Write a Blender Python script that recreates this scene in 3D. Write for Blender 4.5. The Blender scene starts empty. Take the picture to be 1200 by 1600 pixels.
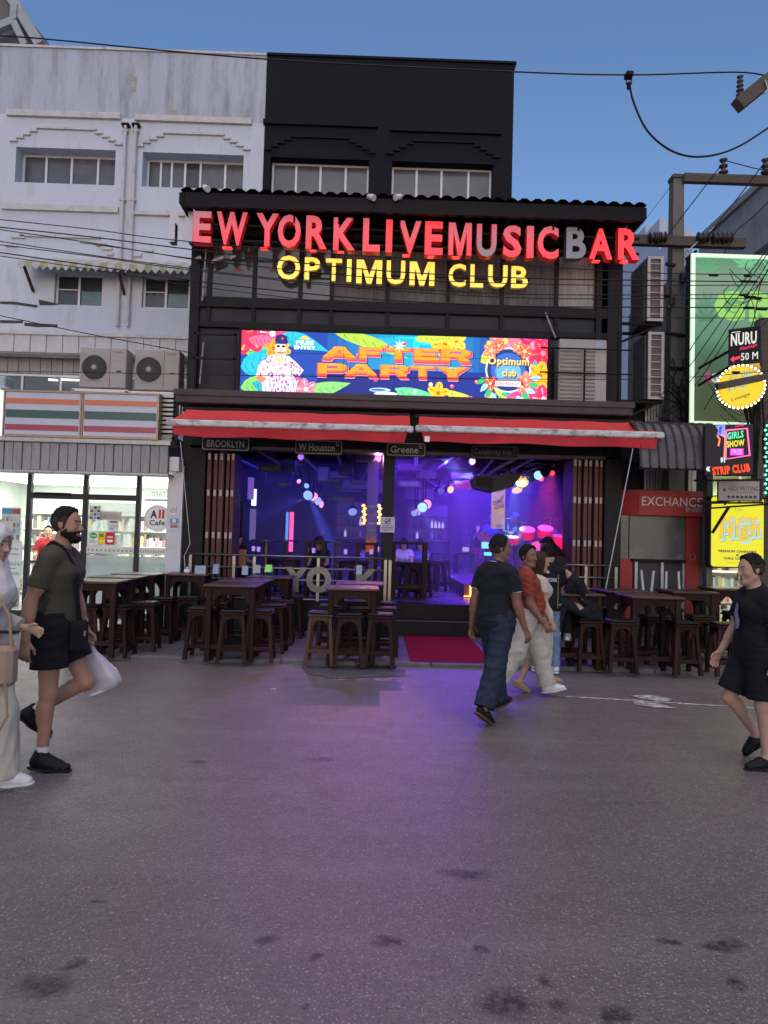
import bpy, bmesh, math, random
import numpy as np
from mathutils import Vector, Matrix, Euler
random.seed(7); np.random.seed(7)
SC = bpy.context.scene
COL = SC.collection
R = math.radians
# ------------------------------------------------------------------ camera
CAMZ = 1.7
F_PX = 1067.0                      # focal length in pixels of the 1200 x 1600 frame
PITCH, YAW, ROLL = R(2.2), -0.013, 0.027
cam_d = bpy.data.cameras.new('camera'); cam = bpy.data.objects.new('camera', cam_d); COL.objects.link(cam)
cam_d.sensor_fit = 'VERTICAL'; cam_d.sensor_height = 24.0; cam_d.lens = 24.0*F_PX/1600.0
cam_d.clip_start = 0.05; cam_d.clip_end = 2000
CR = Matrix.Rotation(YAW, 3, 'Z') @ Matrix.Rotation(R(90)+PITCH, 3, 'X') @ Matrix.Rotation(ROLL, 3, 'Z')
cam.matrix_world = Matrix.Translation((0, 0, CAMZ)) @ CR.to_4x4()
SC.camera = cam
# ------------------------------------------------------------------ world, sun, exposure
world = bpy.data.worlds.new('World'); SC.world = world; world.use_nodes = True
wn = world.node_tree.nodes; wl = world.node_tree.links
bg = wn['Background']
sky = wn.new('ShaderNodeTexSky'); sky.sky_type = 'NISHITA'; sky.sun_disc = False
SUN_EL, SUN_AZ = R(20.0), R(180)
sky.sun_elevation = SUN_EL; sky.sun_rotation = SUN_AZ
sky.altitude = 0; sky.air_density = 1.0; sky.dust_density = 0.9; sky.ozone_density = 6
tint = wn.new('ShaderNodeMix'); tint.data_type = 'RGBA'; tint.blend_type = 'MULTIPLY'; tint.inputs[0].default_value = 1; tint.inputs[7].default_value = (.785, .645, .58, 1)   # whole sky a little greyer, as the dusk haze makes it
wl.new(sky.outputs[0], tint.inputs[6]); wl.new(tint.outputs[2], bg.inputs[0]); bg.inputs[1].default_value = 0.15
sun_d = bpy.data.lights.new('sun', 'SUN'); sun = bpy.data.objects.new('sun', sun_d); COL.objects.link(sun)
sun_d.energy = 0.85; sun_d.angle = R(50); sun_d.color = (1.0, 0.82, 0.82)
sun.rotation_euler = Euler((R(6), 0, R(-8)))
SC.view_settings.view_transform = 'Standard'; SC.view_settings.look = 'None'
EXPO = 1.0; LIT = 2**-EXPO      # LIT: lamps and screens are exposed for, so their strengths are written for exposure 0
SC.view_settings.exposure = EXPO; SC.view_settings.gamma = 1.0; SC.view_settings.use_curve_mapping = False
SC.cycles.use_denoising = True
SC.cycles.max_bounces = 6; SC.cycles.sample_clamp_indirect = 4.0; SC.cycles.volume_bounces = 0; SC.cycles.volume_step_rate = 2.0
# ------------------------------------------------------------------ geometry helpers
def ray(px, py):
    return CR @ Vector(((px-600)/F_PX, -(py-800)/F_PX, -1.0))
def at(px, py, Y):                 # point of the photograph on the upright plane at distance Y
    d = ray(px, py); t = Y/d.y
    return Vector((d.x*t, Y, CAMZ+d.z*t))
def on_z(px, py, z):               # point of the photograph on the level plane at height z
    d = ray(px, py); t = (z-CAMZ)/d.z
    return Vector((d.x*t, d.y*t, z))
def on_x(px, py, X):
    d = ray(px, py); t = X/d.x
    return Vector((X, d.y*t, CAMZ+d.z*t))

class MB:
    def __init__(s): s.v = []; s.f = []; s.m = []
    def add(s, vs, fs, mi=0):
        o = len(s.v); s.v += [tuple(p) for p in vs]
        s.f += [tuple(o+i for i in f) for f in fs]; s.m += [mi]*len(fs); return s
    def box(s, x0, x1, y0, y1, z0, z1, mi=0):
        return s.add([(x0,y0,z0),(x1,y0,z0),(x1,y1,z0),(x0,y1,z0),(x0,y0,z1),(x1,y0,z1),(x1,y1,z1),(x0,y1,z1)],
                     [(0,3,2,1),(4,5,6,7),(0,1,5,4),(1,2,6,5),(2,3,7,6),(3,0,4,7)], mi)
    def bbox(s, x0, x1, y0, y1, z0, z1, b=.006, mi=0):   # box with chamfered edges
        bm = bmesh.new(); bmesh.ops.create_cube(bm, size=1)
        for v in bm.verts:
            v.co = Vector(((x0+x1)/2+v.co.x*(x1-x0), (y0+y1)/2+v.co.y*(y1-y0), (z0+z1)/2+v.co.z*(z1-z0)))
        bmesh.ops.bevel(bm, geom=bm.edges[:], offset=b, segments=1, affect='EDGES')
        return s.bm(bm, mi)
    def bm(s, bm, mi=0):
        bm.verts.index_update()
        s.add([v.co[:] for v in bm.verts], [[v.index for v in f.verts] for f in bm.faces], mi); bm.free(); return s
    def bar(s, p0, p1, w, h=None, mi=0, up=(0,0,1)):      # rectangular bar between two points
        h = h or w; p0 = Vector(p0); p1 = Vector(p1); d = (p1-p0).normalized()
        u = Vector(up)
        if abs(d.dot(u)) > .98: u = Vector((0,1,0))
        a = d.cross(u).normalized(); b = a.cross(d).normalized()
        vs = [p+a*sx*w/2+b*sz*h/2 for p in (p0, p1) for sx, sz in ((-1,-1),(1,-1),(1,1),(-1,1))]
        return s.add(vs, [(0,1,2,3),(7,6,5,4),(0,4,5,1),(1,5,6,2),(2,6,7,3),(3,7,4,0)], mi)
    def taper(s, p0, p1, w0, w1, mi=0):
        p0 = Vector(p0); p1 = Vector(p1)
        vs = [p+Vector((sx*w/2, sy*w/2, 0)) for p, w in ((p0,w0),(p1,w1)) for sx, sy in ((-1,-1),(1,-1),(1,1),(-1,1))]
        return s.add(vs, [(0,3,2,1),(4,5,6,7),(0,1,5,4),(1,2,6,5),(2,3,7,6),(3,0,4,7)], mi)
    def tube(s, pts, r, n=8, mi=0, cap=True):
        pts = [Vector(p) for p in pts]; rs = r if isinstance(r, (list, tuple)) else [r]*len(pts)
        vs = []; fs = []; pa = None
        for i, p in enumerate(pts):
            d = (pts[min(i+1, len(pts)-1)]-pts[max(i-1, 0)]).normalized()
            if pa is None:
                u = Vector((0,0,1)) if abs(d.z) < .9 else Vector((1,0,0)); a = d.cross(u).normalized()
            else:
                a = (pa-d*pa.dot(d)).normalized()
            pa = a; b = d.cross(a)
            for k in range(n):
                t = 2*math.pi*k/n; vs.append(p+(a*math.cos(t)+b*math.sin(t))*rs[i])
        for i in range(len(pts)-1):
            for k in range(n):
                k2 = (k+1) % n; fs.append((i*n+k, i*n+k2, (i+1)*n+k2, (i+1)*n+k))
        if cap: fs += [tuple(range(n-1, -1, -1)), tuple((len(pts)-1)*n+k for k in range(n))]
        return s.add(vs, fs, mi)
    def lathe(s, prof, c=(0,0,0), n=16, mi=0, axis='z'):
        vs = []; fs = []
        for r, z in prof:
            for k in range(n):
                t = 2*math.pi*k/n; a, b = r*math.cos(t), r*math.sin(t)
                vs.append((c[0]+a, c[1]+b, c[2]+z) if axis == 'z' else (c[0]+a, c[1]-z, c[2]+b))
        m = len(prof)
        for i in range(m-1):
            for k in range(n):
                k2 = (k+1) % n; fs.append((i*n+k, i*n+k2, (i+1)*n+k2, (i+1)*n+k))
        fs += [tuple(range(n-1, -1, -1)), tuple((m-1)*n+k for k in range(n))]
        return s.add(vs, fs, mi)
    def prism(s, pts, a0, a1, axis='y', mi=0):            # polygon extruded along an axis
        n = len(pts)
        if axis == 'y': mk = lambda p, a: (p[0], a, p[1])
        elif axis == 'x': mk = lambda p, a: (a, p[0], p[1])
        else: mk = lambda p, a: (p[0], p[1], a)
        vs = [mk(p, a0) for p in pts]+[mk(p, a1) for p in pts]
        fs = [tuple(range(n)), tuple(range(2*n-1, n-1, -1))]+[(i, n+i, n+(i+1) % n, (i+1) % n) for i in range(n)]
        return s.add(vs, fs, mi)
    def mesh(s, name, mats, off=(0,0,0), smooth=False):
        me = bpy.data.meshes.new(name)
        o = Vector(off)
        me.from_pydata([(x-o.x, y-o.y, z-o.z) for x, y, z in s.v], [], s.f)
        for m in (mats if isinstance(mats, (list, tuple)) else [mats]): me.materials.append(m)
        if any(s.m): me.polygons.foreach_set('material_index', s.m)
        if smooth: me.polygons.foreach_set('use_smooth', [True]*len(s.f))
        bm = bmesh.new(); bm.from_mesh(me); bmesh.ops.recalc_face_normals(bm, faces=bm.faces[:]); bm.to_mesh(me); bm.free()
        me.update(); return me
    def build(s, name, mats, parent=None, smooth=False, base=None):
        """link as ONE object; coordinates are world ones, parent chains are pure translations while building"""
        off = wloc(parent) if parent else Vector(base or (0,0,0))
        me = s.mesh(name, mats, off, smooth)
        o = bpy.data.objects.new(name, me); COL.objects.link(o)
        if parent: o.parent = parent
        else: o.location = off
        return o
def wloc(o):
    l = Vector((0,0,0))
    while o: l += o.location; o = o.parent
    return l
def tag(o, label=None, cat=None, group=None, kind=None):
    if label: o['label'] = label
    if cat: o['category'] = cat
    if group: o['group'] = group
    if kind: o['kind'] = kind
    return o
def thing(name, label, cat, loc=(0,0,0), group=None):
    o = bpy.data.objects.new(name, None); COL.objects.link(o); o.location = loc; o.empty_display_size = .1
    return tag(o, label, cat, group)
def struct(o): o['kind'] = 'structure'; return o
def copy_tree(o, parent=None):
    c = o.copy(); COL.objects.link(c)
    if parent: c.parent = parent
    for ch in list(o.children): copy_tree(ch, c)
    return c
def obj_of(name, me, parent=None, loc=(0,0,0)):
    o = bpy.data.objects.new(name, me); COL.objects.link(o)
    if parent: o.parent = parent
    o.location = loc; return o
# ------------------------------------------------------------------ materials
def hexc(h):
    h = h.lstrip('#'); h = h if len(h) == 6 else ''.join(q*2 for q in h); c = [int(h[i:i+2], 16)/255 for i in (0, 2, 4)]
    return tuple(x/12.92 if x <= .04045 else ((x+.055)/1.055)**2.4 for x in c)
MATS = {}
def M(name, col=(.5,.5,.5), rough=.6, metal=0., var=.2, scale=6., bump=0., bscale=60., spec=None, rand=0., emit=None, es=0., stretch=None, stain=None, stain_col=(.1,.1,.1), alpha=None, trans=0., coat=0., space='Object'):
    """procedural principled material: two noise octaves vary the colour and the roughness, optional stains and bump"""
    if name in MATS: return MATS[name]
    m = bpy.data.materials.new(name); m.use_nodes = True; nt = m.node_tree; N = nt.nodes; L = nt.links
    b = N['Principled BSDF']; MATS[name] = m
    if isinstance(col, str): col = hexc(col)
    if spec is None: spec = .5 if rough < .3 else .14 if max(col) < .06 else .35
    b.inputs['Roughness'].default_value = rough; b.inputs['Metallic'].default_value = metal
    b.inputs['Specular IOR Level'].default_value = spec
    if coat: b.inputs['Coat Weight'].default_value = coat
    if trans: b.inputs['Transmission Weight'].default_value = trans
    if alpha is not None: b.inputs['Alpha'].default_value = alpha
    tc = N.new('ShaderNodeTexCoord'); src = tc.outputs['Object']
    if space == 'World': src = N.new('ShaderNodeNewGeometry').outputs['Position']
    mp = N.new('ShaderNodeMapping'); L.new(src, mp.inputs[0])
    if stretch: mp.inputs['Scale'].default_value = stretch
    if var > 0:
        n = N.new('ShaderNodeTexNoise'); n.inputs['Scale'].default_value = scale; n.inputs['Detail'].default_value = 6; n.inputs['Roughness'].default_value = .65
        L.new(mp.outputs[0], n.inputs['Vector'])
        rp = N.new('ShaderNodeMapRange'); rp.inputs[1].default_value = .25; rp.inputs[2].default_value = .75
        rp.inputs[3].default_value = 1-var; rp.inputs[4].default_value = 1+var
        L.new(n.outputs[0], rp.inputs[0])
        mx = N.new('ShaderNodeMix'); mx.data_type = 'RGBA'; mx.blend_type = 'MULTIPLY'; mx.inputs[0].default_value = 1
        mx.inputs[6].default_value = (*col, 1); L.new(rp.outputs[0], mx.inputs[7]); out = mx.outputs[2]
        if rand:
            oi = N.new('ShaderNodeObjectInfo'); r5 = N.new('ShaderNodeMapRange'); r5.inputs[3].default_value = 1-rand; r5.inputs[4].default_value = 1+rand; L.new(oi.outputs['Random'], r5.inputs[0])
            m5 = N.new('ShaderNodeMix'); m5.data_type = 'RGBA'; m5.blend_type = 'MULTIPLY'; m5.inputs[0].default_value = 1; L.new(out, m5.inputs[6]); L.new(r5.outputs[0], m5.inputs[7]); out = m5.outputs[2]
        if stain:
            n2 = N.new('ShaderNodeTexNoise'); n2.inputs['Scale'].default_value = stain[0]; n2.inputs['Detail'].default_value = 8; n2.inputs['Roughness'].default_value = .7
            L.new(mp.outputs[0], n2.inputs['Vector'])
            r2 = N.new('ShaderNodeMapRange'); r2.inputs[1].default_value = stain[1]; r2.inputs[2].default_value = stain[2]; r2.inputs[4].default_value = stain[3]
            L.new(n2.outputs[0], r2.inputs[0])
            m2 = N.new('ShaderNodeMix'); m2.data_type = 'RGBA'; L.new(r2.outputs[0], m2.inputs[0]); L.new(out, m2.inputs[6]); m2.inputs[7].default_value = (*stain_col, 1); out = m2.outputs[2]
        L.new(out, b.inputs['Base Color'])
        rr = N.new('ShaderNodeMapRange'); rr.inputs[3].default_value = max(0, rough-.12); rr.inputs[4].default_value = min(1, rough+.12)
        L.new(n.outputs[0], rr.inputs[0]); L.new(rr.outputs[0], b.inputs['Roughness'])
    else:
        b.inputs['Base Color'].default_value = (*col, 1)
    if bump:
        n3 = N.new('ShaderNodeTexNoise'); n3.inputs['Scale'].default_value = bscale; n3.inputs['Detail'].default_value = 4
        L.new(mp.outputs[0], n3.inputs['Vector'])
        bp = N.new('ShaderNodeBump'); bp.inputs['Strength'].default_value = min(1, bump); bp.inputs['Distance'].default_value = .01*max(1, bump); L.new(n3.outputs[0], bp.inputs['Height'])
        L.new(bp.outputs[0], b.inputs['Normal'])
    if emit is not None:
        if isinstance(emit, str): emit = hexc(emit)
        b.inputs['Emission Color'].default_value = (*emit, 1); b.inputs['Emission Strength'].default_value = es*LIT
    return m
def M_attr(name, es=0., rough=.5, spec=.3):
    """flat print or screen: colours come from the 'col' face-corner attribute, es > 0 for screens and backlit signs"""
    if name in MATS: return MATS[name]
    m = bpy.data.materials.new(name); m.use_nodes = True; N = m.node_tree.nodes; L = m.node_tree.links; b = N['Principled BSDF']
    a = N.new('ShaderNodeAttribute'); a.attribute_name = 'col'; b.inputs['Roughness'].default_value = rough; b.inputs['Specular IOR Level'].default_value = spec
    if es > 0:
        b.inputs['Base Color'].default_value = (.02,.02,.02,1)
        L.new(a.outputs['Color'], b.inputs['Emission Color']); b.inputs['Emission Strength'].default_value = es*LIT
    else: L.new(a.outputs['Color'], b.inputs['Base Color'])
    MATS[name] = m; return m
def E(name, col, es, base=(.12,.12,.12)):
    return M(name, base, .4, 0, 0, emit=col, es=es)
# ------------------------------------------------------------------ text and flat print
_txt = {}
def offset_loop(P, d):
    out = []; n = len(P)
    for i in range(n):
        a, b, c = P[i-1], P[i], P[(i+1) % n]; u = (b-a).normalized(); v = (c-b).normalized()
        n1 = Vector((u.y,-u.x)); n2 = Vector((v.y,-v.x)); k = n1+n2
        if (u.x*v.y-u.y*v.x)*d < 0 and k.length > .05: k = k/k.dot(k)*2; out.append(b+k*d if k.length < 7 else b+k.normalized()*d*7)
        elif k.length < .35: out += [b+n1*d+u*d*.5, b+n2*d-v*d*.5]
        else: k = k/k.dot(k)*2; out.append(b+k*d if k.length < 1.9 else b+k.normalized()*d*1.9)
    return out
GLYPH = {   # block letters drawn as outlines in a unit square, first loop outside, second the hole
 'M': [[(0,0),(0,1),(.28,1),(.5,.36),(.72,1),(1,1),(1,0),(.79,0),(.79,.74),(.59,0),(.41,0),(.21,.74),(.21,0)]],
 '#A': [[(0,0),(.36,1),(.64,1),(1,0),(.72,0),(.66,.2),(.34,.2),(.28,0)],[(.41,.43),(.5,.74),(.59,.43)]],
 '#F': [[(0,0),(0,1),(1,1),(1,.74),(.3,.74),(.3,.6),(.85,.6),(.85,.36),(.3,.36),(.3,0)]],
 '#T': [[(.35,0),(.35,.74),(0,.74),(0,1),(1,1),(1,.74),(.65,.74),(.65,0)]],
 '#E': [[(0,0),(0,1),(1,1),(1,.76),(.3,.76),(.3,.62),(.85,.62),(.85,.38),(.3,.38),(.3,.24),(1,.24),(1,0)]],
 '#R': [[(0,0),(0,1),(.8,1),(1,.85),(1,.52),(.82,.38),(1,0),(.68,0),(.52,.34),(.3,.34),(.3,0)],[(.3,.57),(.3,.78),(.7,.78),(.7,.57)]],
 '#P': [[(0,0),(0,1),(.8,1),(1,.85),(1,.45),(.8,.3),(.3,.3),(.3,0)],[(.3,.52),(.3,.76),(.7,.76),(.7,.52)]],
 '#Y': [[(.35,0),(.35,.38),(0,1),(.33,1),(.5,.66),(.67,1),(1,1),(.65,.38),(.65,0)]]}
def text_geo(s, bold=0., shear=0., ext=0., space=1.0, res=3):
    """outline of a word in the built-in font, thickened by bold; flat, or one unit deep for ext"""
    k = (s, bold, shear, ext, space, res)
    if k not in _txt:
        c = bpy.data.curves.new('txt', 'FONT'); c.body = s; c.shear = shear; c.resolution_u = res; c.space_character = space+bold*2.2; c.size = 1; c.fill_mode = 'NONE'
        o = bpy.data.objects.new('txt', c); COL.objects.link(o)
        me = bpy.data.meshes.new_from_object(o.evaluated_get(bpy.context.evaluated_depsgraph_get()))
        co = [Vector(v.co[:2]) for v in me.vertices]; nb = {}
        for e in me.edges:
            a, b = e.vertices; nb.setdefault(a, []).append(b); nb.setdefault(b, []).append(a)
        bpy.data.objects.remove(o); bpy.data.curves.remove(c); bpy.data.meshes.remove(me)
        seen = set(); loops = []
        for st in sorted(nb):
            if st in seen: continue
            lp = [st]; seen.add(st); prev = None; cur = st
            while True:
                nx = [q for q in nb[cur] if q != prev and q not in seen]
                if not nx: break
                q = st+1 if (cur == st and st+1 in nx) else nx[0]; prev, cur = cur, q; lp.append(q); seen.add(q)
            P = [co[q] for q in lp]; P = [p for i, p in enumerate(P) if (p-P[i-1]).length > (.012 if bold else 1e-5)]
            if len(P) > 2: loops.append(P)
        if s in GLYPH: loops = [[Vector(q) for q in P] for P in GLYPH[s]]; bold = 0
        cv = bpy.data.curves.new('txt', 'CURVE'); cv.dimensions = '2D'; cv.fill_mode = 'BOTH'; cv.extrude = .5 if ext else 0.
        area2 = lambda P: sum(P[i-1].x*P[i].y-P[i].x*P[i-1].y for i in range(len(P)))
        sg = 1 if area2(max(loops, key=lambda P: abs(area2(P)))) > 0 else -1
        for P in loops:
            if bold: P = offset_loop(P, bold*sg)
            sp_ = cv.splines.new('POLY'); sp_.points.add(len(P)-1); sp_.use_cyclic_u = True
            for pt, q in zip(sp_.points, P): pt.co = (q.x, q.y, 0, 1)
        o = bpy.data.objects.new('txt', cv); COL.objects.link(o)
        me = bpy.data.meshes.new_from_object(o.evaluated_get(bpy.context.evaluated_depsgraph_get()))
        vs = [v.co[:] for v in me.vertices]; fs = [tuple(p.vertices) for p in me.polygons]
        bpy.data.objects.remove(o); bpy.data.curves.remove(cv); bpy.data.meshes.remove(me)
        xs = [v[0] for v in vs]; ys = [v[1] for v in vs]
        _txt[k] = (vs, fs, min(xs), max(xs), min(ys), max(ys))
    return _txt[k]
def text_mb(s, x0, x1, z0, z1, y, bold=0., shear=0., ext=0., mb=None, mi=0, space=1.0, rot=0.):
    """letters facing -Y filling the rectangle x0..x1, z0..z1, front at y (ext: metres deep, going back)"""
    vs, fs, a, b, c, d = text_geo(s, bold, shear, .5 if ext else 0., space)
    mb = mb or MB(); sx = (x1-x0)/(b-a); sz = (z1-z0)/(d-c); cx = (x0+x1)/2; cz = (z0+z1)/2
    out = []
    for v in vs:
        px = x0+(v[0]-a)*sx; pz = z0+(v[1]-c)*sz
        if rot: dx, dz = px-cx, pz-cz; px, pz = cx+dx*math.cos(rot)-dz*math.sin(rot), cz+dx*math.sin(rot)+dz*math.cos(rot)
        out.append((px, y+(0.5-v[2])*ext if ext else y, pz))
    return mb.add(out, fs, mi)
class Art:
    """flat print built as thin coloured polygons in a W x H rectangle (0..1 units, origin lower left), each layer .3 mm in front of the last"""
    def __init__(s, asp): s.asp = asp; s.v = []; s.f = []; s.c = []; s.L = 0
    def poly(s, pts, col, up=True):
        if up: s.L += 1
        o = len(s.v); s.v += [(x, s.L, z) for x, z in pts]; s.f.append(tuple(range(o, o+len(pts)))); s.c.append(hexc(col) if isinstance(col, str) else col)
    def rect(s, x0, z0, x1, z1, col, up=True): s.poly([(x0,z0),(x1,z0),(x1,z1),(x0,z1)], col, up)
    def ell(s, cx, cz, rx, rz, col, n=18, up=True, rot=0):
        P = []
        for k in range(n):
            t = 2*math.pi*k/n; a, b = rx*math.cos(t), rz*math.sin(t)*1.0
            P.append((cx+(a*math.cos(rot)-b*math.sin(rot)), cz+(a*math.sin(rot)+b*math.cos(rot))))
        s.poly(P, col, up)
    def disc(s, cx, cz, r, col, n=18, up=True): s.ell(cx, cz, r/s.asp, r, col, n, up)     # round, r in heights
    def grad(s, x0, z0, x1, z1, c0, c1, n=12, vert=False):
        s.L += 1; c0 = hexc(c0); c1 = hexc(c1)
        for i in range(n):
            t0, t1 = i/n, (i+1)/n; c = tuple(a+(b-a)*(i+.5)/n for a, b in zip(c0, c1))
            if vert: s.rect(x0, z0+(z1-z0)*t0, x1, z0+(z1-z0)*t1, c, False)
            else: s.rect(x0+(x1-x0)*t0, z0, x0+(x1-x0)*t1, z1, c, False)
    def leaf(s, x, z, ang, ln, w, col, vein=None, bend=.25):
        a = s.asp; ca, sa = math.cos(ang), math.sin(ang); up = []; dn = []; mid = []
        for i in range(9):
            t = i/8; u = ln*t; h = w*math.sin(math.pi*t**.8); k = bend*ln*t*t
            for S, lst in ((1, up), (-1, dn), (0, mid)):
                lu, lv = u, k+S*h; lst.append((x+(lu*ca-lv*sa)/a, z+lu*sa+lv*ca))
        s.poly(up+dn[::-1], col)
        if vein:
            s.L += 1
            for i in range(1, 8):
                for P in (up, dn):
                    q = P[i]; m0 = mid[i-1]; m1 = (m0[0]+.004/a*3, m0[1]+.008)
                    s.poly([m0, m1, q], vein, False)
    def flower(s, x, z, r, col, cen, petals=5, rot=0.):
        s.L += 1
        for k in range(petals):
            t = rot+2*math.pi*k/petals; c, n = math.cos(t), math.sin(t)
            P = []
            for i in range(10):
                q = 2*math.pi*i/10; lu = r*.55+r*.5*math.cos(q); lv = r*.36*math.sin(q)
                P.append((x+(lu*c-lv*n)/s.asp, z+lu*n+lv*c))
            s.poly(P, col, False)
            s.L += 1; s.poly([(x+(r*.2*c)/s.asp, z+r*.2*n), (x+(r*.8*c-.06*r*n)/s.asp, z+r*.8*n+.06*r*c), (x+(r*.8*c+.06*r*n)/s.asp, z+r*.8*n-.06*r*c)], cen, False); s.L -= 1
        s.L += 1; s.disc(x, z, r*.2, cen)
    def text(s, t, x0, z0, x1, z1, col, bold=0., shear=0., rot=0., space=1.):
        s.L += 1; vs, fs, a, b, c, d = text_geo(t, bold, shear, 0., space, 2)
        o = len(s.v); cx, cz = (x0+x1)/2, (z0+z1)/2
        for v in vs:
            px = x0+(v[0]-a)/(b-a)*(x1-x0); pz = z0+(v[1]-c)/(d-c)*(z1-z0)
            if rot:
                dx, dz = (px-cx)*s.asp, pz-cz; px, pz = cx+(dx*math.cos(rot)-dz*math.sin(rot))/s.asp, cz+dx*math.sin(rot)+dz*math.cos(rot)
            s.v.append((px, s.L, pz))
        col = hexc(col) if isinstance(col, str) else col
        s.f += [tuple(o+i for i in f) for f in fs]; s.c += [col]*len(fs)
    def build(s, name, x0, x1, z0, z1, y, mat, parent=None, step=.0003, frame=None):
        """frame: optional 4x4 matrix applied to (x, y, z)"""
        off = wloc(parent) if parent else Vector((0,0,0))
        W, H = x1-x0, z1-z0
        P = [Vector((x0+p[0]*W, y-p[1]*step, z0+p[2]*H)) for p in s.v]
        if frame: P = [frame @ p for p in P]
        me = bpy.data.meshes.new(name); me.from_pydata([tuple(p-off) for p in P], [], s.f); me.materials.append(mat)
        at_ = me.color_attributes.new('col', 'FLOAT_COLOR', 'CORNER'); cols = []
        for p, c in zip(me.polygons, s.c): cols += [(*c, 1.)]*p.loop_total
        at_.data.foreach_set('color', np.array(cols, dtype=np.float32).ravel())
        o = bpy.data.objects.new(name, me); COL.objects.link(o)
        if parent: o.parent = parent
        return o
# ------------------------------------------------------------------ materials of the setting
def asphalt_mat():
    m = bpy.data.materials.new('asphalt'); m.use_nodes = True; nt = m.node_tree; N = nt.nodes; L = nt.links; b = N['Principled BSDF']
    pos = N.new('ShaderNodeNewGeometry').outputs['Position']
    def noise(s, d=5, r=.6, src=None):
        n = N.new('ShaderNodeTexNoise'); n.inputs['Scale'].default_value = s; n.inputs['Detail'].default_value = d; n.inputs['Roughness'].default_value = r; L.new(src or pos, n.inputs['Vector']); return n
    def mrange(o, a, bb, c, d, smooth=False):
        r = N.new('ShaderNodeMapRange'); r.inputs[1].default_value = a; r.inputs[2].default_value = bb; r.inputs[3].default_value = c; r.inputs[4].default_value = d
        if smooth: r.interpolation_type = 'SMOOTHSTEP'
        L.new(o, r.inputs[0]); return r.outputs[0]
    def mix(f, a, bb, mode='MIX'):
        x = N.new('ShaderNodeMix'); x.data_type = 'RGBA'; x.blend_type = mode
        if hasattr(f, 'links'): L.new(f, x.inputs[0])
        else: x.inputs[0].default_value = f
        for i, q in ((6, a), (7, bb)):
            if hasattr(q, 'links'): L.new(q, x.inputs[i])
            else: x.inputs[i].default_value = (*q, 1)
        return x.outputs[2]
    def math_(op, a, bb):
        x = N.new('ShaderNodeMath'); x.operation = op
        for i, q in ((0, a), (1, bb)):
            if hasattr(q, 'links'): L.new(q, x.inputs[i])
            else: x.inputs[i].default_value = q
        return x.outputs[0]
    big = noise(.55, 5).outputs[0]; mid = noise(4, 6).outputs[0]; fine = noise(70, 4, .7).outputs[0]
    base = mix(mrange(big, .3, .7, 0, 1), (.156,.126,.114), (.220,.182,.166))
    base = mix(mrange(mid, .35, .7, 0, .5), base, (.130,.103,.092))
    vor = N.new('ShaderNodeTexVoronoi'); vor.inputs['Scale'].default_value = 42; L.new(pos, vor.inputs['Vector'])
    sep = N.new('ShaderNodeSeparateColor'); L.new(vor.outputs['Color'], sep.inputs[0])
    near = mrange(vor.outputs['Distance'], .10, .40, 1, 0)
    grain = math_('MULTIPLY', near, mrange(sep.outputs[0], .66, .9, 0, 1))
    base = mix(math_('MULTIPLY', grain, .75), base, (.50,.44,.42))
    dk = math_('MULTIPLY', near, mrange(sep.outputs[1], .6, .9, 0, 1))
    base = mix(math_('MULTIPLY', dk, .75), base, (.055,.048,.05))
    base = mix(mrange(fine, .38, .62, 0, .75), base, (.075,.064,.064))
    med = noise(22, 3, .6).outputs[0]; base = mix(mrange(med, .42, .62, 0, .45), base, (.09,.078,.077))
    v2 = N.new('ShaderNodeTexVoronoi'); v2.inputs['Scale'].default_value = 95; L.new(pos, v2.inputs['Vector']); s2 = N.new('ShaderNodeSeparateColor'); L.new(v2.outputs['Color'], s2.inputs[0])
    base = mix(math_('MULTIPLY', mrange(v2.outputs['Distance'], .15, .42, 1, 0), mrange(s2.outputs[0], .66, .86, 0, .8)), base, (.50,.44,.42))
    # worn streaks along the street and a few dark oil stains
    mp = N.new('ShaderNodeMapping'); mp.inputs['Scale'].default_value = (.25, 2.2, 1); L.new(pos, mp.inputs[0])
    streak = noise(1.2, 5, .6, mp.outputs[0]).outputs[0]
    base = mix(mrange(streak, .52, .75, 0, .35), base, (.22,.195,.195))
    cv = N.new('ShaderNodeTexVoronoi'); cv.feature = 'DISTANCE_TO_EDGE'; cv.inputs['Scale'].default_value = .55; cd = N.new('ShaderNodeVectorMath'); cd.operation = 'ADD'; L.new(pos, cd.inputs[0])
    cs = N.new('ShaderNodeVectorMath'); cs.operation = 'SCALE'; L.new(noise(2.2, 6, .75).outputs['Color'], cs.inputs[0]); cs.inputs['Scale'].default_value = .9; L.new(cs.outputs[0], cd.inputs[1]); L.new(cd.outputs[0], cv.inputs['Vector'])
    crack = math_('MULTIPLY', mrange(cv.outputs['Distance'], .0, .012, 1, 0), mrange(noise(.8, 3).outputs[0], .5, .62, 0, .6)); base = mix(crack, base, (.04,.034,.032))
    wob = noise(6, 4).outputs['Color']
    wv = N.new('ShaderNodeVectorMath'); wv.operation = 'MULTIPLY_ADD'; L.new(wob, wv.inputs[0]); wv.inputs[1].default_value = (.16,.16,0); wv.inputs[2].default_value = (-.08,-.08,0)
    wp = N.new('ShaderNodeVectorMath'); wp.operation = 'ADD'; L.new(pos, wp.inputs[0]); L.new(wv.outputs[0], wp.inputs[1])
    tot = None
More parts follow.
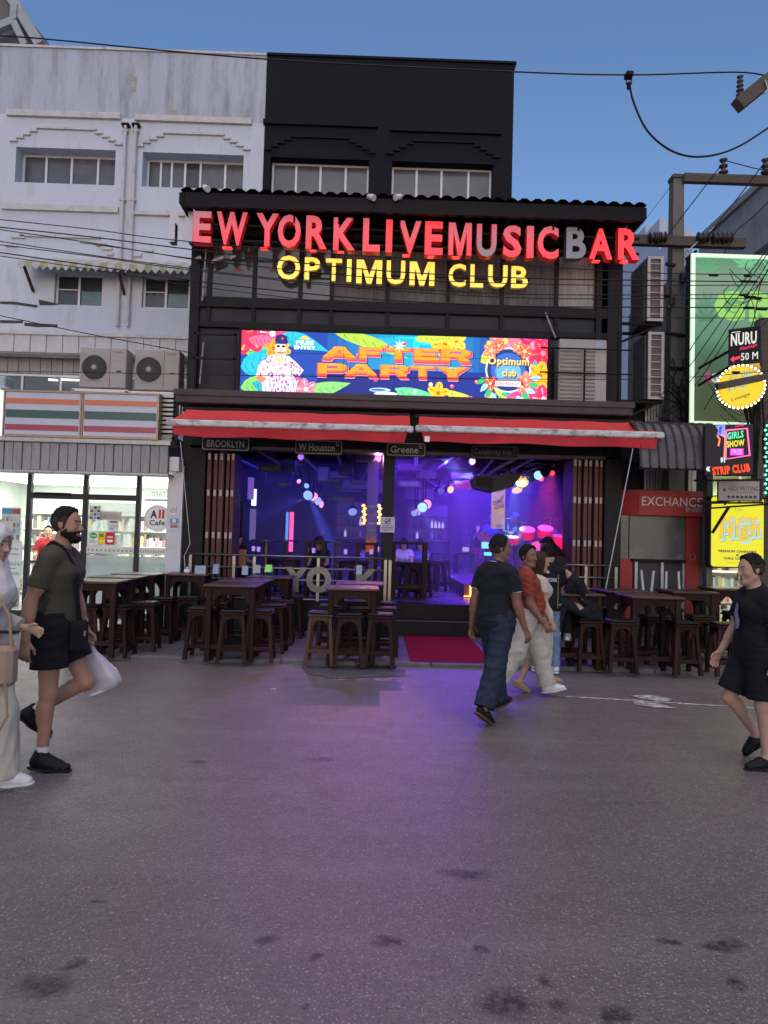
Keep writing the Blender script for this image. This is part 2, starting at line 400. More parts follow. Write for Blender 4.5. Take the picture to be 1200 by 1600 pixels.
    for (px, py, r, ax) in ((605,1472,.075,1.3), (70,1540,.10,1.6), (118,1505,.05,1.4), (790,1568,.11,1.5), (853,1528,.05,.9), (872,1566,.06,1), (495,1490,.03,1.4), (750,1482,.045,1.5), (480,1572,.03,1), (420,1468,.06,1.2), (155,1408,.035,1.5), (505,1186,.07,2.5), (1130,1478,.08,2.2), (310,1190,.06,2.2), (725,1365,.09,2.4), (1045,1470,.05,1.6), (960,1585,.06,1.6), (1150,1540,.05,1.4)):
        p = on_z(px, py, 0); d = N.new('ShaderNodeVectorMath'); d.operation = 'SUBTRACT'; L.new(wp.outputs[0], d.inputs[0]); d.inputs[1].default_value = p
        sc = N.new('ShaderNodeVectorMath'); sc.operation = 'MULTIPLY'; L.new(d.outputs[0], sc.inputs[0]); sc.inputs[1].default_value = (1/ax, 1, 0)
        ln = N.new('ShaderNodeVectorMath'); ln.operation = 'LENGTH'; L.new(sc.outputs[0], ln.inputs[0])
        q = mrange(ln.outputs['Value'], r*.25, r*.9, 1, 0, True)
        tot = q if tot is None else math_('MAXIMUM', tot, q)
    tot = math_('MULTIPLY', math_('MULTIPLY', tot, mrange(noise(28,4).outputs[0], .36, .56, .35, 1)), .9)
    base = mix(tot, base, (.018,.014,.013))
    L.new(base, b.inputs['Base Color'])
    ro = math_('ADD', mrange(big, .3, .7, .31, .43), mrange(mid, .3, .7, -.05, .08)); L.new(ro, b.inputs['Roughness'])
    b.inputs['Specular IOR Level'].default_value = .5
    h = math_('ADD', math_('MULTIPLY', near, .5), math_('MULTIPLY', fine, .8))
    bp = N.new('ShaderNodeBump'); bp.inputs['Strength'].default_value = .8; bp.inputs['Distance'].default_value = .008; L.new(h, bp.inputs['Height']); L.new(bp.outputs[0], b.inputs['Normal'])
    return m
M_asph = asphalt_mat()
M_pave = M('paving', (.075,.072,.074), .65, 0, .3, 5, .5, 70, stain=(3,.5,.7,.5), stain_col=(.03,.029,.03))
M_kerb = M('kerb_stone', (.12,.115,.115), .7, 0, .3, 4, .5, 50, stain=(5,.5,.65,.6), stain_col=(.08,.075,.07))
M_white = M('white_render', (.52,.565,.635), .85, 0, .08, 1.2, .4, 25, stretch=(1,1,.28), stain=(2.4,.53,.72,.6), stain_col=(.30,.29,.29))
M_whitetop = M('weathered_parapet_render', (.40,.44,.51), .9, 0, .14, 2.0, .5, 25, stretch=(1,1,.16), stain=(3.2,.47,.68,.75), stain_col=(.20,.195,.2))
M_wtrim = M('white_trim', (.52,.51,.51), .8, 0, .18, 5, .3, 40, stain=(6,.55,.7,.6), stain_col=(.2,.19,.18))
M_black = M('black_render', (.0115,.012,.018), .85, 0, .25, 1.5, .4, 25, stretch=(1,1,.35), stain=(3,.55,.75,.5), stain_col=(.018,.018,.022))
M_bsteel = M('black_steel', (.010,.009,.010), .5, .2, .3, 6, .2, 60)
M_bar = M('bar_dark_paint', (.017,.0155,.017), .6, 0, .35, 3, .3, 40, stain=(5,.58,.72,.4), stain_col=(.04,.036,.038))
M_ledge = M('dark_ledge_paint', (.060,.042,.045), .6, 0, .35, 3, .3, 40, stain=(7,.56,.7,.6), stain_col=(.09,.07,.07))
M_glassd = M('dark_window_glass', (.035,.04,.045), .12, 0, .25, 2, stain=(1.2,.4,.7,.5), stain_col=(.07,.075,.08))
M_glassg = M('frosted_grey_glass', (.10,.105,.12), .22, 0, .25, 2.5, stain=(2,.4,.7,.5), stain_col=(.055,.06,.065))
M_alu = M('white_aluminium', (.62,.63,.65), .4, .1, .1, 8)
M_greysteel = M('galvanised_steel', (.36,.36,.37), .45, .6, .25, 9, .2, 60)
M_concrete = M('raw_concrete', (.30,.295,.29), .85, 0, .2, 2, .6, 30, stretch=(1,1,.5), stain=(2.4,.5,.72,.7), stain_col=(.12,.115,.11))
# ------------------------------------------------------------------ ground
road = MB(); road.add([(-150,-60,0),(150,-60,0),(150,400,0),(-150,400,0)], [(0,1,2,3)]); struct(road.build('road', M_asph))
KY, SZ, FY, FZ = 9.15, .04, 12.1, .56          # kerb line, pavement height, bar front, bar floor height
pv = MB(); pv.box(-14, 14, KY+.16, 14.3, -.05, SZ-.012); pave = pv.build('pavement', M_kerb); struct(pave)
tb = MB(); tb.bbox(-.247, .247, -.222, .222, -.03, .0, .004); tme = tb.mesh('paving_slab', M_pave)
random.seed(3)
for i in range(-13, 15):
    for j in range(6):
        o = obj_of('paving_slab', tme, pave, (i*.5, KY+.40+j*.45, SZ+random.uniform(-.002, .002)))
        o.rotation_euler = (random.uniform(-.004,.004), random.uniform(-.004,.004), 0)
kb = MB(); kb.bbox(-.496, .496, 0, .155, -.05, SZ+.012, .012); kme = kb.mesh('kerb_stone', M_kerb)
for i in range(-13, 14):
    o = obj_of('kerb_stone', kme, pave, (i*1.0+.3, KY, random.uniform(-.004,.004)))
M_line = M('worn_white_road_paint', (.52,.51,.49), .6, 0, .3, 18, .2, 60, stain=(11,.42,.58,.9), stain_col=(.15,.13,.125))
a, b_ = on_z(868,1087,.004), on_z(1130,1103,.004); d = (b_-a); d.normalize(); n_ = Vector((-d.y,d.x,0))*.028
ml = MB(); e = b_+d*4
ml.add([a-n_, e-n_, e+n_, a+n_], [(0,1,2,3)])
struct(ml.build('road_line', M_line))
p = [on_z(x,y,.008) for x, y in ((988,1092),(1000,1094),(1028,1099),(1060,1107),(1022,1105),(992,1101))]
ml = MB(); ml.add(p, [tuple(range(6))])
q = [on_z(x,y,.008) for x, y in ((985,1087),(1010,1085),(1032,1088),(1052,1093),(1040,1096),(1010,1093))]
ml.add(q, [tuple(range(6))]); struct(ml.build('road_paint_patch', M_line))
a, b_ = on_z(560,1040,.004), on_z(764,1041,.004)
ml = MB(); ml.add([a, b_, b_+Vector((0,.05,0)), a+Vector((0,.05,0))], [(0,1,2,3)]); struct(ml.build('kerb_line', M_line))
# concrete apron with a drain grate
pc = [on_z(x,y,.006) for x, y in ((470,1040),(632,1046),(634,1056),(520,1060),(478,1052))]
ml = MB(); ml.add(pc, [tuple(range(5))]); struct(ml.build('concrete_apron', M_pave))
gc = on_z(588,1042,0)
dg = MB()
dg.box(gc.x-.25, gc.x+.25, gc.y-.12, gc.y-.10, .004, .02); dg.box(gc.x-.25, gc.x+.25, gc.y+.10, gc.y+.12, .004, .02)
for i in range(13): dg.box(gc.x-.245+i*.04, gc.x-.225+i*.04, gc.y-.1, gc.y+.1, .004, .018)
o = dg.build('drain_grate', M_bsteel); tag(o, 'iron drain grate set in the concrete by the kerb', 'drain grate')
# red entrance carpet
M_carpet = M('red_carpet_pile', (.20,.006,.014), .95, 0, .25, 12, .8, 260, spec=.1)
cx0, cx1 = on_z(640,1029,SZ).x, on_z(765,1031,SZ).x
cm = MB(); cm.bbox(cx0, cx1, KY+.12, 11.72, SZ+.004, SZ+.016, .004); cm.box(cx0-.01, cx1+.01, KY+.06, KY+.115, SZ+.004, SZ+.02, 1)
o = cm.build('entrance_carpet', [M_carpet, M_bsteel]); tag(o, 'dark red entrance carpet running from the kerb to the bar steps', 'carpet')
# ------------------------------------------------------------------ walls with openings
def holes(mb, x0, x1, z0, z1, y0, y1, hs, mi=0):
    """upright wall between y0 (front) and y1 with rectangular openings hs = (x0, x1, z0, z1): front, back, reveals and ends"""
    xs = sorted({x0, x1, *[h[0] for h in hs], *[h[1] for h in hs]}); zs = sorted({z0, z1, *[h[2] for h in hs], *[h[3] for h in hs]})
    for i in range(len(xs)-1):
        for j in range(len(zs)-1):
            cx, cz = (xs[i]+xs[i+1])/2, (zs[j]+zs[j+1])/2
            if any(h[0] < cx < h[1] and h[2] < cz < h[3] for h in hs): continue
            for y in (y0, y1): mb.add([(xs[i],y,zs[j]),(xs[i+1],y,zs[j]),(xs[i+1],y,zs[j+1]),(xs[i],y,zs[j+1])], [(0,1,2,3)], mi)
    for a, b, c, d in list(hs)+[(x0,x1,z0,z1)]:
        mb.add([(a,y0,c),(b,y0,c),(b,y0,d),(a,y0,d),(a,y1,c),(b,y1,c),(b,y1,d),(a,y1,d)], [(0,1,5,4),(1,2,6,5),(2,3,7,6),(3,0,4,7)], mi)
    return mb
def window(parent, x0, x1, z0, z1, y, splits, fm, pm, fw=.045, name='window', handle=False, pms=None):
    """framed window, panes as sub-parts; splits are fractions where the mullions stand"""
    w = MB(); cuts = [x0]+[x0+(x1-x0)*s for s in splits]+[x1]
    w.box(x0, x1, y-.03, y+.03, z0, z0+fw); w.box(x0, x1, y-.03, y+.03, z1-fw, z1)
    for i, c in enumerate(cuts):
        a = c if i == 0 else c-fw if i == len(cuts)-1 else c-fw/2
        w.box(a, a+fw, y-.032, y+.028, z0+fw, z1-fw)
    wo = w.build(name, fm, parent)
    for i in range(len(cuts)-1):
        g = MB(); e = .004*(i % 2); g.box(cuts[i]+fw*.5, cuts[i+1]-fw*.5, y-.006+e, y+.002+e, z0+fw*.7, z1-fw*.7)
        g.build('pane', (pms[i % len(pms)] if pms else pm), wo)
    return wo
# ------------------------------------------------------------------ white building
WY = 14.4
def X(px, py, Y): return at(px, py, Y).x
def Z(px, py, Y): return at(px, py, Y).z
wx1 = X(410,300,WY); ztop = Z(205,80,WY)
wb = thing('white_building', 'weathered white rendered shophouse block with drain pipes and stepped window trims', 'building', (-6,WY,0))
def rect(pxa, pya, pxb, pyb, Y):     # photo corners of an upright rectangle -> x0, x1, z0, z1 (levelled)
    mx, my = (pxa+pxb)/2, (pya+pyb)/2
    return (X(pxa,my,Y), X(pxb,my,Y), Z(mx,pyb,Y), Z(mx,pya,Y))
H1, H2 = rect(24,232,180,287,WY), rect(222,240,380,294,WY)
H3, H4 = rect(85,427,160,478,WY), rect(222,431,296,482,WY)
H5 = (-8.6, wx1-.9, 3.75, Z(150,545,WY))
zs = Z(205,185,WY)
m = MB(); holes(m, -9.6, wx1, 3.64, zs, WY, WY+.45, [H1,H2,H3,H4,H5]); m.build('wall', M_white, wb)
m = MB(); m.box(-9.6, wx1, WY+.004, WY+.45, zs, ztop); m.build('parapet', M_whitetop, wb)
m = MB(); m.box(-9.6, wx1, WY+.45, WY+8, 3.95, ztop-.3); m.build('back_wall', M_whitetop, wb)
m = MB(); m.box(-9.6, wx1+.0, WY-.03, WY+.5, ztop, ztop+.05); m.build('coping', M_wtrim, wb)
window(wb, *H1, WY+.33, (.24,.5,.77), M_alu, M_glassg)
window(wb, *H2, WY+.33, (.14,.25,.385,.54,.79), M_alu, M_glassg, pms=[M_glassg, M_glassg, M_glassg, M_glassd])
M_pane_teal = M('teal_lower_glass', (.10,.17,.19), .2, 0, .3, 3)
for H in (H3, H4):
    w = window(wb, *H, WY+.12, (.48,), M_alu, M_glassd)
    m = MB(); fw = .045; x0, x1, z0, z1 = H
    m.box((x0+x1)/2+.03, x1-.06, WY+.104, WY+.11, z0+.06, z0+(z1-z0)*.5); m.build('frosted_pane', M_pane_teal, w)
    m = MB(); m.box(x0+.05, (x0+x1)/2-.03, WY+.095, WY+.108, z0+(z1-z0)*.52, z0+(z1-z0)*.55); m.build('glazing_bar', M_alu, w)
# stepped trims above the top windows, straight trims
def stepped(H, mat, parent, y, up):
    x0, x1, z0, z1 = H; b = z1+up; st = .075; n = 4; m = MB(); ex = .14
    m.box(x0-ex+n*.14, x1+ex-n*.14, y-.05, y+.02, b+n*st, b+n*st+.05)
    for k in range(n):
        m.box(x0-ex+k*.14, x0-ex+k*.14+.16, y-.05, y+.02, b+k*st, b+k*st+.05)
        m.box(x1+ex-k*.14-.16, x1+ex-k*.14, y-.05, y+.02, b+k*st, b+k*st+.05)
    return tag(m.build('stepped_moulding', mat, parent))
stepped(H1, M_wtrim, wb, WY, .1); stepped(H2, M_wtrim, wb, WY, .1)
for a, b, c, d in ((12,176,190,185), (212,184,394,193), (4,322,186,331), (206,332,290,338)):
    r = rect(a,b,c,d,WY); m = MB(); m.box(r[0], r[1], WY-.07, WY+.02, r[2], r[3]); m.build('string_course', M_wtrim, wb)
for a, b, c, d in ((18,368,40,373),(10,382,28,386),(150,380,166,385),(160,386,176,391),(168,395,178,400),(210,397,222,402),(226,390,240,394),(32,368,158,372)):
    r = rect(a,b,c,d,WY); m = MB(); m.box(r[0], r[1], WY-.05, WY+.02, r[2], r[3]); m.build('moulding_step', M_wtrim, wb)
for px in (192, 208):
    xx = X(px,350,WY); m = MB(); zt = Z(px,200,WY); m.tube([(xx,WY-.08,zt),(xx,WY-.08,Z(px,512,WY))], .035, 8)
    for zz in (zt-.1, zt-1.6, zt-3.2): m.box(xx-.06, xx+.06, WY-.1, WY+.01, zz-.02, zz+.02)
    m.box(xx-.08, xx+.08, WY-.12, WY+.01, zt, zt+.05, 1); m.build('drain_pipe', [M_wtrim, M_bsteel], wb, smooth=False)
# dark grime patches and bare plaster on the wall
M_bare = M('bare_plaster', (.36,.32,.27), .9, 0, .25, 20)
m = MB(); P = [at(x,y,WY-.004) for x, y in ((203,118),(214,120),(213,130),(212,141),(207,143),(205,137),(210,133),(210,125),(204,124))]; m.add(P, [tuple(range(9))]); m.build('bare_plaster_patch', M_bare, wb)
m = MB(); P = [at(x,y,WY-.004) for x, y in ((266,171),(276,171),(275,184),(268,184))]; m.add(P, [tuple(range(4))]); m.build('bare_plaster_patch', M_bare, wb)
M_grime = M('black_grime', (.06,.055,.055), .9, 0, .3, 20)
for P in (((0,471),(20,471),(60,477),(57,481),(25,476),(0,475)), ((60,468),(80,472),(95,476),(80,477),(62,477)), ((0,500),(36,501),(36,505),(0,505)), ((38,504),(90,507),(90,511),(57,511),(38,509))):
    m = MB(); m.add([at(x,y,WY-.004) for x, y in P], [tuple(range(len(P)))]); m.build('grime_patch', M_grime, wb)
# green and white striped tin awning over the two small windows
M_tin = M('green_striped_tin', (.30,.31,.20), .6, 0, .4, 6); M_tinw = M('white_striped_tin', (.42,.42,.40), .6, 0, .2, 6); M_rust = M('dark_rust', (.07,.035,.028), .9, 0, .4, 20)
ax0, ax1, az1, az0 = X(30,400,WY-.5), X(297,415,WY-.5), Z(160,407,WY), Z(160,411,WY-.55)
aw = thing('tin_awning', 'narrow scalloped green and white tin awning over the two small windows', 'awning', (ax0,WY,az0))
n = 23; dx = (ax1-ax0)/n
for k in range(n):
    m = MB(); x = ax0+k*dx; mm = 0
    m.add([(x,WY-.01,az1),(x+dx,WY-.01,az1),(x+dx,WY-.55,az0),(x,WY-.55,az0),(x+dx,WY-.56,az0-.1),(x+dx/2,WY-.56,az0-.19),(x,WY-.56,az0-.1)], [(0,1,2,3),(3,2,4,5,6)])
    m.build('tin_strip', M_tin if k % 2 else M_tinw, aw)
for px in (43, 188):
    m = MB(); x = X(px,420,WY-.3); m.bar((x,WY-.02,az0-.45),(x,WY-.5,az0-.02), .04, .06); m.build('bracket', M_rust, aw)
# ------------------------------------------------------------------ black building
bx0, bx1 = wx1+.003, X(801,220,WY); bt = Z(610,95,WY)
bb = thing('black_building', 'plain black painted shophouse block above the bar roof', 'building', (0,WY,0))
B1, B2 = rect(422,248,576,309,WY), rect(612,255,770,316,WY)
B1 = (B1[0], B1[1], B1[2], B2[3]+.0); B2 = (B2[0], B2[1], B1[2], B1[3])
zs = Z(610,200,WY)
m = MB(); holes(m, bx0, bx1, 3.64, bt, WY-.02, WY+.43, [B1,B2]); m.build('wall', M_black, bb)
m = MB(); m.box(bx0, bx1, WY+.43, WY+9, 3.95, bt-.25); m.build('back_wall', M_black, bb)
m = MB(); m.box(bx0, bx1+.04, WY-.06, WY+.47, bt, bt+.05); m.build('coping', M_black, bb)
window(bb, *B1, WY+.25, (.25,.5,.76), M_alu, M_glassg); window(bb, *B2, WY+.25, (.25,.5,.77), M_alu, M_glassg)
stepped(B1, M_black, bb, WY-.02, .13); stepped(B2, M_black, bb, WY-.02, .13)
for a, b, c, d in ((412,192,590,199), (610,202,782,210)):
    r = rect(a,b,c,d,WY); m = MB(); m.box(r[0], r[1], WY-.09, WY+.0, r[2], r[3]); m.build('string_course', M_black, bb)
# pale structure on the roof far behind, upper corner
sr = thing('steel_roof', 'grey steel roof frame rising behind the white parapet', 'roof', (-10,20,13))
YR = 21.0
def seg(m, a, b, Y, w): m.bar(at(*a, Y), at(*b, Y), w)
c0, c1, c2, c3 = at(36,-40,YR), at(62,66,YR), at(-40,72,YR), at(-60,-60,YR)
m = MB(); seg(m, (8,-20), (64,72), YR, .30); M_pst = M('pale_grey_steel', (.30,.33,.35), .5, .1, .2, 3); m.build('fascia', M_pst, sr)
m = MB(); P = [at(x,y,YR+.3) for x, y in ((-60,-60),(4,-22),(58,74),(-60,74))]; Q = [p+Vector((0,3,.4)) for p in P]; m.add(P+Q, [(0,1,2,3),(7,6,5,4),(0,4,5,1),(1,5,6,2)]); m.build('soffit', M('grey_sheet', (.12,.125,.13), .6), sr)
m = MB(); seg(m, (-20,52), (22,34), YR-.1, .22); m.build('brace', M_pst, sr)
m = MB(); seg(m, (22,34), (40,72), YR-.1, .2); m.build('brace', M_pst, sr)
m = MB(); seg(m, (22,34), (24,8), YR-.1, .2); m.build('brace', M_pst, sr)
# ------------------------------------------------------------------ buildings down the side street
def bldg(name, label, Xf, Y0, Y1, Xb, H, mat):
    t = thing(name, label, 'building', ((Xf+Xb)/2, Y0, 0)); m = MB(); m.box(Xf, Xb, Y0, Y1, 0, H); m.build('wall', mat, t); return t
gx = 9.2
p1 = on_x(1200,283,gx); p0 = on_x(1092,388,gx)
gt = thing('grey_concrete_building', 'stained grey concrete block whose long side runs down the side street', 'building', (gx, 20, 0))
m = MB(); m.box(gx, gx+8, p1.y-5.5, p0.y, 0, p1.z); m.build('wall', M_concrete, gt)
m = MB(); m.box(gx-.08, gx+.3, p1.y-5.5, p0.y+.1, p1.z, p1.z+.18); m.build('coping', M_concrete, gt)
pp = on_x(1150,420,gx)
for k in range(3):
    m = MB(); m.box(gx-.12, gx-.002, p1.y-5, p0.y, p1.z-1.6-k*2.9, p1.z-1.35-k*2.9); m.build('floor_band', M_concrete, gt)
    for j in range(4):
        y = p1.y-3.6+j*3.4; w = MB(); w.box(gx-.06, gx-.003, y, y+1.5, p1.z-3.6-k*2.9, p1.z-2.3-k*2.9); wo = w.build('window', M_alu, gt)
        g = MB(); g.box(gx-.065, gx-.0605, y+.07, y+1.43, p1.z-3.53-k*2.9, p1.z-2.37-k*2.9); g.build('pane', M_glassd, wo)
M_far = M('far_render_with_haze_colour', (.40,.45,.56), .8, 0, .12, .3)  # distance haze is mixed into this pale blue
def tower(px0, px1, py, Y, label, steps):
    x0, x1 = X(px0,400,Y), X(px1,400,Y); h = Z((px0+px1)/2, py, Y)
    t = thing('distant_tower', label, 'building', (x0,Y,0)); m = MB(); m.box(x0, x1, Y, Y+12, 0, h); m.build('wall', M_far, t)
    for k in range(steps):
        q = h-2-k*4.2
        for j in range(3):
            a = x0+(x1-x0)*(.12+.29*j); g = MB(); g.box(a, a+(x1-x0)*.2, Y-.1, Y-.01, q-1.9, q); g.build('window', M('far_glass', (.20,.26,.38), .3, 0, .1), t)
    return t
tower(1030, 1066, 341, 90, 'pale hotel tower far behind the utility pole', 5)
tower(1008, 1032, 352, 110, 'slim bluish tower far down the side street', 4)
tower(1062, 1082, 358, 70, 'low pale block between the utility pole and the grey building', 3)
# plain blocks that close the street outside the view and behind it
# ------------------------------------------------------------------ the bar: structure
BX0, BX1 = X(300,640,FY), X(962,660,FY)
bar = thing('bar_building', 'black steel fronted two storey live music bar with open ground floor', 'building', ((BX0+BX1)/2, FY, 0))
def part(name, mat, *boxes, parent=bar, bev=0):
    m = MB()
    for b in boxes: (m.bbox(*b, b=bev) if bev else m.box(*b))
    return m.build(name, mat, parent)
zH = Z(600,708,FY)                       # underside of the header
zL0, zL1 = Z(640,642,FY-.3), Z(640,621,FY-.3)   # ledge under the screen
zR = Z(640,318,11.35)-.3                       # underside of the roof
M_step = M('black_step_tile', (.014,.012,.014), .4, 0, .3, 6, .15, 60)
part('step', M_step, (X(612,970,11.8), X(880,970,11.8), 11.8, FY+.1, SZ, .30), bev=.01)
part('step', M_step, (BX0+.1, BX1-.1, FY, FY+.35, SZ, FZ), bev=.01)
M_step_edge = M('worn_step_edge', (.07,.065,.075), .4, 0, .3, 10)
part('step_edge', M_step_edge, (X(612,970,11.8), X(880,970,11.8), 11.79, 11.81, .285, .302))
M_floor = M('dark_glossy_floor', (.10,.095,.11), .28, 0, .35, 3, .1, 40)
BD = 26.0                                # back wall of the room
RX1 = 7.0
part('floor', M_floor, (BX0, BX1, FY+.35, 14.9, FZ-.1, FZ)); part('floor', M_floor, (BX0, RX1, 14.9, BD, FZ-.1, FZ))
M_in = M('dark_interior_paint', (.015,.013,.024), .6, 0, .4, 2.5)
part('side_wall', M_in, (BX0-.1, BX0, FY+.5, BD, 0, 3.9)); part('side_wall', M_in, (BX1, BX1+.1, FY+.5, 14.9, 0, 3.9)); part('side_wall', M_in, (RX1, RX1+.1, 14.9, BD, 0, 3.9)); part('return_wall', M_in, (BX1+.1, RX1+.1, 14.8, 14.9, 0, 3.9)); part('back_wall', M_in, (BX0-.1, RX1+.1, BD, BD+.1, 0, 3.9))
part('ceiling', M_bsteel, (BX0, BX1, FY+.3, 14.9, 3.55, 3.62)); part('ceiling', M_bsteel, (BX0, RX1, 14.9, BD, 3.55, 3.62))
for k in range(9): part('ceiling_beam', M_bsteel, (BX0, BX1, FY+.9+k*1.4, FY+1.02+k*1.4, 3.38, 3.55))
for x in (-2.2, -.6, 1.0, 2.6): part('cable_tray', M_bsteel, (x, x+.14, FY+.4, BD-.2, 3.30, 3.38))
M_post = M('black_post_paint', (.016,.0145,.016), .5, .1, .35, 4, .2, 50, stain=(8,.58,.7,.4), stain_col=(.045,.04,.04))
part('pillar', M_post, (BX0-.14, X(318,800,FY), FY, FY+.4, SZ, zH+.6)); part('pillar', M_post, (X(945,800,FY), BX1+.12, FY, FY+.4, SZ, zH+.6))
part('column', M_post, (X(597,800,FY), X(615,800,FY), FY+.02, FY+.26, SZ, zH+.4))
part('header_beam', M_post, (BX0-.1, BX1+.1, FY+.03, FY+.33, zH, zL0+.1))
part('header_trim', M_step_edge, (BX0-.0, BX1+.0, FY+.0, FY+.028, zH-.0, zH+.05))
part('ledge', M_ledge, (BX0-.18, X(985,640,FY-.3), FY-.45, FY+.33, zL0, zL1-.05), bev=.02)
part('ledge_lip', M_ledge, (BX0-.2, X(985,640,FY-.3)+.02, FY-.48, FY-.40, zL1-.11, zL1), bev=.01)
# upper storey: frame members, window panes and spandrels
UY = FY+.05
zA0, zA1 = Z(640,474,UY), Z(640,390,UY); zB0, zB1 = Z(640,513,UY), Z(640,486,UY)
for px, w in ((306,.16),(957,.2),(935,.1)): part('frame_post', M_post, (X(px,450,UY)-w/2, X(px,450,UY)+w/2, UY-.06, UY+.2, zL1, zR+.2))
for z, h in ((zA0-.09,.18),(zA1+.06,.14),(zR-.02,.2),(zB0-.04,.1)): part('frame_rail', M_post, (BX0-.05, BX1, UY-.04, UY+.12, z-h/2, z+h/2))
for px in (328, 398, 470, 519, 607, 701, 785, 870): part('mullion', M_post, (X(px,430,UY)-.035, X(px,430,UY)+.035, UY-.02, UY+.1, zB0, zR))
M_spand = M('dark_spandrel_sheet', (.032,.031,.040), .4, 0, .35, 2.2, stain=(3,.5,.7,.4), stain_col=(.03,.028,.03))
M_curt = M('grey_curtain_behind_glass', (.16,.148,.15), .55, 0, .35, 3.0, stretch=(6,1,.3), stain=(9,.45,.7,.6), stain_col=(.05,.045,.05))
M_curt2 = M('curtain_painted_lit_behind_glass', (.36,.345,.33), .55, 0, .3, 3.0, stretch=(6,1,.3), stain=(9,.45,.7,.5), stain_col=(.12,.11,.11))  # paler copy of the grey curtain, light put into its colour
xs = [X(p,430,UY) for p in (306,328,398,470,519,607,701,785,870,935)]
for i in range(9):
    a, b = xs[i]+.03, xs[i+1]-.03
    part('pane', M_spand, (a, b, UY+.03, UY+.05, zA1+.12, zR-.1))
    part('pane', M_spand, (a, b, UY+.032, UY+.052, zB0, zB1+.02))
    if i < 4: part('pane', M_glassd, (a, b, UY+.03, UY+.05, zA0, zA1))
    else:
        m = MB(); n = max(4, int((b-a)/.05)); zz0 = zA0; rnd = random.Random(i)
        pts = [(a+(b-a)*k/n, UY+.06+(.018 if k % 2 else -.018)+rnd.uniform(-.006,.006)) for k in range(n+1)]
        for (u, v), (u2, v2) in zip(pts, pts[1:]): m.add([(u,v,zz0),(u2,v2,zz0),(u2,v2,zA1),(u,v,zA1)], [(0,1,2,3)])
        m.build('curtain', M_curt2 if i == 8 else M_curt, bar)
part('spandrel', M_spand, (BX0, BX1, UY+.06, UY+.14, zL1, zB0))
part('side_cladding', M_bar, (BX0-.12, BX0-.02, FY+.02, WY-.05, zL0, zR+.3)); part('side_cladding', M_bar, (BX1, BX1+.1, FY+.02, WY+2.5, zL0, zR+.3))
part('upper_slab', M_bar, (BX0, BX1, UY+.15, WY+2, 3.63, 3.9)); part('upper_back', M_bar, (BX0, BX1, UY+.3, UY+.34, 3.9, zR))
# railed ledge box at the near end of the screen and small clutter
for z in (Z(330,522,FY-.35), Z(330,560,FY-.35), Z(330,613,FY-.35)): part('ledge_rail', M_greysteel if z > 5.2 else M_post, (X(302,560,FY-.35), X(368,560,FY-.35), FY-.37, FY-.33, z-.018, z+.018))
for px in (303, 367): part('ledge_post', M_post, (X(px,560,FY-.35)-.025, X(px,560,FY-.35)+.025, FY-.37, FY-.33, zL1, Z(330,520,FY-.35)))
M_pipe = M('pale_conduit', (.35,.34,.33), .6, 0, .2, 9)
for (xa, ya, xb, yb) in ((322,390,316,470), (852,488,868,528), (318,535,312,600)):
    m = MB(); m.tube([at(xa,ya,FY-.06), at(xb,yb,FY-.06)], .014, 6); m.build('conduit', M_pipe, bar)
for px in (310, 335, 345, 364):
    p = at(px, 402+(px % 7), FY-.1); m = MB(); m.bar(p-Vector((.05,0,.02)), p+Vector((.05,0,.03)), .03, .05); m.build('bracket', M_pipe, bar)
# roof: ribbed sheets on a steel edge
RY0 = 11.35; rx0, rx1 = X(283,297,RY0), X(1008,322,RY0); zr = (Z(283,306,RY0)+Z(1008,330,RY0))/2
roof = part('roof', M_bsteel, (rx0, rx1, RY0+.02, RY0+.1, zr-.16, zr+.08))
part('gutter', M_bsteel, (rx0-.03, rx0+.05, RY0, WY-.05, zr-.12, zr+.06), parent=roof); part('gutter', M_bsteel, (rx1-.05, rx1+.03, RY0, WY+.6, zr-.12, zr+.06), parent=roof)
M_sheet = M('black_roof_sheet', (.012,.011,.012), .55, .1, .3, 4, stain=(6,.55,.72,.5), stain_col=(.09,.08,.07))
ns = 9; dx = (rx1-rx0)/ns
for k in range(ns):
    m = MB(); pts = []
    for j in range(13):
        u = rx0+dx*k+dx*j/12*1.02; pts.append((u, [.0,.05,.05][j % 3]))
    y1 = WY-.07 if rx0+dx*(k+1) < bx1 else WY+.7
    ca = (k % 2)*.004
    for (u, v), (u2, v2) in zip(pts, pts[1:]):
        m.add([(u,RY0-.04,zr+.085+v+ca),(u2,RY0-.04,zr+.085+v2+ca),(u2,y1,zr+.36+v2+ca),(u,y1,zr+.36+v+ca)], [(0,1,2,3)])
    m.build('roof_sheet', M_sheet, roof)
for k in range(6):
    y = RY0+.35+k*.5; part('purlin', M_bsteel, (rx0+.05, rx1-.05, y, y+.06, zr-.02, zr+.06), parent=roof)
for px in (355, 460, 530, 625, 715, 865, 905):
    m = MB(); p = at(px, 335, RY0+.25); m.bar((p.x,p.y,zr-.02), (p.x,p.y,Z(px,352+.027*(px-600),11.6)), .03); m.build('hanger', M_bsteel, roof)
for px, py, a in ((322,294,.5), (580,308,.7), (622,308,-.7)):
    p = at(px, py, RY0-.02); t = thing('flood_lamp', {322:'small pale spotlight on the roof edge above the letter W', 580:'pale spotlight on the roof edge, nearer the black building window of the pair', 622:'pale spotlight on the roof edge tilted away, second of the pair'}[px], 'spotlight', p)
    m = MB(); d = Vector((math.sin(a)*.8, -.4, -.35 if a > 0 else -.3)).normalized(); m.tube([p-d*.07, p+d*.07], [.045,.055], 10); m.build('housing', M_alu, t)
    m = MB(); m.bar(p-d*.03, p+Vector((0,.08,-.02)), .02); m.build('bracket', M_bsteel, t)
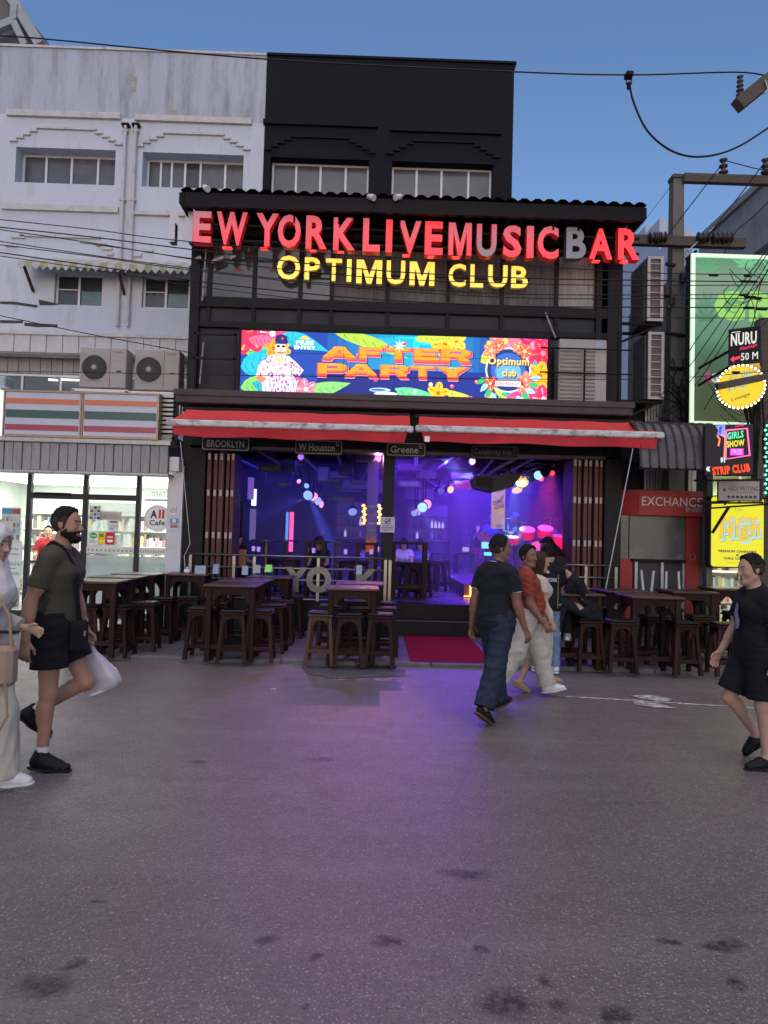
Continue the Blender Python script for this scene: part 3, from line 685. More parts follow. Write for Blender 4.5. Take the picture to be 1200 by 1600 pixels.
# steel truss band carrying the letters
for py in (350, 374): part('sign_rail', M_bsteel, (X(300,350,11.72), X(1000,384,11.72), 11.74, 11.78, Z(640,py+10,11.72)-.02, Z(640,py+10,11.72)+.02))
# ------------------------------------------------------------------ NEW YORK LIVE MUSIC BAR letters
def letter_sign(name, label, spec, Yp, depth, parent_cat='sign'):
    c = at(640, spec[0][2], Yp); t = thing(name, label, parent_cat, (c.x, Yp, c.z)); return t
M_red = E('lit_red_letter_face', (1.0,.04,.05), 1.4, (.25,.015,.015)); M_redd = E('half_lit_red_letter_face', (.86,.10,.125), .72, (.6,.25,.25)); M_grey = M('unlit_letter_face', (.33,.33,.36), .5, 0, .15, 8); M_pink = E('faded_pink_letter_face', (.85,.16,.21), .72, (.6,.4,.4))
M_redside = E('letter_side', (.55,.012,.015), .32, (.28,.02,.02)); M_greyside = M('unlit_letter_side', (.13,.12,.13), .5, 0, .2, 8); M_glow = E('red_lamp_underside', (1,.02,.02), 3.0)
M_whitef = M('unlit_white_letter_face', (.56,.56,.58), .5, 0, .1, 8)
def grad_red(name, c0, c1, s0, s1):
    """letter face whose lamps burn unevenly: some of the tubes behind it are weak"""
    m = E(name, c0, s0, (.14,.03,.035)); N = m.node_tree.nodes; L = m.node_tree.links; b = N['Principled BSDF']
    tc = N.new('ShaderNodeTexCoord'); sp = N.new('ShaderNodeSeparateXYZ'); L.new(tc.outputs['Generated'], sp.inputs[0])
    no = N.new('ShaderNodeTexNoise'); no.inputs['Scale'].default_value = 1.4; L.new(tc.outputs['Object'], no.inputs['Vector'])
    ad = N.new('ShaderNodeMath'); ad.operation = 'MULTIPLY_ADD'; L.new(no.outputs[0], ad.inputs[0]); ad.inputs[1].default_value = 1.1; L.new(sp.outputs['Z'], ad.inputs[2])
    r = N.new('ShaderNodeMapRange'); r.inputs[1].default_value = .55; r.inputs[2].default_value = 1.45; L.new(ad.outputs[0], r.inputs[0])
    mx = N.new('ShaderNodeMix'); mx.data_type = 'RGBA'; L.new(r.outputs[0], mx.inputs[0]); mx.inputs[6].default_value = (*c0, 1); mx.inputs[7].default_value = (*c1, 1); L.new(mx.outputs[2], b.inputs['Emission Color'])
    return m
M_redd = grad_red('half_lit_red_letter_face_uneven', (1.0,.05,.065), (.66,.11,.14), 1.0, .6)
M_pink = grad_red('faded_pink_letter_face_uneven', (.95,.12,.16), (.62,.24,.30), .8, .6)
M_gu = grad_red('half_dead_letter_face', (.25,.24,.27), (.75,.14,.18), .8, .6)
LY = 11.62
L1 = [('N',265,302,329,378,'w'),('E',301,330,330,379,'p'),('W',338,386,331,384,'d'),('Y',400,435,333,385,'d'),('O',434,470,335,387,'d'),('R',478,511,337,389,'d'),('K',521,555,340,391,'d'),('L',567,594,341,393,'d'),('I',603,613,343,394,'r'),('V',623,658,345,396,'d'),('E',664,692,346,398,'r'),('M',701,737,348,399,'d'),('U',745,776,350,401,'g'),('S',786,815,352,402,'d'),('I',823,834,353,403,'d'),('C',840,873,353,405,'d'),('B',885,916,355,404,'b'),('A',921,957,357,405,'r'),('R',966,999,357,406,'r')]
sign1 = thing('bar_sign', 'big red block letters along the bar front, first one unlit white', 'sign', (0,LY,6.9))
for ch, xa, xb, ya, yb, st in L1:
    fm = {'w':M_whitef,'p':M_pink,'d':M_redd,'r':M_red,'g':M_gu,'b':M_grey}[st]
    sm = M_greyside if st in 'wb' else M_redside
    mx = (xa+xb)/2; x0, x1 = X(xa,(ya+yb)/2,LY), X(xb,(ya+yb)/2,LY); z0, z1 = Z(mx,yb,LY), Z(mx,ya,LY)
    mb = MB(); text_mb(ch, x0, x1, z0, z1, LY, .034, 0, .16, mb, 1)
    if ch == 'N': mb = MB(); text_mb(ch, x0, x1, z0, z1, LY, .035, 0, .16, mb, 1)
    o = mb.build('letter', [fm, sm], sign1)
    me = o.data; o['label'] = {'w':'unlit white letter N','b':'unlit grey letter B','g':'half grey letter U'}.get(st, 'lit red letter '+ch) 
    for p in me.polygons: p.material_index = 0 if (abs(p.normal.y) > .9 and p.center.y+wloc(sign1).y < LY+.02) else 1
    if st in 'rd' and ch in 'WYRKVEMA':
        m = MB(); m.box(x0+(x1-x0)*.2, x0+(x1-x0)*.5, LY+.03, LY+.12, z0-.022, z0-.006); m.build('lamp_strip', M_glow, o)
# OPTIMUM CLUB
M_yel = E('lit_yellow_letter_face', (1.0,.62,.07), 1.15, (.5,.4,.1)); M_yel2 = E('bright_green_yellow_letter_face', (.85,1.0,.12), 1.05, (.5,.5,.1)); M_yels = E('yellow_letter_side', (.6,.3,.03), .3, (.2,.14,.03))
OY = 11.95
L2 = [('O',433,469,399,437),('P',476,500,402,437),('T',509,534,404,439),('I',542,549,405,440),('M',557,597,406,443),('U',604,633,407,444),('M',640,679,409,446),('C',701,728,412,448),('L',735,755,413,449),('U',763,793,414,449),('B',799,825,416,450)]
sign2 = thing('club_sign', 'yellow lit letters spelling the club name under the red ones', 'sign', (0,OY,6.4))
for i, (ch, xa, xb, ya, yb) in enumerate(L2):
    mx = (xa+xb)/2; x0, x1 = X(xa,(ya+yb)/2,OY), X(xb,(ya+yb)/2,OY); z0, z1 = Z(mx,yb,OY), Z(mx,ya,OY)
    mb = MB(); text_mb(ch, x0, x1, z0, z1, OY, .022, 0, .08, mb, 1); o = mb.build('letter', [M_yel2 if i == 3 else M_yel, M_yels], sign2)
    for p in o.data.polygons: p.material_index = 0 if (abs(p.normal.y) > .9 and p.center.y+OY < OY+.02) else 1
m = MB(); m.box(X(430,440,OY), X(830,450,OY), OY+.09, OY+.12, Z(630,428,OY)-.012, Z(630,428,OY)+.012); m.build('mounting_rail', M_bsteel, sign2)
# ------------------------------------------------------------------ LED screen
SY = FY-.42
lx0, lx1 = X(376,567,SY), X(855,578,SY); lz0, lz1 = Z(615,623,SY), Z(615,523,SY)
led = thing('led_screen', 'glowing wide LED screen with tropical leaves and the words after party', 'screen', ((lx0+lx1)/2, SY, lz0))
m = MB(); m.box(lx0-.04, lx1+.04, SY+.012, SY+.14, lz0-.04, lz1+.04); m.build('cabinet', M_bsteel, led)
m = MB()
for a in ((lx0-.04,lx0-.004,lz0-.04,lz1+.04),(lx1+.004,lx1+.04,lz0-.04,lz1+.04),(lx0-.004,lx1+.004,lz0-.04,lz0-.004),(lx0-.004,lx1+.004,lz1+.004,lz1+.04)): m.box(a[0],a[1],SY-.015,SY+.011,a[2],a[3])
m.build('bezel', M_bsteel, led)
A = Art((lx1-lx0)/(lz1-lz0))
A.grad(0,0,1,1,'#0a48b0','#08349c',8)
A.grad(.28,.45,.62,1,'#0854b4','#00bce0',10); A.grad(.62,.45,.80,1,'#00b8de','#0a46ac',8); A.grad(.25,0,.8,.45,'#081f74','#0c2c94',6)
for x0, z0, x1, z1, c in ((.50,.80,.58,.97,'#10e8ff'),(.58,.86,.66,.99,'#18f0f8'),(.63,.82,.68,.90,'#1080e0'),(.64,.76,.70,.82,'#38e0e8'),(.44,.70,.56,.95,'#08b8e8')): A.rect(x0,z0,x1,z1,c)
for x, z, an, ln, w, c, v, b in ((.0,.80,-.35,.95,.20,'#7adf5a','#1e9c6c',-.2),(-.01,.42,.15,.85,.2,'#18c8d8','#0a6fb8',.2),(0,.10,.2,.7,.17,'#8be06a','#22a07c',-.3),(.04,.18,-.25,.6,.13,'#1fb6c8','#0b6a9a',.2),(.06,1.0,-.12,1.1,.14,'#20c4e0','#0c6fae',-.15)): A.leaf(x,z,an,ln,w,c,v,b)
A.flower(.02,.92,.30,'#ff2f6a','#ffd24a',6,.2); A.flower(.10,.96,.24,'#ff4f86','#fff0f0',5,.5); A.rect(.0,.78,.08,.97,'#f02a5c'); A.leaf(.02,.86,-.1,.5,.09,'#ff6f9a','#d01848',.1)
A.flower(.105,.73,.14,'#ffb01e','#ff5a1e',5,.3); A.flower(.135,.72,.13,'#ffc83a','#ff6a1e',5,.9)
A.leaf(.30,.99,-.12,1.2,.10,'#b8e24a','#3f9c3a',-.18); A.leaf(.195,.05,.16,.80,.11,'#8fe07a','#178c7a',.06); A.leaf(.66,.17,-.5,1.1,.10,'#e4e04a','#58b04a',.15); A.leaf(.50,.16,-.35,.95,.12,'#6fe0a0','#1c8f84',.1)
A.flower(.175,.10,.20,'#ff5f86','#ffd0d8',6,.1); A.flower(.215,.11,.17,'#ff86a0','#fff',5,.6)
for x, z, c in ((.38,.66,'#ff3a4a'),(.415,.40,'#ff4a5a'),(.44,.29,'#ff4a5a'),(.49,.05,'#ff3a4a'),(.36,.62,'#ffe27a'),(.53,.87,'#ff3a4a'),(.60,.96,'#ff4444'),(.69,.76,'#ff3a4a'),(.62,.24,'#fff2a0'),(.69,.22,'#ff4a5a'),(.655,.10,'#ff3a5a'),(.77,.30,'#ff4a5a'),(.745,.05,'#ff3a4a'),(.475,.82,'#e04a7a'),(.57,.12,'#c0f0ff')): A.disc(x,z,.034,c,10); A.disc(x-.002,z+.01,.012,'#fff0f0',8)
A.flower(.665,.90,.22,'#ffd02a','#ff7a1e',6,.2); A.flower(.70,.93,.17,'#ffe04a','#ff8a1e',5,.6); A.leaf(.56,.94,.12,.7,.08,'#d8e84a','#4aa84a',-.1)
A.flower(.645,.11,.17,'#ffd02a','#ff6a1e',5,.2); A.ell(.455,.13,.035,.035,'#bfe4ff',14,True,.0); A.ell(.475,.075,.04,.03,'#eef8ff',14); A.ell(.45,.13,.025,.02,'#3a7ae0',12)
ROWS = (('A',.263,.376,.585,.79),('F',.384,.461,.585,.795),('T',.469,.553,.585,.80),('E',.562,.645,.585,.80),('R',.650,.748,.585,.805),('P',.250,.345,.33,.525),('A',.338,.446,.33,.525),('R',.455,.545,.33,.525),('T',.551,.631,.33,.525),('Y',.637,.742,.33,.525))
for c, dx, dz in (('#06104a',.007,-.048),('#ffb0e0',.0035,-.036),('#f0247c',.0025,-.026),('#ff3f5c',.0012,-.014)):
    for t, x0, x1, z0, z1 in ROWS: A.text('#'+t, x0+dx-.003, z0+dz, x1+dx+.003, z1+dz*.3, c); A.L -= 1
    A.L += 1
for t, x0, x1, z0, z1 in ROWS: A.text('#'+t, x0, z0, x1, z1, '#ff6a2a'); A.L -= 1
A.L += 1
for t, x0, x1, z0, z1 in ROWS: A.text('#'+t, x0+.002, z0+.035, x1-.002, z1-.004, '#ffa424'); A.L -= 1
A.L += 1
for t, x0, x1, z0, z1 in ROWS: A.rect(x0+.036, z1-.026, x1-.036, z1-.012, '#ffd84a', False)
A.L += 1
for k in range(8):
    t = k*math.pi/4; A.poly([(.515+.004*math.cos(t+1.5),.83+.02*math.sin(t+1.5)),(.515+.022*math.cos(t),.83+.11*math.sin(t)),(.515-.004*math.cos(t+1.5),.83-.02*math.sin(t+1.5))], '#fff6d0')
A.text('FREE', .178,.80,.236,.865, '#ffffff', .04); A.text('ENTRY', .172,.725,.242,.785, '#ffffff', .04); A.rect(.19,.885,.222,.91,'#ffd63a'); A.rect(.197,.91,.215,.935,'#ffd63a')
for dx in (.2,.29,.62): A.rect(.28,.0,.281,.0,'#000')
# dancing man in cap and patterned shirt
A.poly([(.075,0),(.07,.25),(.10,.33),(.17,.33),(.185,.2),(.18,0)], '#ffffff')
A.poly([(.05,.28),(.06,.48),(.095,.62),(.155,.62),(.185,.5),(.205,.40),(.19,.30),(.165,.36),(.16,.22),(.10,.2),(.095,.36),(.075,.22)], '#fff4ff')
rn = random.Random(4)
for k in range(90):
    x, z = rn.uniform(.06,.19), rn.uniform(.22,.58); A.L += 0
    A.poly([(x,z),(x+rn.uniform(.004,.012),z+rn.uniform(-.05,.05)),(x+.002,z+rn.uniform(.01,.05))], rn.choice(['#d23aa0','#8a2ad0','#ff5a7a','#3a1a6a','#ff9ad0']), k % 30 == 0)
for k in range(40):
    x, z = rn.uniform(.078,.176), rn.uniform(.0,.2); A.poly([(x,z),(x+.003,z+.07),(x+.005,z)], rn.choice(['#c83ad8','#7a2ac0','#ff6ad0']), k == 0)
A.poly([(.05,.28),(.055,.22),(.075,.19),(.082,.25),(.07,.30)], '#ff8a5a'); A.poly([(.11,.56),(.112,.66),(.142,.66),(.142,.56),(.126,.50)], '#ffd0b8')
A.ell(.128,.74,.0185,.105,'#ffe6d8',16); A.poly([(.109,.80),(.112,.86),(.147,.86),(.149,.80)], '#202a80'); A.poly([(.108,.84),(.112,.93),(.128,.955),(.146,.93),(.152,.83),(.156,.81),(.13,.835)], '#1a1e6a'); A.rect(.13,.87,.136,.905,'#ff5a8a')
A.ell(.1205,.765,.0062,.02,'#30204a',10); A.ell(.1375,.765,.0062,.02,'#30204a',10); A.poly([(.116,.66),(.128,.635),(.141,.66),(.139,.685),(.128,.67),(.118,.685)], '#c89a88'); A.rect(.124,.695,.134,.704,'#d04a5a'); A.poly([(.128,.74),(.131,.715),(.126,.715)],'#e8b8a0'); A.poly([(.112,.62),(.128,.5),(.144,.62),(.128,.53)], '#ffd23a')
# round club emblem, flowers and leaves at the far end
for x, z, an, ln, w, c, v, b in ((.80,.95,-.9,.6,.14,'#ffe24a','#58b04a',.2),(.78,.60,.6,.55,.13,'#f4e44a','#4aa84a',.1),(.98,.70,2.6,.8,.15,'#20c8d8','#0a6fae',.1),(1.0,.45,2.9,.6,.18,'#28b8e0','#0b5a9a',-.1),(1.0,.20,2.6,.9,.2,'#18a0d8','#0a4f9a',.0),(.82,.25,-.5,.9,.13,'#f0e84a','#3fa87a',.1),(.85,.12,.1,.7,.12,'#30c890','#0f7a7a',.1),(.90,.98,-.3,.6,.12,'#2fd07a','#0f7a4a',.2)): A.leaf(x,z,an,ln,w,c,v,b)
A.flower(.955,.90,.33,'#ff2f7a','#ff9ac0',6,.1); A.flower(.86,.95,.24,'#ff7aa8','#ffe04a',5,.4); A.flower(.985,.78,.22,'#ff2a4a','#ff86a0',5,.8); A.flower(.975,.42,.23,'#ffc02a','#ff6a1e',6,.3); A.flower(.93,.08,.30,'#ff4f9a','#ffe0a0',6,.2); A.flower(.99,.06,.22,'#ff2f6a','#ffd0d8',5,.5); A.rect(.78,.0,.84,.05,'#20b090'); A.flower(.815,.05,.10,'#ffa03a','#fff',5)
A.disc(.872,.50,.355,'#e8f4ff',28); A.disc(.872,.50,.33,'#16307a',28); A.disc(.872,.50,.27,'#2a6ad0',28); A.disc(.872,.47,.2,'#70b8f0',24)
for k, (x, z, r) in enumerate(((.815,.80,.13),(.84,.88,.1),(.905,.87,.11),(.925,.80,.13),(.93,.36,.13),(.815,.28,.12),(.92,.25,.11))): A.flower(x,z,r,'#ff6a3a' if k % 2 else '#ff8a6a','#fff2d0',5,k*.7)
for k in range(12):
    t = -.2-k*.24; A.leaf(.872+.085*math.cos(t)*.9,.47+.40*math.sin(t),t,.16,.045,'#30c878' if k % 2 else '#a8ecff',None)
for dx, dz, c in ((.003,-.022,'#1a1a3a'),(.0,-.012,'#c86a10'),(0,0,'#ffe27a')):
    A.text('Optimum',.806+dx,.545+dz,.940+dx,.70+dz,c,.025); A.text('club',.852+dx,.40+dz,.898+dx,.51+dz,c,.025)
A.poly([(.812,.22),(.826,.34),(.918,.34),(.932,.22),(.915,.27),(.872,.245),(.83,.27)],'#e0202a'); A.rect(.83,.245,.914,.325,'#ffffff'); A.text('OPEN MIDNIGHT',.834,.26,.910,.31,'#c01a2a',.02)
M_scr = M_attr('led_screen_picture', 1.35)
clip = [(max(0,min(1,x)),l,max(0,min(1,z))) for x,l,z in A.v]; A.v = clip
A.build('picture', lx0, lx1, lz0, lz1, SY+.008, M_scr, led, step=.00008)
for k in range(1, 6):
    m = MB(); xx = lx0+(lx1-lx0)*k/6; m.box(xx-.002, xx+.002, SY-.012, SY-.011, lz0, lz1); m.build('panel_joint', M_bsteel, led)
for k in (1, 2):
    m = MB(); zz = lz0+(lz1-lz0)*k/3; m.box(lx0, lx1, SY-.0125, SY-.0118, zz-.0025, zz+.0025); m.build('panel_joint', M_bsteel, led)
# ------------------------------------------------------------------ red awnings
M_awn = M('red_awning_canvas', (.62,.05,.05), .75, 0, .15, 3, .3, 120, stain=(3,.5,.75,.35), stain_col=(.22,.02,.02)); M_val = M('red_valance_canvas', (.46,.028,.034), .8, 0, .2, 4, .3, 120, stain=(5,.5,.7,.35), stain_col=(.2,.02,.02))  # canvas colour raised above the valance to hold the screen's light
M_bard = M('weathered_white_awning_bar', (.55,.54,.53), .55, 0, .2, 7, .2, 60, stain=(6,.5,.66,.85), stain_col=(.10,.09,.085), stretch=(1,1,1.5))
AY = 11.05
def awning(label, pa, pb, ya, yb, wa, wb_, wy):
    x0, x1 = X(pa,ya,AY), X(pb,yb,AY); z = (Z(pa,ya,AY)+Z(pb,yb,AY))/2
    wx0_, wx1_ = X(wa,wy,FY-.48), X(wb_,wy,FY-.48); wz = Z((wa+wb_)/2, wy, FY-.48)
    t = thing('awning', label, 'awning', ((x0+x1)/2, AY, z), 'red folding awnings over the bar front')
    m = MB(); n = 24
    for i in range(n+1):
        s = i/n; tx, bx = wx0_+(wx1_-wx0_)*s, x0+.02+(x1-x0-.04)*s
        for j in range(7):
            r = j/6; sag = -.05*math.sin(math.pi*r)*(1-.3*math.cos(8*math.pi*s))-.006*math.sin(31*s)*math.sin(math.pi*r); m.v.append((tx+(bx-tx)*r, FY-.48+(AY+.03-FY+.48)*r, wz+(z+.06-wz)*r+sag))
    for i in range(n):
        for j in range(6): m.f.append((i*7+j, i*7+j+1, i*7+j+8, i*7+j+7)); m.m.append(0)
    m.build('canvas', M_awn, t, smooth=True)
    m = MB(); m.bbox(x0-.03, x1+.03, AY-.06, AY+.05, z-.055, z+.05, b=.02); m.build('front_bar', M_bard, t)
    m = MB(); n = 40; rr = random.Random(pa); ph = [rr.uniform(0,6) for _ in range(3)]
    for i in range(n+1):
        s = i/n; xx = x0+.07+(x1-x0-.14)*s; w = .012*math.sin(9*s+ph[0])+.009*math.sin(21*s+ph[1])+.012*math.sin(3.5*s+ph[2])
        for j in range(5):
            q = j/4; m.v.append((xx+(.04*q*(-1 if s > .5 else 1) if s in (0,1) else 0), AY-.02+w*q*1.6, z-.05-(.165+.012*math.sin(17*s+ph[1]))*q))
    for i in range(n):
        for j in range(4): m.f.append((i*5+j, i*5+j+1, i*5+j+6, i*5+j+5)); m.m.append(0)
    m.build('valance', M_val, t, smooth=True)
    for xx in (x0+.5, x1-.5):
        m = MB(); e = Vector((xx+(.25 if xx < (x0+x1)/2 else -.25), (AY+FY)/2-.2, z+.12)); m.bar((xx,AY+.03,z), e, .045, .06); m.bar(e, (xx+(.1 if xx < (x0+x1)/2 else -.1), FY-.45, wz-.1), .05, .07); m.build('folding_arm', M_greysteel, t)
    m = MB(); m.bbox(wx0_-.1, wx1_, FY-.55, FY-.485, wz-.10, wz-.01, b=.02); m.build('cassette', M_bsteel, t)
    return t, x0, x1, z
t1, *_ = awning('faded red canvas awning over the railing half of the bar front, beside the convenience store', 263, 643, 659, 672, 296, 640, 641)
t2, a0, a1, az = awning('red canvas awning over the stage half of the bar front, beside the exchange kiosk', 652, 1034, 671, 679, 655, 995, 652)
m = MB(); m.box(a0+.12, a0+.2, AY-.05, AY-.046, az-.22, az-.13); m.build('tag', M_alu, t2)
for pa, pb, ya, yb, Y_ in ((285,310,700,850,AY+.1),):
    pass
def rod(label, pts, r, mat, name='support_pole', cat='pole'):
    m = MB(); m.tube(pts, r, 6); o = m.build(name, mat, None, base=pts[0]); tag(o, label, cat); return o
rod('thin white cord hanging from the awning end beside the convenience store', [at(282,690,AY+.1), at(297,850,AY+.6), at(288,868,AY+.7), at(289,890,AY+.7)], .006, M_alu, 'awning_rope', 'rope')
rod('thin white crank rod leaning from the awning end down to the table by the kiosk', [at(990,695,AY+.05), at(946,922,10.2)], .009, M_pipe, 'crank_rod', 'rod')
# ------------------------------------------------------------------ street name plates
M_plate = M('black_sign_plate', (.02,.026,.026), .45, 0, .3, 8); M_pl = M('pale_sign_letters', (.42,.40,.37), .6, 0, .15, 12); M_pld = M('dim_sign_letters', (.16,.13,.13), .6, 0, .15, 12)
def rrect(x0, x1, z0, z1, r, n=5):
    P = []
    for cx, cz, a in ((x1-r,z1-r,0),(x0+r,z1-r,90),(x0+r,z0+r,180),(x1-r,z0+r,270)):
        for k in range(n+1): t = R(a+90*k/n); P.append((cx+r*math.cos(t), cz+r*math.sin(t)))
    return P
def plate(label, pa, ya, pb, yb, txt, sup, mat, Y, fr=(.07,.86), slope=0, bm=None, group='street name plates over the bar opening'):
    x0, x1, z0, z1 = rect(pa,ya,pb,yb,Y); t = thing('street_plate', label, 'sign', ((x0+x1)/2, Y, z0), group)
    m = MB(); m.prism(rrect(x0,x1,z0,z1,.05), Y-.02, Y+.01); m.build('board', bm or M_plate, t)
    m = MB(); o_, i_ = rrect(x0+.02,x1-.02,z0+.02,z1-.02,.04), rrect(x0+.03,x1-.03,z0+.03,z1-.03,.033); n = len(o_)
    m.add([(x,Y-.024,z) for x, z in o_+i_], [(i,(i+1)%n,n+(i+1)%n,n+i) for i in range(n)]); m.build('border', mat, t)
    W, H = x1-x0, z1-z0
    m = text_mb(txt, x0+W*fr[0], x0+W*fr[1], z0+H*.25, z0+H*.72, Y-.025, .012)
    if sup: text_mb(sup, x0+W*(fr[1]+.02), x0+W*(fr[1]+.09), z0+H*.58, z0+H*.85, Y-.025, .01, mb=m)
    m.build('lettering', mat, t); return t
plate('black street plate reading Brooklyn', 315,682,391,705, 'BROOKLYN', None, M_pl, FY-.12, (.12,.88))
plate('black street plate reading W Houston St', 460,687,536,711, 'W Houston', 'St', M_pl, FY-.12, (.09,.83))
plate('black street plate reading Greene St', 603,691,666,714, 'Greene', 'St', M_pl, FY-.12, (.12,.80))
plate('dim black street plate reading Celebrity Ink St', 735,696,811,718, 'Celebrity Ink', 'St', M_pld, FY-.12, (.06,.85))
# ------------------------------------------------------------------ folding door leaves
M_wood = M('reddish_door_wood', (.085,.027,.021), .5, 0, .3, 5, .2, 60, stretch=(6,6,.5)); M_hinge = M('pale_hinge', (.38,.34,.33), .5, .2, .2, 9)
def folding(label, pxs, Y, ya, yb):
    t = thing('folding_door', label, 'door', (X(pxs[0],800,Y), Y, FZ)); z0, z1 = FZ, Z(pxs[0], ya, Y)
    for i, (a, b) in enumerate(zip(pxs, pxs[1:])):
        x0, x1 = X(a,800,Y), X(b,800,Y); dy = .05*(i % 2)
        m = MB(); m.bbox(x0+.014, x1-.014, Y+dy, Y+.62+dy, z0+.02, z1, b=.008); lf = m.build('panel', M_wood, t)
        for f in (.97, .72, .43, .03):
            zz = z0+(z1-z0)*f; m = MB(); xc_ = (x0+x1)/2; m.box(xc_-.022, xc_+.022, Y+dy-.012, Y+dy-.001, zz-.055, zz+.055); m.build('hinge', M_hinge, lf)
folding('folded reddish wooden door leaves stacked at the store end of the bar opening', [320,329,338,349,357,366], FY+.05, 706, 868)
folding('folded reddish wooden door leaves stacked at the kiosk end of the bar opening', [893,902,910,919,927,936,944], FY+.05, 716, 880)
# ------------------------------------------------------------------ bar tables and stools
M_tw = M('dark_red_brown_wood', (.026,.0085,.0068), .5, 0, .35, 4, .2, 60, stretch=(5,5,.8), stain=(7,.55,.7,.35), stain_col=(.012,.006,.005), rand=.4); M_ttop = M('worn_table_top_wood', (.046,.017,.013), .34, 0, .3, 3, .12, 60, stretch=(1,6,1), stain=(6,.52,.7,.4), stain_col=(.02,.01,.009), rand=.35, spec=.4)
M_seat = M('black_vinyl', (.010,.009,.010), .36, 0, .2, 8, .15, 90); M_lw = M('lighter_stool_wood', (.07,.028,.015), .5, 0, .3, 4, .2, 60, stretch=(5,5,.8), rand=.2)
def make_table(w, d, hgt):
    t = thing('bar_table', 'x x x x', 'table', (0,0,0), 'dark wooden bar tables outside the bar')
    m = MB(); m.bbox(-w/2, w/2, -d/2, d/2, hgt-.035, hgt, b=.008); m.build('tabletop', M_ttop, t)
    lx, ly = w/2-.07, d/2-.07
    for sx in (-1,1):
        for sy in (-1,1):
            m = MB(); m.bbox(sx*lx-.035, sx*lx+.035, sy*ly-.035, sy*ly+.035, 0, hgt-.037, b=.006); m.build('leg', M_tw, t)
    for sy in (-1,1):
        m = MB(); y = sy*ly; zt = hgt-.038; P = [(-lx+.036,zt),(lx-.036,zt),(lx-.036,zt-.24),(lx-.075,zt-.16),(lx-.15,zt-.09),(-lx+.15,zt-.09),(-lx+.075,zt-.16),(-lx+.036,zt-.24)]
        m.prism(P, y-.014, y+.014); m.build('apron', M_tw, t)
        m = MB(); m.bbox(-lx+.036, lx-.036, y-.018, y+.018, .16, .22, b=.004); m.build('stretcher', M_tw, t)
        m = MB(); x = sy*lx; P = [(-ly+.036,zt),(ly-.036,zt),(ly-.036,zt-.22),(ly-.08,zt-.12),(ly-.13,zt-.085),(-ly+.13,zt-.085),(-ly+.08,zt-.12),(-ly+.036,zt-.22)]
        m.prism(P, x-.014, x+.014, 'x'); m.build('apron', M_tw, t)
        m = MB(); m.bbox(x-.018, x+.018, -ly+.036, ly-.036, .10, .155, b=.004); m.build('stretcher', M_tw, t)
    return t
def make_stool(mat, hgt=.68):
    t = thing('bar_stool', 'x x x x', 'stool', (0,0,0), 'dark wooden bar stools outside the bar')
    m = MB(); m.bbox(-.17, .17, -.15, .15, hgt-.06, hgt-.032, b=.006); m.build('seat', mat, t)
    m = MB(); m.bbox(-.165, .165, -.145, .145, hgt-.031, hgt, b=.014); m.build('cushion', M_seat, t, smooth=False)
    T = (.125,.105); B = (.175,.155); zt = hgt-.062
    for sx in (-1,1):
        for sy in (-1,1):
            m = MB(); m.taper((sx*B[0],sy*B[1],0), (sx*T[0],sy*T[1],zt), .048, .042); m.build('leg', mat, t)
    def at_z(z): q = z/zt; return B[0]+(T[0]-B[0])*q, B[1]+(T[1]-B[1])*q
    for sy in (-1,1):
        x, y = at_z(.17); m = MB(); m.bbox(-x+.02, x-.02, sy*y-.014, sy*y+.014, .15, .20, b=.003); m.build('stretcher', mat, t)
        x, y = at_z(.11); m = MB(); m.bbox(sy*x-.014, sy*x+.014, -y+.02, y-.02, .09, .135, b=.003); m.build('stretcher', mat, t)
        x, y = at_z(zt-.06); x -= .02; m = MB(); m.prism([(-x,zt),(x,zt),(x,zt-.13),(x-.035,zt-.07),(x-.08,zt-.045),(-x+.08,zt-.045),(-x+.035,zt-.07),(-x,zt-.13)], sy*y-.01, sy*y+.01); m.build('bracket', mat, t)
        x, y = at_z(zt-.06); y -= .02; m = MB(); m.prism([(-y,zt),(y,zt),(y,zt-.12),(y-.035,zt-.06),(-y+.035,zt-.06),(-y,zt-.12)], sy*x-.01, sy*x+.01, 'x'); m.build('bracket', mat, t)
    return t
TAB = make_table(.70, .62, 1.0); STO = make_stool(M_tw); used = {'t':0, 's':0}
def place(proto, kind, x, y, rz, label, z=SZ):
    o = proto if not used[kind] else copy_tree(proto); used[kind] = 1
    o.location = (x, y, z); o.rotation_euler = (0,0,R(rz)); o['label'] = label; return o
tables = [  # pixel centre of the top, row distance, turn, label
    (155,905,9.25,2,'bar table nearest the olive shirt man, kerb end of the row by the store'),
    (186,900,10.1,1,'middle bar table of the row in front of the store glass'),
    (219,896,10.95,-1,'bar table closest to the store glass, wall end of its row'),
    (296,893,11.35,2,'bar table against the white store column, holding tissue and menus'),
    (367,912,9.22,1,'bar table at the kerb with three stools in front, before the letter Y'),
    (386,905,10.1,-2,'middle bar table of the row behind three kerb stools'),
    (424,897,11.15,0,'bar table against the railing, beside the green card'),
    (551,916,9.2,2,'bar table at the kerb beside the drain grate and the paler stool'),
    (563,908,10.15,-1,'bar table just behind the drain grate table, near the rail end post'),
    (1014,936,9.12,-1,'bar table at the kerb below the exchange kiosk, its top tinged red'),
    (972,929,10.0,3,'reddish bar table behind the seated man in black, under the crank rod'),
    (1072,922,10.25,1,'bar table in front of the kiosk, behind the red tinged one'),
    (1135,918,11.2,0,'bar table in the yellow glow beside the lit shop door'),
    (893,931,9.25,4,'narrow looking bar table where the men in black jerseys lean')]
TB = {}
for i, (px, py, Y, rz, lb) in enumerate(tables):
    p = at(px, py, Y); TB[i] = place(TAB, 't', p.x, Y, rz, lb)
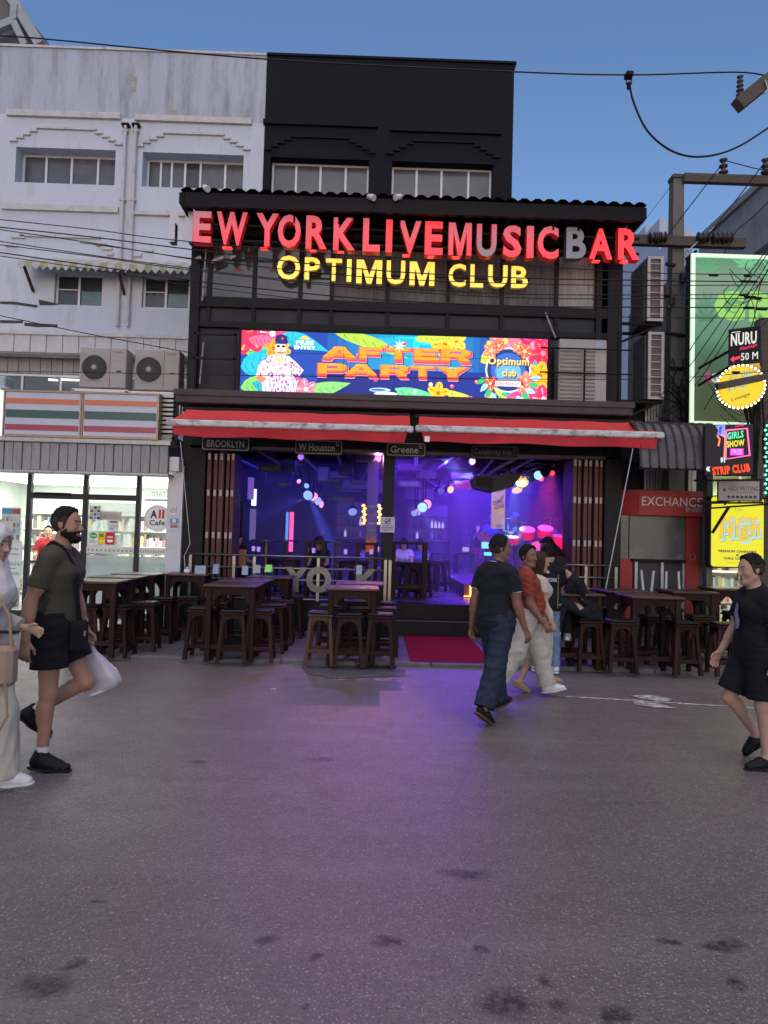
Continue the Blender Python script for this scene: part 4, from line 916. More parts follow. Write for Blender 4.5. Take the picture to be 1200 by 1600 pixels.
stools = [
    (138,945,9.15,3,'bar stool tucked at the kerb table by the olive shirt man'),
    (186,948,9.2,-4,'bar stool nearest the camera in the store row, its seat fully clear'),
    (228,939,9.75,3,'bar stool between the kerb and middle tables of the store row'),
    (257,932,10.45,-2,'bar stool at the outer side of the store row, closest to the white column'),
    (188,937,10.35,0,'bar stool behind the middle table of the store row'),
    (222,930,11.2,2,'bar stool against the store glass behind the row'),
    (296,925,10.75,2,'bar stool in front of the table at the white store column'),
    (317,949,9.22,-3,'first of three kerb stools, the one nearest the store'),
    (366,953,9.0,4,'kerb stool half under the table, middle one of three'),
    (408,951,9.12,2,'third of three kerb stools, the one nearest the letter Y'),
    (428,941,9.85,-3,'bar stool behind the third kerb stool, pointing to the letter Y'),
    (441,935,10.55,2,'bar stool two rows behind the third kerb stool'),
    (457,928,11.25,-2,'bar stool against the railing wall below the letter Y'),
    (340,941,9.95,3,'bar stool behind the first kerb stool, nearly hidden by table legs'),
    (517,942,9.95,-2,'bar stool behind the paler stool, before the letter O'),
    (546,956,8.98,3,'dark bar stool at the drain grate between two others'),
    (595,957,9.0,-3,'dark bar stool by the drain grate nearest the red carpet'),
    (565,946,9.75,4,'bar stool between the two tables by the drain grate'),
    (602,945,9.8,-2,'bar stool behind the carpet side stool'),
    (604,934,10.6,1,'bar stool close to the steps, third row from the kerb'),
    (558,936,10.75,1,'bar stool behind the second drain grate table'),
    (969,974,8.98,-2,'bar stool with a purple sheen at the kerb, beside the seated man'),
    (1066,977,8.95,3,'bar stool at the kerb on the far side of the red tinged table'),
    (1094,957,9.85,-2,'bar stool behind the kerb in front of the kiosk door'),
    (1022,961,9.7,4,'bar stool under the red tinged table, seen between its legs'),
    (1134,979,8.92,-3,'bar stool catching yellow light beside the man walking in shorts'),
    (1046,948,10.9,2,'bar stool pushed in at the kiosk table'),
    (1150,955,10.5,0,'bar stool in the yellow glow beyond the walking man'),
    (918,968,9.1,6,'bar stool carrying the seated man with folded forearms'),
    (872,962,9.5,-4,'bar stool carrying the second seated man, behind the table leg')]
SB = {}
for i, (px, py, Y, rz, lb) in enumerate(stools):
    p = at(px, py, Y); SB[i] = place(STO, 's', p.x, Y, rz, lb)
PS = make_stool(M_lw); p = at(503,954,9.05); PS.location = (p.x, 9.05, SZ); PS.rotation_euler = (0,0,R(-4)); PS['label'] = 'paler brown bar stool at the kerb by the drain grate table'
# ------------------------------------------------------------------ railing in front of the bar floor, with steel letters
M_steel = M('brushed_steel_rail', (.26,.25,.21), .36, .9, .2, 8, .1, 60); M_lsteel = M('brushed_steel_letter', (.13,.135,.135), .40, .85, .35, 5, .25, 30, stretch=(1,1,.4))
RY = FY-.02
def railing(label, pxs, rails, posts):
    x0, x1 = X(pxs[0],880,RY), X(pxs[1],880,RY); t = thing('steel_railing', label, 'railing', (x0,RY,FZ))
    for z in rails: m = MB(); m.tube([(x0,RY,z),(x1,RY,z)], .019, 8); m.build('rail', M_steel, t, smooth=True)
    for px in posts: xx = X(px,900,RY); m = MB(); m.box(xx-.025, xx+.025, RY-.025, RY+.025, FZ, rails[0]-.02); m.build('post', M_steel, t)
    return t
z4 = [Z(450,y,RY) for y in (869,888,906,936)]
rl = railing('four bar steel railing in front of the store side of the bar floor', (289,610), z4, (297,365,397,497,602,609))
rr_ = railing('steel railing on the kiosk side of the bar floor behind the seated men', (866,965), [Z(915,y,RY) for y in (883,902,920,948)], (870,915,962))
m = MB(); x0, x1, z0, z1 = X(446,900,RY), X(481,900,RY), Z(463,924,RY), Z(463,886,RY)
def steel_letter(ch, pa, ya, pb, yb, lb):
    x0, x1, z0, z1 = rect(pa,ya,pb,yb,RY-.08); m = text_mb(ch, x0, x1, z0, z1, RY-.075, .05, 0, .03); o = m.build('steel_letter', M_lsteel, None, base=(x0,RY-.07,z0)); tag(o, lb, 'letter', 'steel letters hung on the railing'); return o
steel_letter('Y', 445,886,480,925, 'brushed steel letter Y hung on the railing'); steel_letter('O', 478,885,518,927, 'brushed steel letter O hung on the railing beside the Y')
steel_letter('K', 556,889,590,926, 'brushed steel letter K half hidden behind the tables')
# cards and tissue boxes standing on rail side tables
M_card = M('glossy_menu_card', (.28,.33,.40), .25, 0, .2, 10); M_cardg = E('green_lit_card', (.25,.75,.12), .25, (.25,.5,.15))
for (px, py, Y, w, hh, mat, lb, rz) in ((313,890,11.25,.17,.13,M_card,'pale folded menu card beside the tissue pack on the column table',10),(338,889,11.5,.10,.16,M_card,'narrow pale menu card second from the store column',-8),(383,891,11.6,.10,.15,M_card,'upright pale menu card in front of the door leaves',5),(401,889,11.65,.12,.13,M_pl,'greyish menu card beside the green one on the rail table',15),(420,888,11.35,.11,.12,M_cardg,'bright green menu card on the rail table',-12),(561,890,11.4,.09,.15,M_card,'white menu card beside the steel letter K',4)):
    p = at(px, py, Y); t = thing('menu_card', lb, 'card', (p.x,Y,p.z-hh*.5), 'folded menu cards on the tables'); t.rotation_euler = (0,0,R(rz))
    for s_ in (-1,1): m = MB(); m.add([(-w/2,s_*.05,0),(w/2,s_*.05,0),(w/2,0,hh),(-w/2,0,hh),(-w/2,s_*.047,0),(w/2,s_*.047,0),(w/2,s_*-.001,hh-.004),(-w/2,s_*-.001,hh-.004)], [(0,1,2,3),(4,5,6,7)]); me = m.mesh('leaf_card', mat); obj_of('card_leaf', me, t)
    if Y > 11.55 or px == 338:
        m = MB(); m.box(-.012,.012,-.012,.012,-.35,0); obj_of('stand', m.mesh('stand', M_bsteel), t)
p = at(293,889,11.35); m = MB(); m.bbox(p.x-.05,p.x+.05,11.3,11.4,1.04,1.10,b=.015); m.bbox(p.x-.025,p.x+.02,11.33,11.37,1.095,1.14,b=.015); o = m.build('tissue_pack', M_alu, None, base=(p.x,11.35,1.04)); tag(o, 'small white tissue pack on the table at the store column', 'tissue pack')
# notice on the central column
x0, x1, z0, z1 = rect(594,808,617,832,FY-.01); t = thing('notice_board', 'small white no smoking notice fixed to the central column', 'notice', (x0,FY,z0))
A = Art((x1-x0)/(z1-z0)); A.rect(0,0,1,1,'#b8b4c4'); A.disc(.5,.72,.2,'#3a3a44'); A.disc(.5,.72,.155,'#b8b4c4'); A.rect(.36,.70,.62,.74,'#3a3a44'); A.poly([(.3,.6),(.36,.56),(.72,.84),(.66,.88)],'#3a3a44'); A.rect(.15,.42,.85,.46,'#c06058'); A.rect(.12,.30,.88,.34,'#55505c'); A.rect(.12,.2,.88,.24,'#55505c'); A.rect(.2,.1,.5,.14,'#55505c')
m = MB(); m.box(x0,x1,FY-.03,FY+.018,z0,z1); m.build('board', M_alu, t); A.build('print', x0,x1,z0,z1,FY-.032, M_attr('print_matt'), t)
# ------------------------------------------------------------------ convenience store
GY = 12.15                                  # glass front
sx0, sx1 = -8.6, X(283,820,GY)
store = thing('convenience_store', 'brightly lit convenience store with glass front beside the bar', 'store', ((sx0+sx1)/2, GY, 0))
M_tile = M('white_floor_tile', (.55,.55,.54), .25, 0, .1, 3); M_lit = M('white_store_paint', (.72,.74,.72), .6, 0, .05, 3); M_colw = M('off_white_column_paint', (.62,.60,.60), .6, 0, .1, 3, stain=(4,.55,.75,.3), stain_col=(.35,.33,.32))
M_frame = M('dark_grey_door_frame', (.035,.034,.036), .4, .3, .2, 8); M_gl = M('clear_shop_glass', (.9,.95,.93), .03, 0, 0, trans=1.0); M_gl.node_tree.nodes['Principled BSDF'].inputs['IOR'].default_value = 1.08
zc = Z(150,742,GY); zf = .16
def sp_(name, mat, *b, bev=0): return part(name, mat, *b, parent=store, bev=bev)
sp_('floor', M_tile, (sx0, sx1, GY-.25, 16.6, SZ, zf)); sp_('back_wall', M_lit, (sx0, sx1, 16.6, 16.7, zf, zc+.3)); sp_('side_wall', M_lit, (sx1-.12, sx1, GY+.35, 16.6, zf, zc+.3)); sp_('side_wall', M_lit, (sx0-.1, sx0, GY, 16.6, zf, zc+.3)); sp_('ceiling', M_lit, (sx0, sx1, GY+.02, 16.6, zc+.14, zc+.2))
sp_('column', M_colw, (X(259,850,GY-.1), sx1+.04, GY-.12, GY+.34, SZ, zc+.2)); sp_('lintel', M_colw, (sx0, sx1+.02, GY-.35, GY+.01, zc+.08, zc+.32)); sp_('step', M_tile, (sx0, X(258,950,GY), GY-.62, GY-.25, SZ, .10))
# glazing frame and panes
fx = [X(p,870,GY) for p in (-60,42,130,213,262)]
for i, x in enumerate(fx[1:4]): sp_('frame_post', M_frame, (x-.04, x+.04, GY-.03, GY+.05, zf, zc+.1))
zt = Z(150,776,GY)
sp_('frame_rail', M_frame, (fx[1]+.04, fx[3], GY-.025, GY+.045, zt-.06, zt+.04)); sp_('frame_rail', M_frame, (sx0, fx[4], GY-.02, GY+.04, zf, zf+.1)); sp_('frame_rail', M_frame, (sx0, fx[4], GY-.02, GY+.04, zc+.04, zc+.1))
for a, b, c, d in ((sx0,fx[1]-.04,zf+.1,zc+.04),(fx[1]+.04,fx[2]-.04,zt+.04,zc+.04),(fx[2]+.04,fx[3]-.04,zf+.1,zt-.06),(fx[2]+.04,fx[3]-.04,zt+.04,zc+.04),(fx[3]+.04,fx[4],zf+.1,zc+.04)):
    sp_('glass_pane', M_gl, (a, b, GY+.006, GY+.014, c, d))
M_film = M('frosted_film', (.62,.68,.64), .5, 0, .1, 4, alpha=.72)
zfb = Z(190,867,GY)
for a, b in ((fx[2]+.045,fx[3]-.045),(fx[3]+.045,fx[4])): sp_('frosted_film', M_film, (a, b, GY+.018, GY+.020, zf+.11, zfb-.02))
sp_('frosted_film', M('upper_frosted_film', (.70,.76,.70), .5, 0, .1, 4, alpha=.45), (fx[2]+.045, fx[3]-.045, GY+.0205, GY+.0215, zfb+.1, zt-.1))
m = MB(); m.box(fx[1]+.1, fx[2]-.25, GY-.05, GY-.028, zt+.0, zt+.05); m.build('door_closer', M_bsteel, store)
M_tube = E('fluorescent_tube', (1.0,1.0,.93), 7.0, (.9,.9,.9))
for a, b in ((-58,36),(40,136),(164,262)): sp_('tube_light', M_tube, (X(a,743,GY-.2), X(b,743,GY-.2), GY-.27, GY-.22, zc+.01, zc+.05), bev=.015)
for k, y in enumerate((13.1, 14.4, 15.6)):
    for x in (-8.0,-6.6,-5.2): sp_('tube_light', M_tube, (x, x+1.15, y, y+.08, zc+.08, zc+.12))
def area(name, loc, rot, sx, sy, e, col):
    l = bpy.data.lights.new(name, 'AREA'); l.shape = 'RECTANGLE'; l.size = sx; l.size_y = sy; l.energy = e; l.color = col; o = bpy.data.objects.new(name, l); COL.objects.link(o); o.location = loc; o.rotation_euler = rot; return o
area('store_ceiling_light', (-6.0,14.3,zc+.05), (0,0,0), 4.2, 3.4, 110, (.96,1,.90))
# shelves with goods
rng = random.Random(5)
GC = ['#c87878','#e4e2da','#e0d090','#90a8c0','#9ab8a0','#e0b088','#d4d4d8','#b898a8','#c8d8dc','#ece8dc','#d8d8d0','#c0c8c0','#8a8078']
M_goods = M_attr('goods_print', 0, .4)
def shelf(label, x0, x1, y, z1, rows, dep=.4):
    t = thing('goods_shelf', label, 'shelf', ((x0+x1)/2, y, zf)); m = MB(); m.box(x0, x1, y+dep-.03, y+dep, zf, z1); m.build('back_panel', M_lit, t)
    for r in range(rows+1):
        z = zf+.08+(z1-zf-.1)*r/rows; m = MB(); m.box(x0, x1, y, y+dep-.035, z-.02, z); m.build('shelf_board', M_lit, t)
        if r == rows: break
        A = MB(); cols = []
        x = x0+.02; hh = (z1-zf-.1)/rows
        while x < x1-.09:
            w = rng.uniform(.035,.10); h = hh*rng.uniform(.35,.85); A.box(x, x+w-.008, y+.03, y+.25, z+.001, z+h); cols += [hexc(rng.choice(GC))]*6; x += w
        o = A.build('goods', M_goods, t); tag(o, kind='stuff')
        ca = o.data.color_attributes.new('col', 'FLOAT_COLOR', 'CORNER'); arr = []
        for p, c in zip(o.data.polygons, cols): arr += [(*c,1)]*p.loop_total
        ca.data.foreach_set('color', np.array(arr, dtype=np.float32).ravel())
    return t
shelf('tall shelf of packaged goods along the store back wall', -8.3, -3.9, 16.1, 2.1, 5); shelf('goods shelf in the middle of the store behind the door', -6.9, -5.4, 14.2, 1.65, 4); shelf('goods rack beside the store entrance behind the beige woman', -8.2, -7.0, 13.3, 1.9, 4)
# counter, cashier board
t = thing('store_counter', 'white checkout counter behind the store door', 'counter', (-6,13.6,zf)); m = MB(); m.bbox(-6.6,-5.0,13.3,13.8,zf,1.05,b=.01); m.build('body', M_lit, t); m = MB(); m.bbox(-6.65,-4.95,13.25,13.85,1.052,1.09,b=.006); m.build('top', M_frame, t)
# posters, frosted band and stickers on the glass
MPRT = M_attr('print_matt')
def poster(label, pa, ya, pb, yb, Y, draw, mat=MPRT, th=.01, cat='poster', name='poster', base=None):
    x0, x1, z0, z1 = rect(pa,ya,pb,yb,Y); t = thing(name, label, cat, ((x0+x1)/2, Y, z0)); m = MB(); m.box(x0,x1,Y,Y+th,z0,z1); m.build('sheet', base or M_alu, t)
    A = Art((x1-x0)/(z1-z0)); draw(A); A.build('print', x0,x1,z0,z1,Y-.001,mat,t); return t
def d_cafe(A):
    A.disc(.5,.5,.5,'#8a8a84',32); A.disc(.5,.5,.485,'#e6e8e0',32); A.disc(.5,.5,.44,'#a8a8a2',32); A.disc(.5,.5,.43,'#e6e8e0',32); A.text('A',.22,.50,.50,.80,'#4a4640',.05)
    for x in (.54,.67): A.poly([(x,.50),(x+.09,.50),(x+.10,.82),(x+.01,.84)],'#d02a2a')
    A.text('Cafe',.2,.24,.8,.44,'#5a5650',.03)
x0, x1, z0, z1 = rect(225,789,266,831,GY-.02); t = thing('cafe_sticker', 'round white cafe sticker on the store glass beside the column', 'sticker', (x0,GY,z0))
A = Art((x1-x0)/(z1-z0)); d_cafe(A); A.build('print', x0,x1,z0,z1,GY-.006,MPRT,t)
def d_num(A): A.rect(0,0,1,1,'#c8d0c8'); A.text('05622',.35,.45,.95,.9,'#4a5058',.01); A.rect(.05,.1,.95,.3,'#7a8088')
x0, x1, z0, z1 = rect(224,765,265,783,GY-.02); t = thing('store_number', 'store number 05622 lettered on the glass', 'lettering', (x0,GY,z0)); W=x1-x0; m = text_mb('05622', x0+W*.3, x1-W*.02, z0+.08, z0+.17, GY-.004, .0); m.build('digits', M_greysteel, t)
m = MB(); m.box(x0+.02,x1-.02,GY-.0045,GY-.003,z0,z0+.035); m.build('small_print', M_greysteel, t)
M_fr = M('frosted_band', (.70,.74,.70), .5, 0, .06, 6)
def d_band(A):
    A.rect(0,0,1,1,'#cfd6cc')
    for k in range(11): A.poly([(.02+k*.09,.35),(.05+k*.09,.3),(.068+k*.09,.6),(.04+k*.09,.7)],'#a8703a'); A.poly([(.03+k*.09,.55),(.062+k*.09,.5),(.068+k*.09,.62),(.04+k*.09,.7)],'#c8a070')
x0, x1, z0, z1 = rect(131,855,262,866,GY-.02); t = thing('glass_band', 'frosted safety band with small brown motifs across the store glass', 'sticker band', (x0,GY,z0)); A = Art((x1-x0)/(z1-z0)); d_band(A); A.build('print', fx[2]+.05, fx[3]-.05, z0, z1, GY-.004, MPRT, t); A2 = Art(3); d_band(A2); A2.build('print', fx[3]+.05, fx[4], z0, z1, GY-.004, MPRT, t)
def d_lines(bgc, blocks):
    def f(A):
        A.rect(0,0,1,1,bgc)
        for b in blocks: A.rect(*b)
    return f
poster('green and white leaflet with a leaf mark on the store glass', 137,829,153,851,GY-.02,lambda A:(A.rect(0,0,1,1,'#dfe6da'),A.ell(.55,.65,.38,.22,'#2f9a3a'),A.text('Green',.25,.58,.85,.72,'#ffffff',.02),A.rect(.15,.15,.85,.22,'#8a948a'),A.rect(.15,.3,.7,.35,'#8a948a')))
poster('small yellow leaflet on the store glass', 153,832,164,850,GY-.022,d_lines('#e8c818',[(.2,.6,.8,.9,'#8a7a18'),(.15,.2,.85,.3,'#fff2a0')]))
poster('red leaflet on the store glass next to the yellow one', 165,832,179,851,GY-.021,d_lines('#c8202a',[(.15,.55,.85,.7,'#f4c0b0'),(.2,.2,.8,.4,'#ffffff')]))
poster('white printed notice on the store glass under the red banner', 170,812,185,831,GY-.02,d_lines('#d8dad2',[(.1,.75,.9,.9,'#6a6a64'),(.1,.5,.9,.54,'#8a8a84'),(.1,.38,.9,.42,'#8a8a84'),(.1,.2,.5,.3,'#8a8a84')]))
poster('red and white diagonal banner behind the store glass', 156,799,190,812,GY+.06,lambda A:(A.rect(0,0,1,1,'#c82028'),A.poly([(.75,1),(.85,1),(1,.5),(1,.3)],'#f0e8e0'),A.rect(0,.2,.2,.9,'#602028'),A.rect(.06,.3,.14,.8,'#d0b0a0')))
poster('grid of small coloured payment stickers on the store glass', 140,790,157,812,GY-.02,lambda A:[A.rect(0,0,1,1,'#d4d8d0')]+[A.rect(.06+.32*i,.04+.24*j,.32+.32*i,.22+.24*j,['#3a5a9a','#c87a3a','#5a3a6a','#8aa0b8','#6a4a3a','#b8b83a','#3a3a4a','#c8c8d8'][(i*3+j*5)%8]) for i in range(3) for j in range(4)])
poster('yellow slippery floor warning sign low on the store glass', 131,914,152,925,GY-.02,lambda A:(A.rect(0,0,1,1,'#1a1a18'),A.rect(0,.0,.62,1,'#e8c810'),A.poly([(.15,.2),(.3,.6),(.25,.85),(.35,.8),(.42,.55),(.5,.3),(.42,.28),(.35,.45),(.22,.15)],'#1a1a18'),A.rect(.68,.35,.95,.7,'#c8b030')))
poster('no smoking sticker on the white store column', 265,791,275,806,GY-.14,lambda A:(A.rect(0,0,1,1,'#dcd8d8'),A.disc(.5,.6,.28,'#b86a70'),A.disc(.5,.6,.21,'#dcd8d8'),A.poly([(.25,.48),(.3,.42),(.76,.74),(.7,.8)],'#b86a70'),A.rect(.3,.57,.7,.62,'#55505a')))
poster('small picture sticker under the no smoking sticker on the column', 265,808,279,829,GY-.14,d_lines('#c8ccd4',[(.05,.5,.95,.9,'#6a8ab0'),(.1,.2,.9,.45,'#a86a6a'),(.3,.6,.7,.85,'#d8e0e8')]))
def d_deliv(A):
    A.rect(0,0,1,1,'#d6dad0'); A.rect(0,.02,1,.04,'#3f9a4a'); A.text('แทนคุณ',.15,.80,.8,.87,'#5a5a54',.0); A.text('Delivery',.1,.70,.85,.78,'#6a6a64',.0); A.text('ถึงบ้าน',.4,.50,.95,.60,'#5a6a54',.0); A.text('กินได้',.05,.48,.3,.58,'#5a5a54',0); A.rect(.3,.44,.75,.455,'#3f9a4a'); A.text('ทุกคน',.5,.28,.92,.37,'#5a5a54',0); A.rect(.05,.28,.4,.30,'#6a6a64')
poster('tall white delivery poster on the store glass behind the beige woman', 2,846,33,922,GY-.02,d_deliv)
def d_goodsboard(A):
    A.rect(0,0,1,1,'#e4e0d8'); A.rect(.02,.80,.98,.97,'#5aa8d8'); A.rect(.55,.82,.95,.95,'#d85040')
    for i in range(5):
        for j in range(4): A.rect(.05+.19*i,.05+.18*j,.19+.19*i,.18+.18*j,rng.choice(GC))
poster('promotion board of small pictures inside the store window', 2,793,32,845,GY+.1,d_goodsboard)
# striped fascia light boxes
M_sgw = M('fascia_white_acrylic', (.46,.47,.53), .18, 0, .1, 2); M_sgo = M('fascia_orange_stripe', (.55,.13,.035), .2, 0, .1, 3); M_sgg = M('fascia_green_stripe', (.015,.06,.035), .15, 0, .2, 3); M_sgr = M('fascia_red_stripe', (.32,.015,.04), .2, 0, .1, 3)
SYs = GY-.5
def fascia(label, pa, ya, pb, yb):
    x0, x1, z0, z1 = rect(pa,ya,pb,yb,SYs); t = thing('fascia_sign', label, 'sign', ((x0+x1)/2,SYs,z0), 'striped light boxes over the store')
    m = MB(); m.bbox(x0,x1,SYs,SYs+.35,z0,z1,b=.02); m.build('box', M_sgw, t); H = z1-z0
    for f0, f1, mt in ((.72,.84,M_sgo),(.40,.58,M_sgg),(.12,.25,M_sgr)): m = MB(); m.box(x0+.03,x1-.03,SYs-.006,SYs+.02,z0+H*f0,z0+H*f1); m.build('stripe', mt, t)
    m = MB()
    for b in ((x0-.015,x1+.015,z1-.01,z1+.02),(x0-.015,x1+.015,z0-.02,z0+.01)): m.box(b[0],b[1],SYs-.012,SYs+.36,b[2],b[3])
    for xx in (x0-.012,x1-.008): m.box(xx,xx+.02,SYs-.0115,SYs+.355,z0+.01,z1-.01)
    m.build('frame', M('bronze_trim', (.30,.20,.13), .35, .5, .2), t)
    return t
fascia('striped light box over the store door, next to the white one', 6,612,126,681); fascia('striped light box over the store nearest the bar', 129,615,247,684)
x0, x1, z0, z1 = rect(-75,607,2,680,SYs); m = MB(); m.bbox(x0,x1-.02,SYs-.04,SYs+.35,z0,z1,b=.02); o = m.build('fascia_sign', E('lit_white_acrylic', (.95,.95,1), 1.0, (.6,.6,.6)), None, base=(x0,SYs,z0)); tag(o, 'lit white store light box cut by the photo edge', 'sign', 'striped light boxes over the store')
p = at(7,600,SYs+.3); m = MB(); m.bbox(p.x-.35,p.x+.12,SYs+.1,SYs+.4,p.z-.07,p.z+.1,b=.02); o = m.build('junction_box', M('pale_teal_paint', (.30,.38,.40), .5), None, base=p); tag(o, 'pale blue metal box on top of the store light boxes', 'box')
# ribbed strip and fascia panels below the light boxes
M_pan = M('greyish_fascia_panel', (.30,.285,.28), .5, 0, .18, 3, .2, 30, stretch=(3,1,.5), stain=(4,.5,.7,.5), stain_col=(.17,.14,.125))
PY = GY-.42; x0, x1, z0, z1 = rect(-80,692,263,735,PY)
n = 24; dx = (x1-x0)/n
for k in range(n): sp_('fascia_panel', M_pan, (x0+k*dx+.006, x0+(k+1)*dx-.006, PY-.012*(k%2), PY+.05, z0, z1), bev=.005)
sp_('fascia_back', M_frame, (x0, x1, PY+.052, PY+.09, z0, z1)); sp_('fascia_cap', M_greysteel, (x0, x1+.05, PY-.06, PY+.3, z1, z1+.09), bev=.01); sp_('fascia_foot', M_greysteel, (x0, x1+.02, PY-.02, PY+.3, z0-.05, z0-.002), bev=.01)
sp_('canopy_slab', M_pan, (x0, x1, PY+.1, WY-.02, z1+.1, z1+.2)); sp_('sign_back', M_frame, (x0, X(268,650,SYs), SYs+.36, SYs+.42, z1+.09, Z(130,612,SYs)))
x0, x1, z0, z1 = rect(248,614,270,690,SYs+.2)
for k in range(11): sp_('louvre_slat', M_greysteel, (x0, x1, SYs+.2, SYs+.3, z0+(z1-z0)*k/11, z0+(z1-z0)*(k+.55)/11))
# upper ribbed strip and dim louvre windows behind the air conditioners
M_rib = M('white_ribbed_sheet', (.50,.50,.50), .6, 0, .12, 3, stain=(5,.55,.75,.4), stain_col=(.3,.28,.27))
UYs = WY-.35; x0, x1, z0, z1 = rect(-80,525,300,552,UYs); n = 30; dx = (x1-x0)/n
for k in range(n): m = MB(); m.box(x0+k*dx+.004, x0+(k+1)*dx-.004, UYs-.015*(k%2), UYs+.05, z0, z1); m.build('ribbed_panel', M_rib, wb)
m = MB(); m.box(x0,x1,UYs-.05,WY-.002,z1,z1+.07); m.build('ledge', M_wtrim, wb)
m = MB(); m.box(x0,x1,UYs+.052,WY-.003,z0-.02,z0+.06); m.build('ledge', M_wtrim, wb)
zlo = Z(100,612,WY+.1); zhi = Z(100,585,WY+.1)
m = MB(); m.box(H5[0],H5[1],WY+.9,WY+.95,H5[2],H5[3]); m.build('recess_back', M_rib, wb)
n = 22; dx = (H5[1]-H5[0])/n
for k in range(n): m = MB(); m.box(H5[0]+k*dx+.006, H5[0]+(k+1)*dx-.006, WY+.12, WY+.17, zhi, H5[3]); m.build('louvre_panel', M_pan, wb)
window(wb, H5[0], H5[1], zlo-.5, zhi-.01, WY+.15, (.2,.36,.49,.62,.75,.88), M_alu, M('dim_interior_glass', (.08,.09,.09), .15, 0, .3, 3))
for pa, pb, py in ((76,90,593),(97,124,593)): a = at(pa,py,WY+.1); b = at(pb,py+1,WY+.1); m = MB(); m.tube([a,b], .02, 6); m.build('tube_light', E('dim_tube', (1,1,.95), 2.5), wb)
# ------------------------------------------------------------------ air conditioners
M_ac = M('beige_ac_case', (.36,.33,.31), .5, 0, .08, 3, stain=(5,.55,.75,.35), stain_col=(.22,.19,.17)); M_acd = M('dark_fan_recess', (.05,.05,.05), .6, 0, .2, 6)
def fan(t, cx, cz, r, y):
    m = MB(); m.lathe([(r,0),(r,.012)], (cx,y-.002,cz), 28, 0, 'y'); m.build('fan_recess', M_acd, t)
    m = MB()
    for k in range(40):
        a = 2*math.pi*k/40; m.bar((cx+r*.2*math.cos(a),y-.022,cz+r*.2*math.sin(a)), (cx+r*.97*math.cos(a+.25),y-.022,cz+r*.97*math.sin(a+.25)), .006)
    for q in (.4,.6,.8,.98): m.tube([(cx+r*q*math.cos(2*math.pi*k/24),y-.024,cz+r*q*math.sin(2*math.pi*k/24)) for k in range(25)], .004, 4)
    m.build('fan_grille', M('grille_wire', (.10,.10,.10), .5, .3, 0), t)
    m = MB(); m.lathe([(r*.2,0),(r*.2,.03),(r*.14,.04)], (cx,y,cz), 18, 0, 'y'); m.build('fan_hub', M_ac, t)
ACY = 12.7
def ac(label, pa, ya, pb, yb):
    x0, x1, z0, z1 = rect(pa,ya,pb,yb,ACY); t = thing('air_conditioner', label, 'air conditioner', ((x0+x1)/2,ACY,z0), 'outdoor units above the store'); W, H = x1-x0, z1-z0
    m = MB(); m.bbox(x0,x1,ACY,ACY+.36,z0,z1,b=.015); m.build('case', M_ac, t)
    m = MB(); a, b = rrect(x0+W*.03,x0+W*.62,z0+H*.18,z0+H*.83,.04), rrect(x0+W*.045,x0+W*.605,z0+H*.195,z0+H*.815,.04); n = len(a); m.add([(x,ACY-.012,z) for x, z in a+b], [(i,(i+1)%n,n+(i+1)%n,n+i) for i in range(n)]); m.build('fan_frame', M_ac, t)
    fan(t, x0+W*.325, z0+H*.5, H*.30, ACY)
    m = MB(); m.box(x0+W*.655,x0+W*.662,ACY-.004,ACY+.01,z0+.02,z1-.02); m.build('seam', M_acd, t)
    m = text_mb('TOSHIBA', x0+W*.70, x0+W*.92, z1-H*.13, z1-H*.08, ACY-.003, .01); m.build('maker_mark', M('faded_red_print', (.35,.10,.08), .6), t)
    m = MB(); m.box(x0+W*.80,x0+W*.90,ACY-.006,ACY+.004,z0+H*.40,z0+H*.44); m.build('badge', M_acd, t)
    m = MB(); zb = z0-.05
    for a, b in (((x0-.12,ACY+.02,zb),(x1+.05,ACY+.02,zb)),((x0-.12,ACY+.34,zb),(x1+.05,ACY+.34,zb)),((x0-.1,ACY+.02,zb),(x0-.1,ACY+.02,zb-.45)),((x1+.02,ACY+.02,zb),(x1+.02,ACY+.02,zb-.45)),((x0-.1,ACY+.34,zb),(x0-.1,ACY+.34,zb-.45)),((x1+.02,ACY+.34,zb),(x1+.02,ACY+.34,zb-.45))): m.bar(a, b, .05)
    m.build('stand', M_alu, t); return t
ac('beige outdoor air conditioner above the store, farther from the bar', 124,543,197,606); ac('beige outdoor air conditioner above the store, nearer the bar', 210,546,280,610)
# white louvred unit beside the screen and two racks on the side wall
LYa = FY-.38; x0, x1, z0, z1 = rect(873,530,948,628,LYa); t = thing('louvred_unit', 'tall pale louvred outdoor unit beside the glowing screen', 'air conditioner', ((x0+x1)/2,LYa,z0)); W, H = x1-x0, z1-z0
m = MB(); m.bbox(x0,x1,LYa,LYa+.34,z0,z1,b=.015); m.build('case', M_ac, t)
for k in range(13):
    for a, b in ((.03,.47),(.52,.75)): zz = z0+H*(.04+.062*k); m = MB(); m.add([(x0+W*a,LYa-.004,zz),(x0+W*b,LYa-.004,zz),(x0+W*b,LYa-.035,zz+H*.022),(x0+W*a,LYa-.035,zz+H*.022),(x0+W*b,LYa-.004,zz+H*.05),(x0+W*a,LYa-.004,zz+H*.05)], [(0,1,2,3),(3,2,4,5)]); m.build('slat', M_ac, t)
m = MB(); m.box(x0+W*.76,x0+W*.92,LYa-.004,LYa+.01,z1-H*.12,z1-H*.05); m.build('label_plate', M('pale_blue_label', (.30,.42,.55), .5), t)
for z in (Z(905,545,LYa-.1), Z(905,583,LYa-.1)): m = MB(); m.tube([(x0-.35,LYa-.1,z),(x1+.4,LYa-.1,z)], .014, 6); m.build('guard_rail', M_bsteel, t)
m = MB(); xx = x0+W*.5; m.tube([(xx,LYa-.1,z0),(xx,LYa-.1,z1-.2)], .016, 6); m.build('guard_rail', M_bsteel, t)
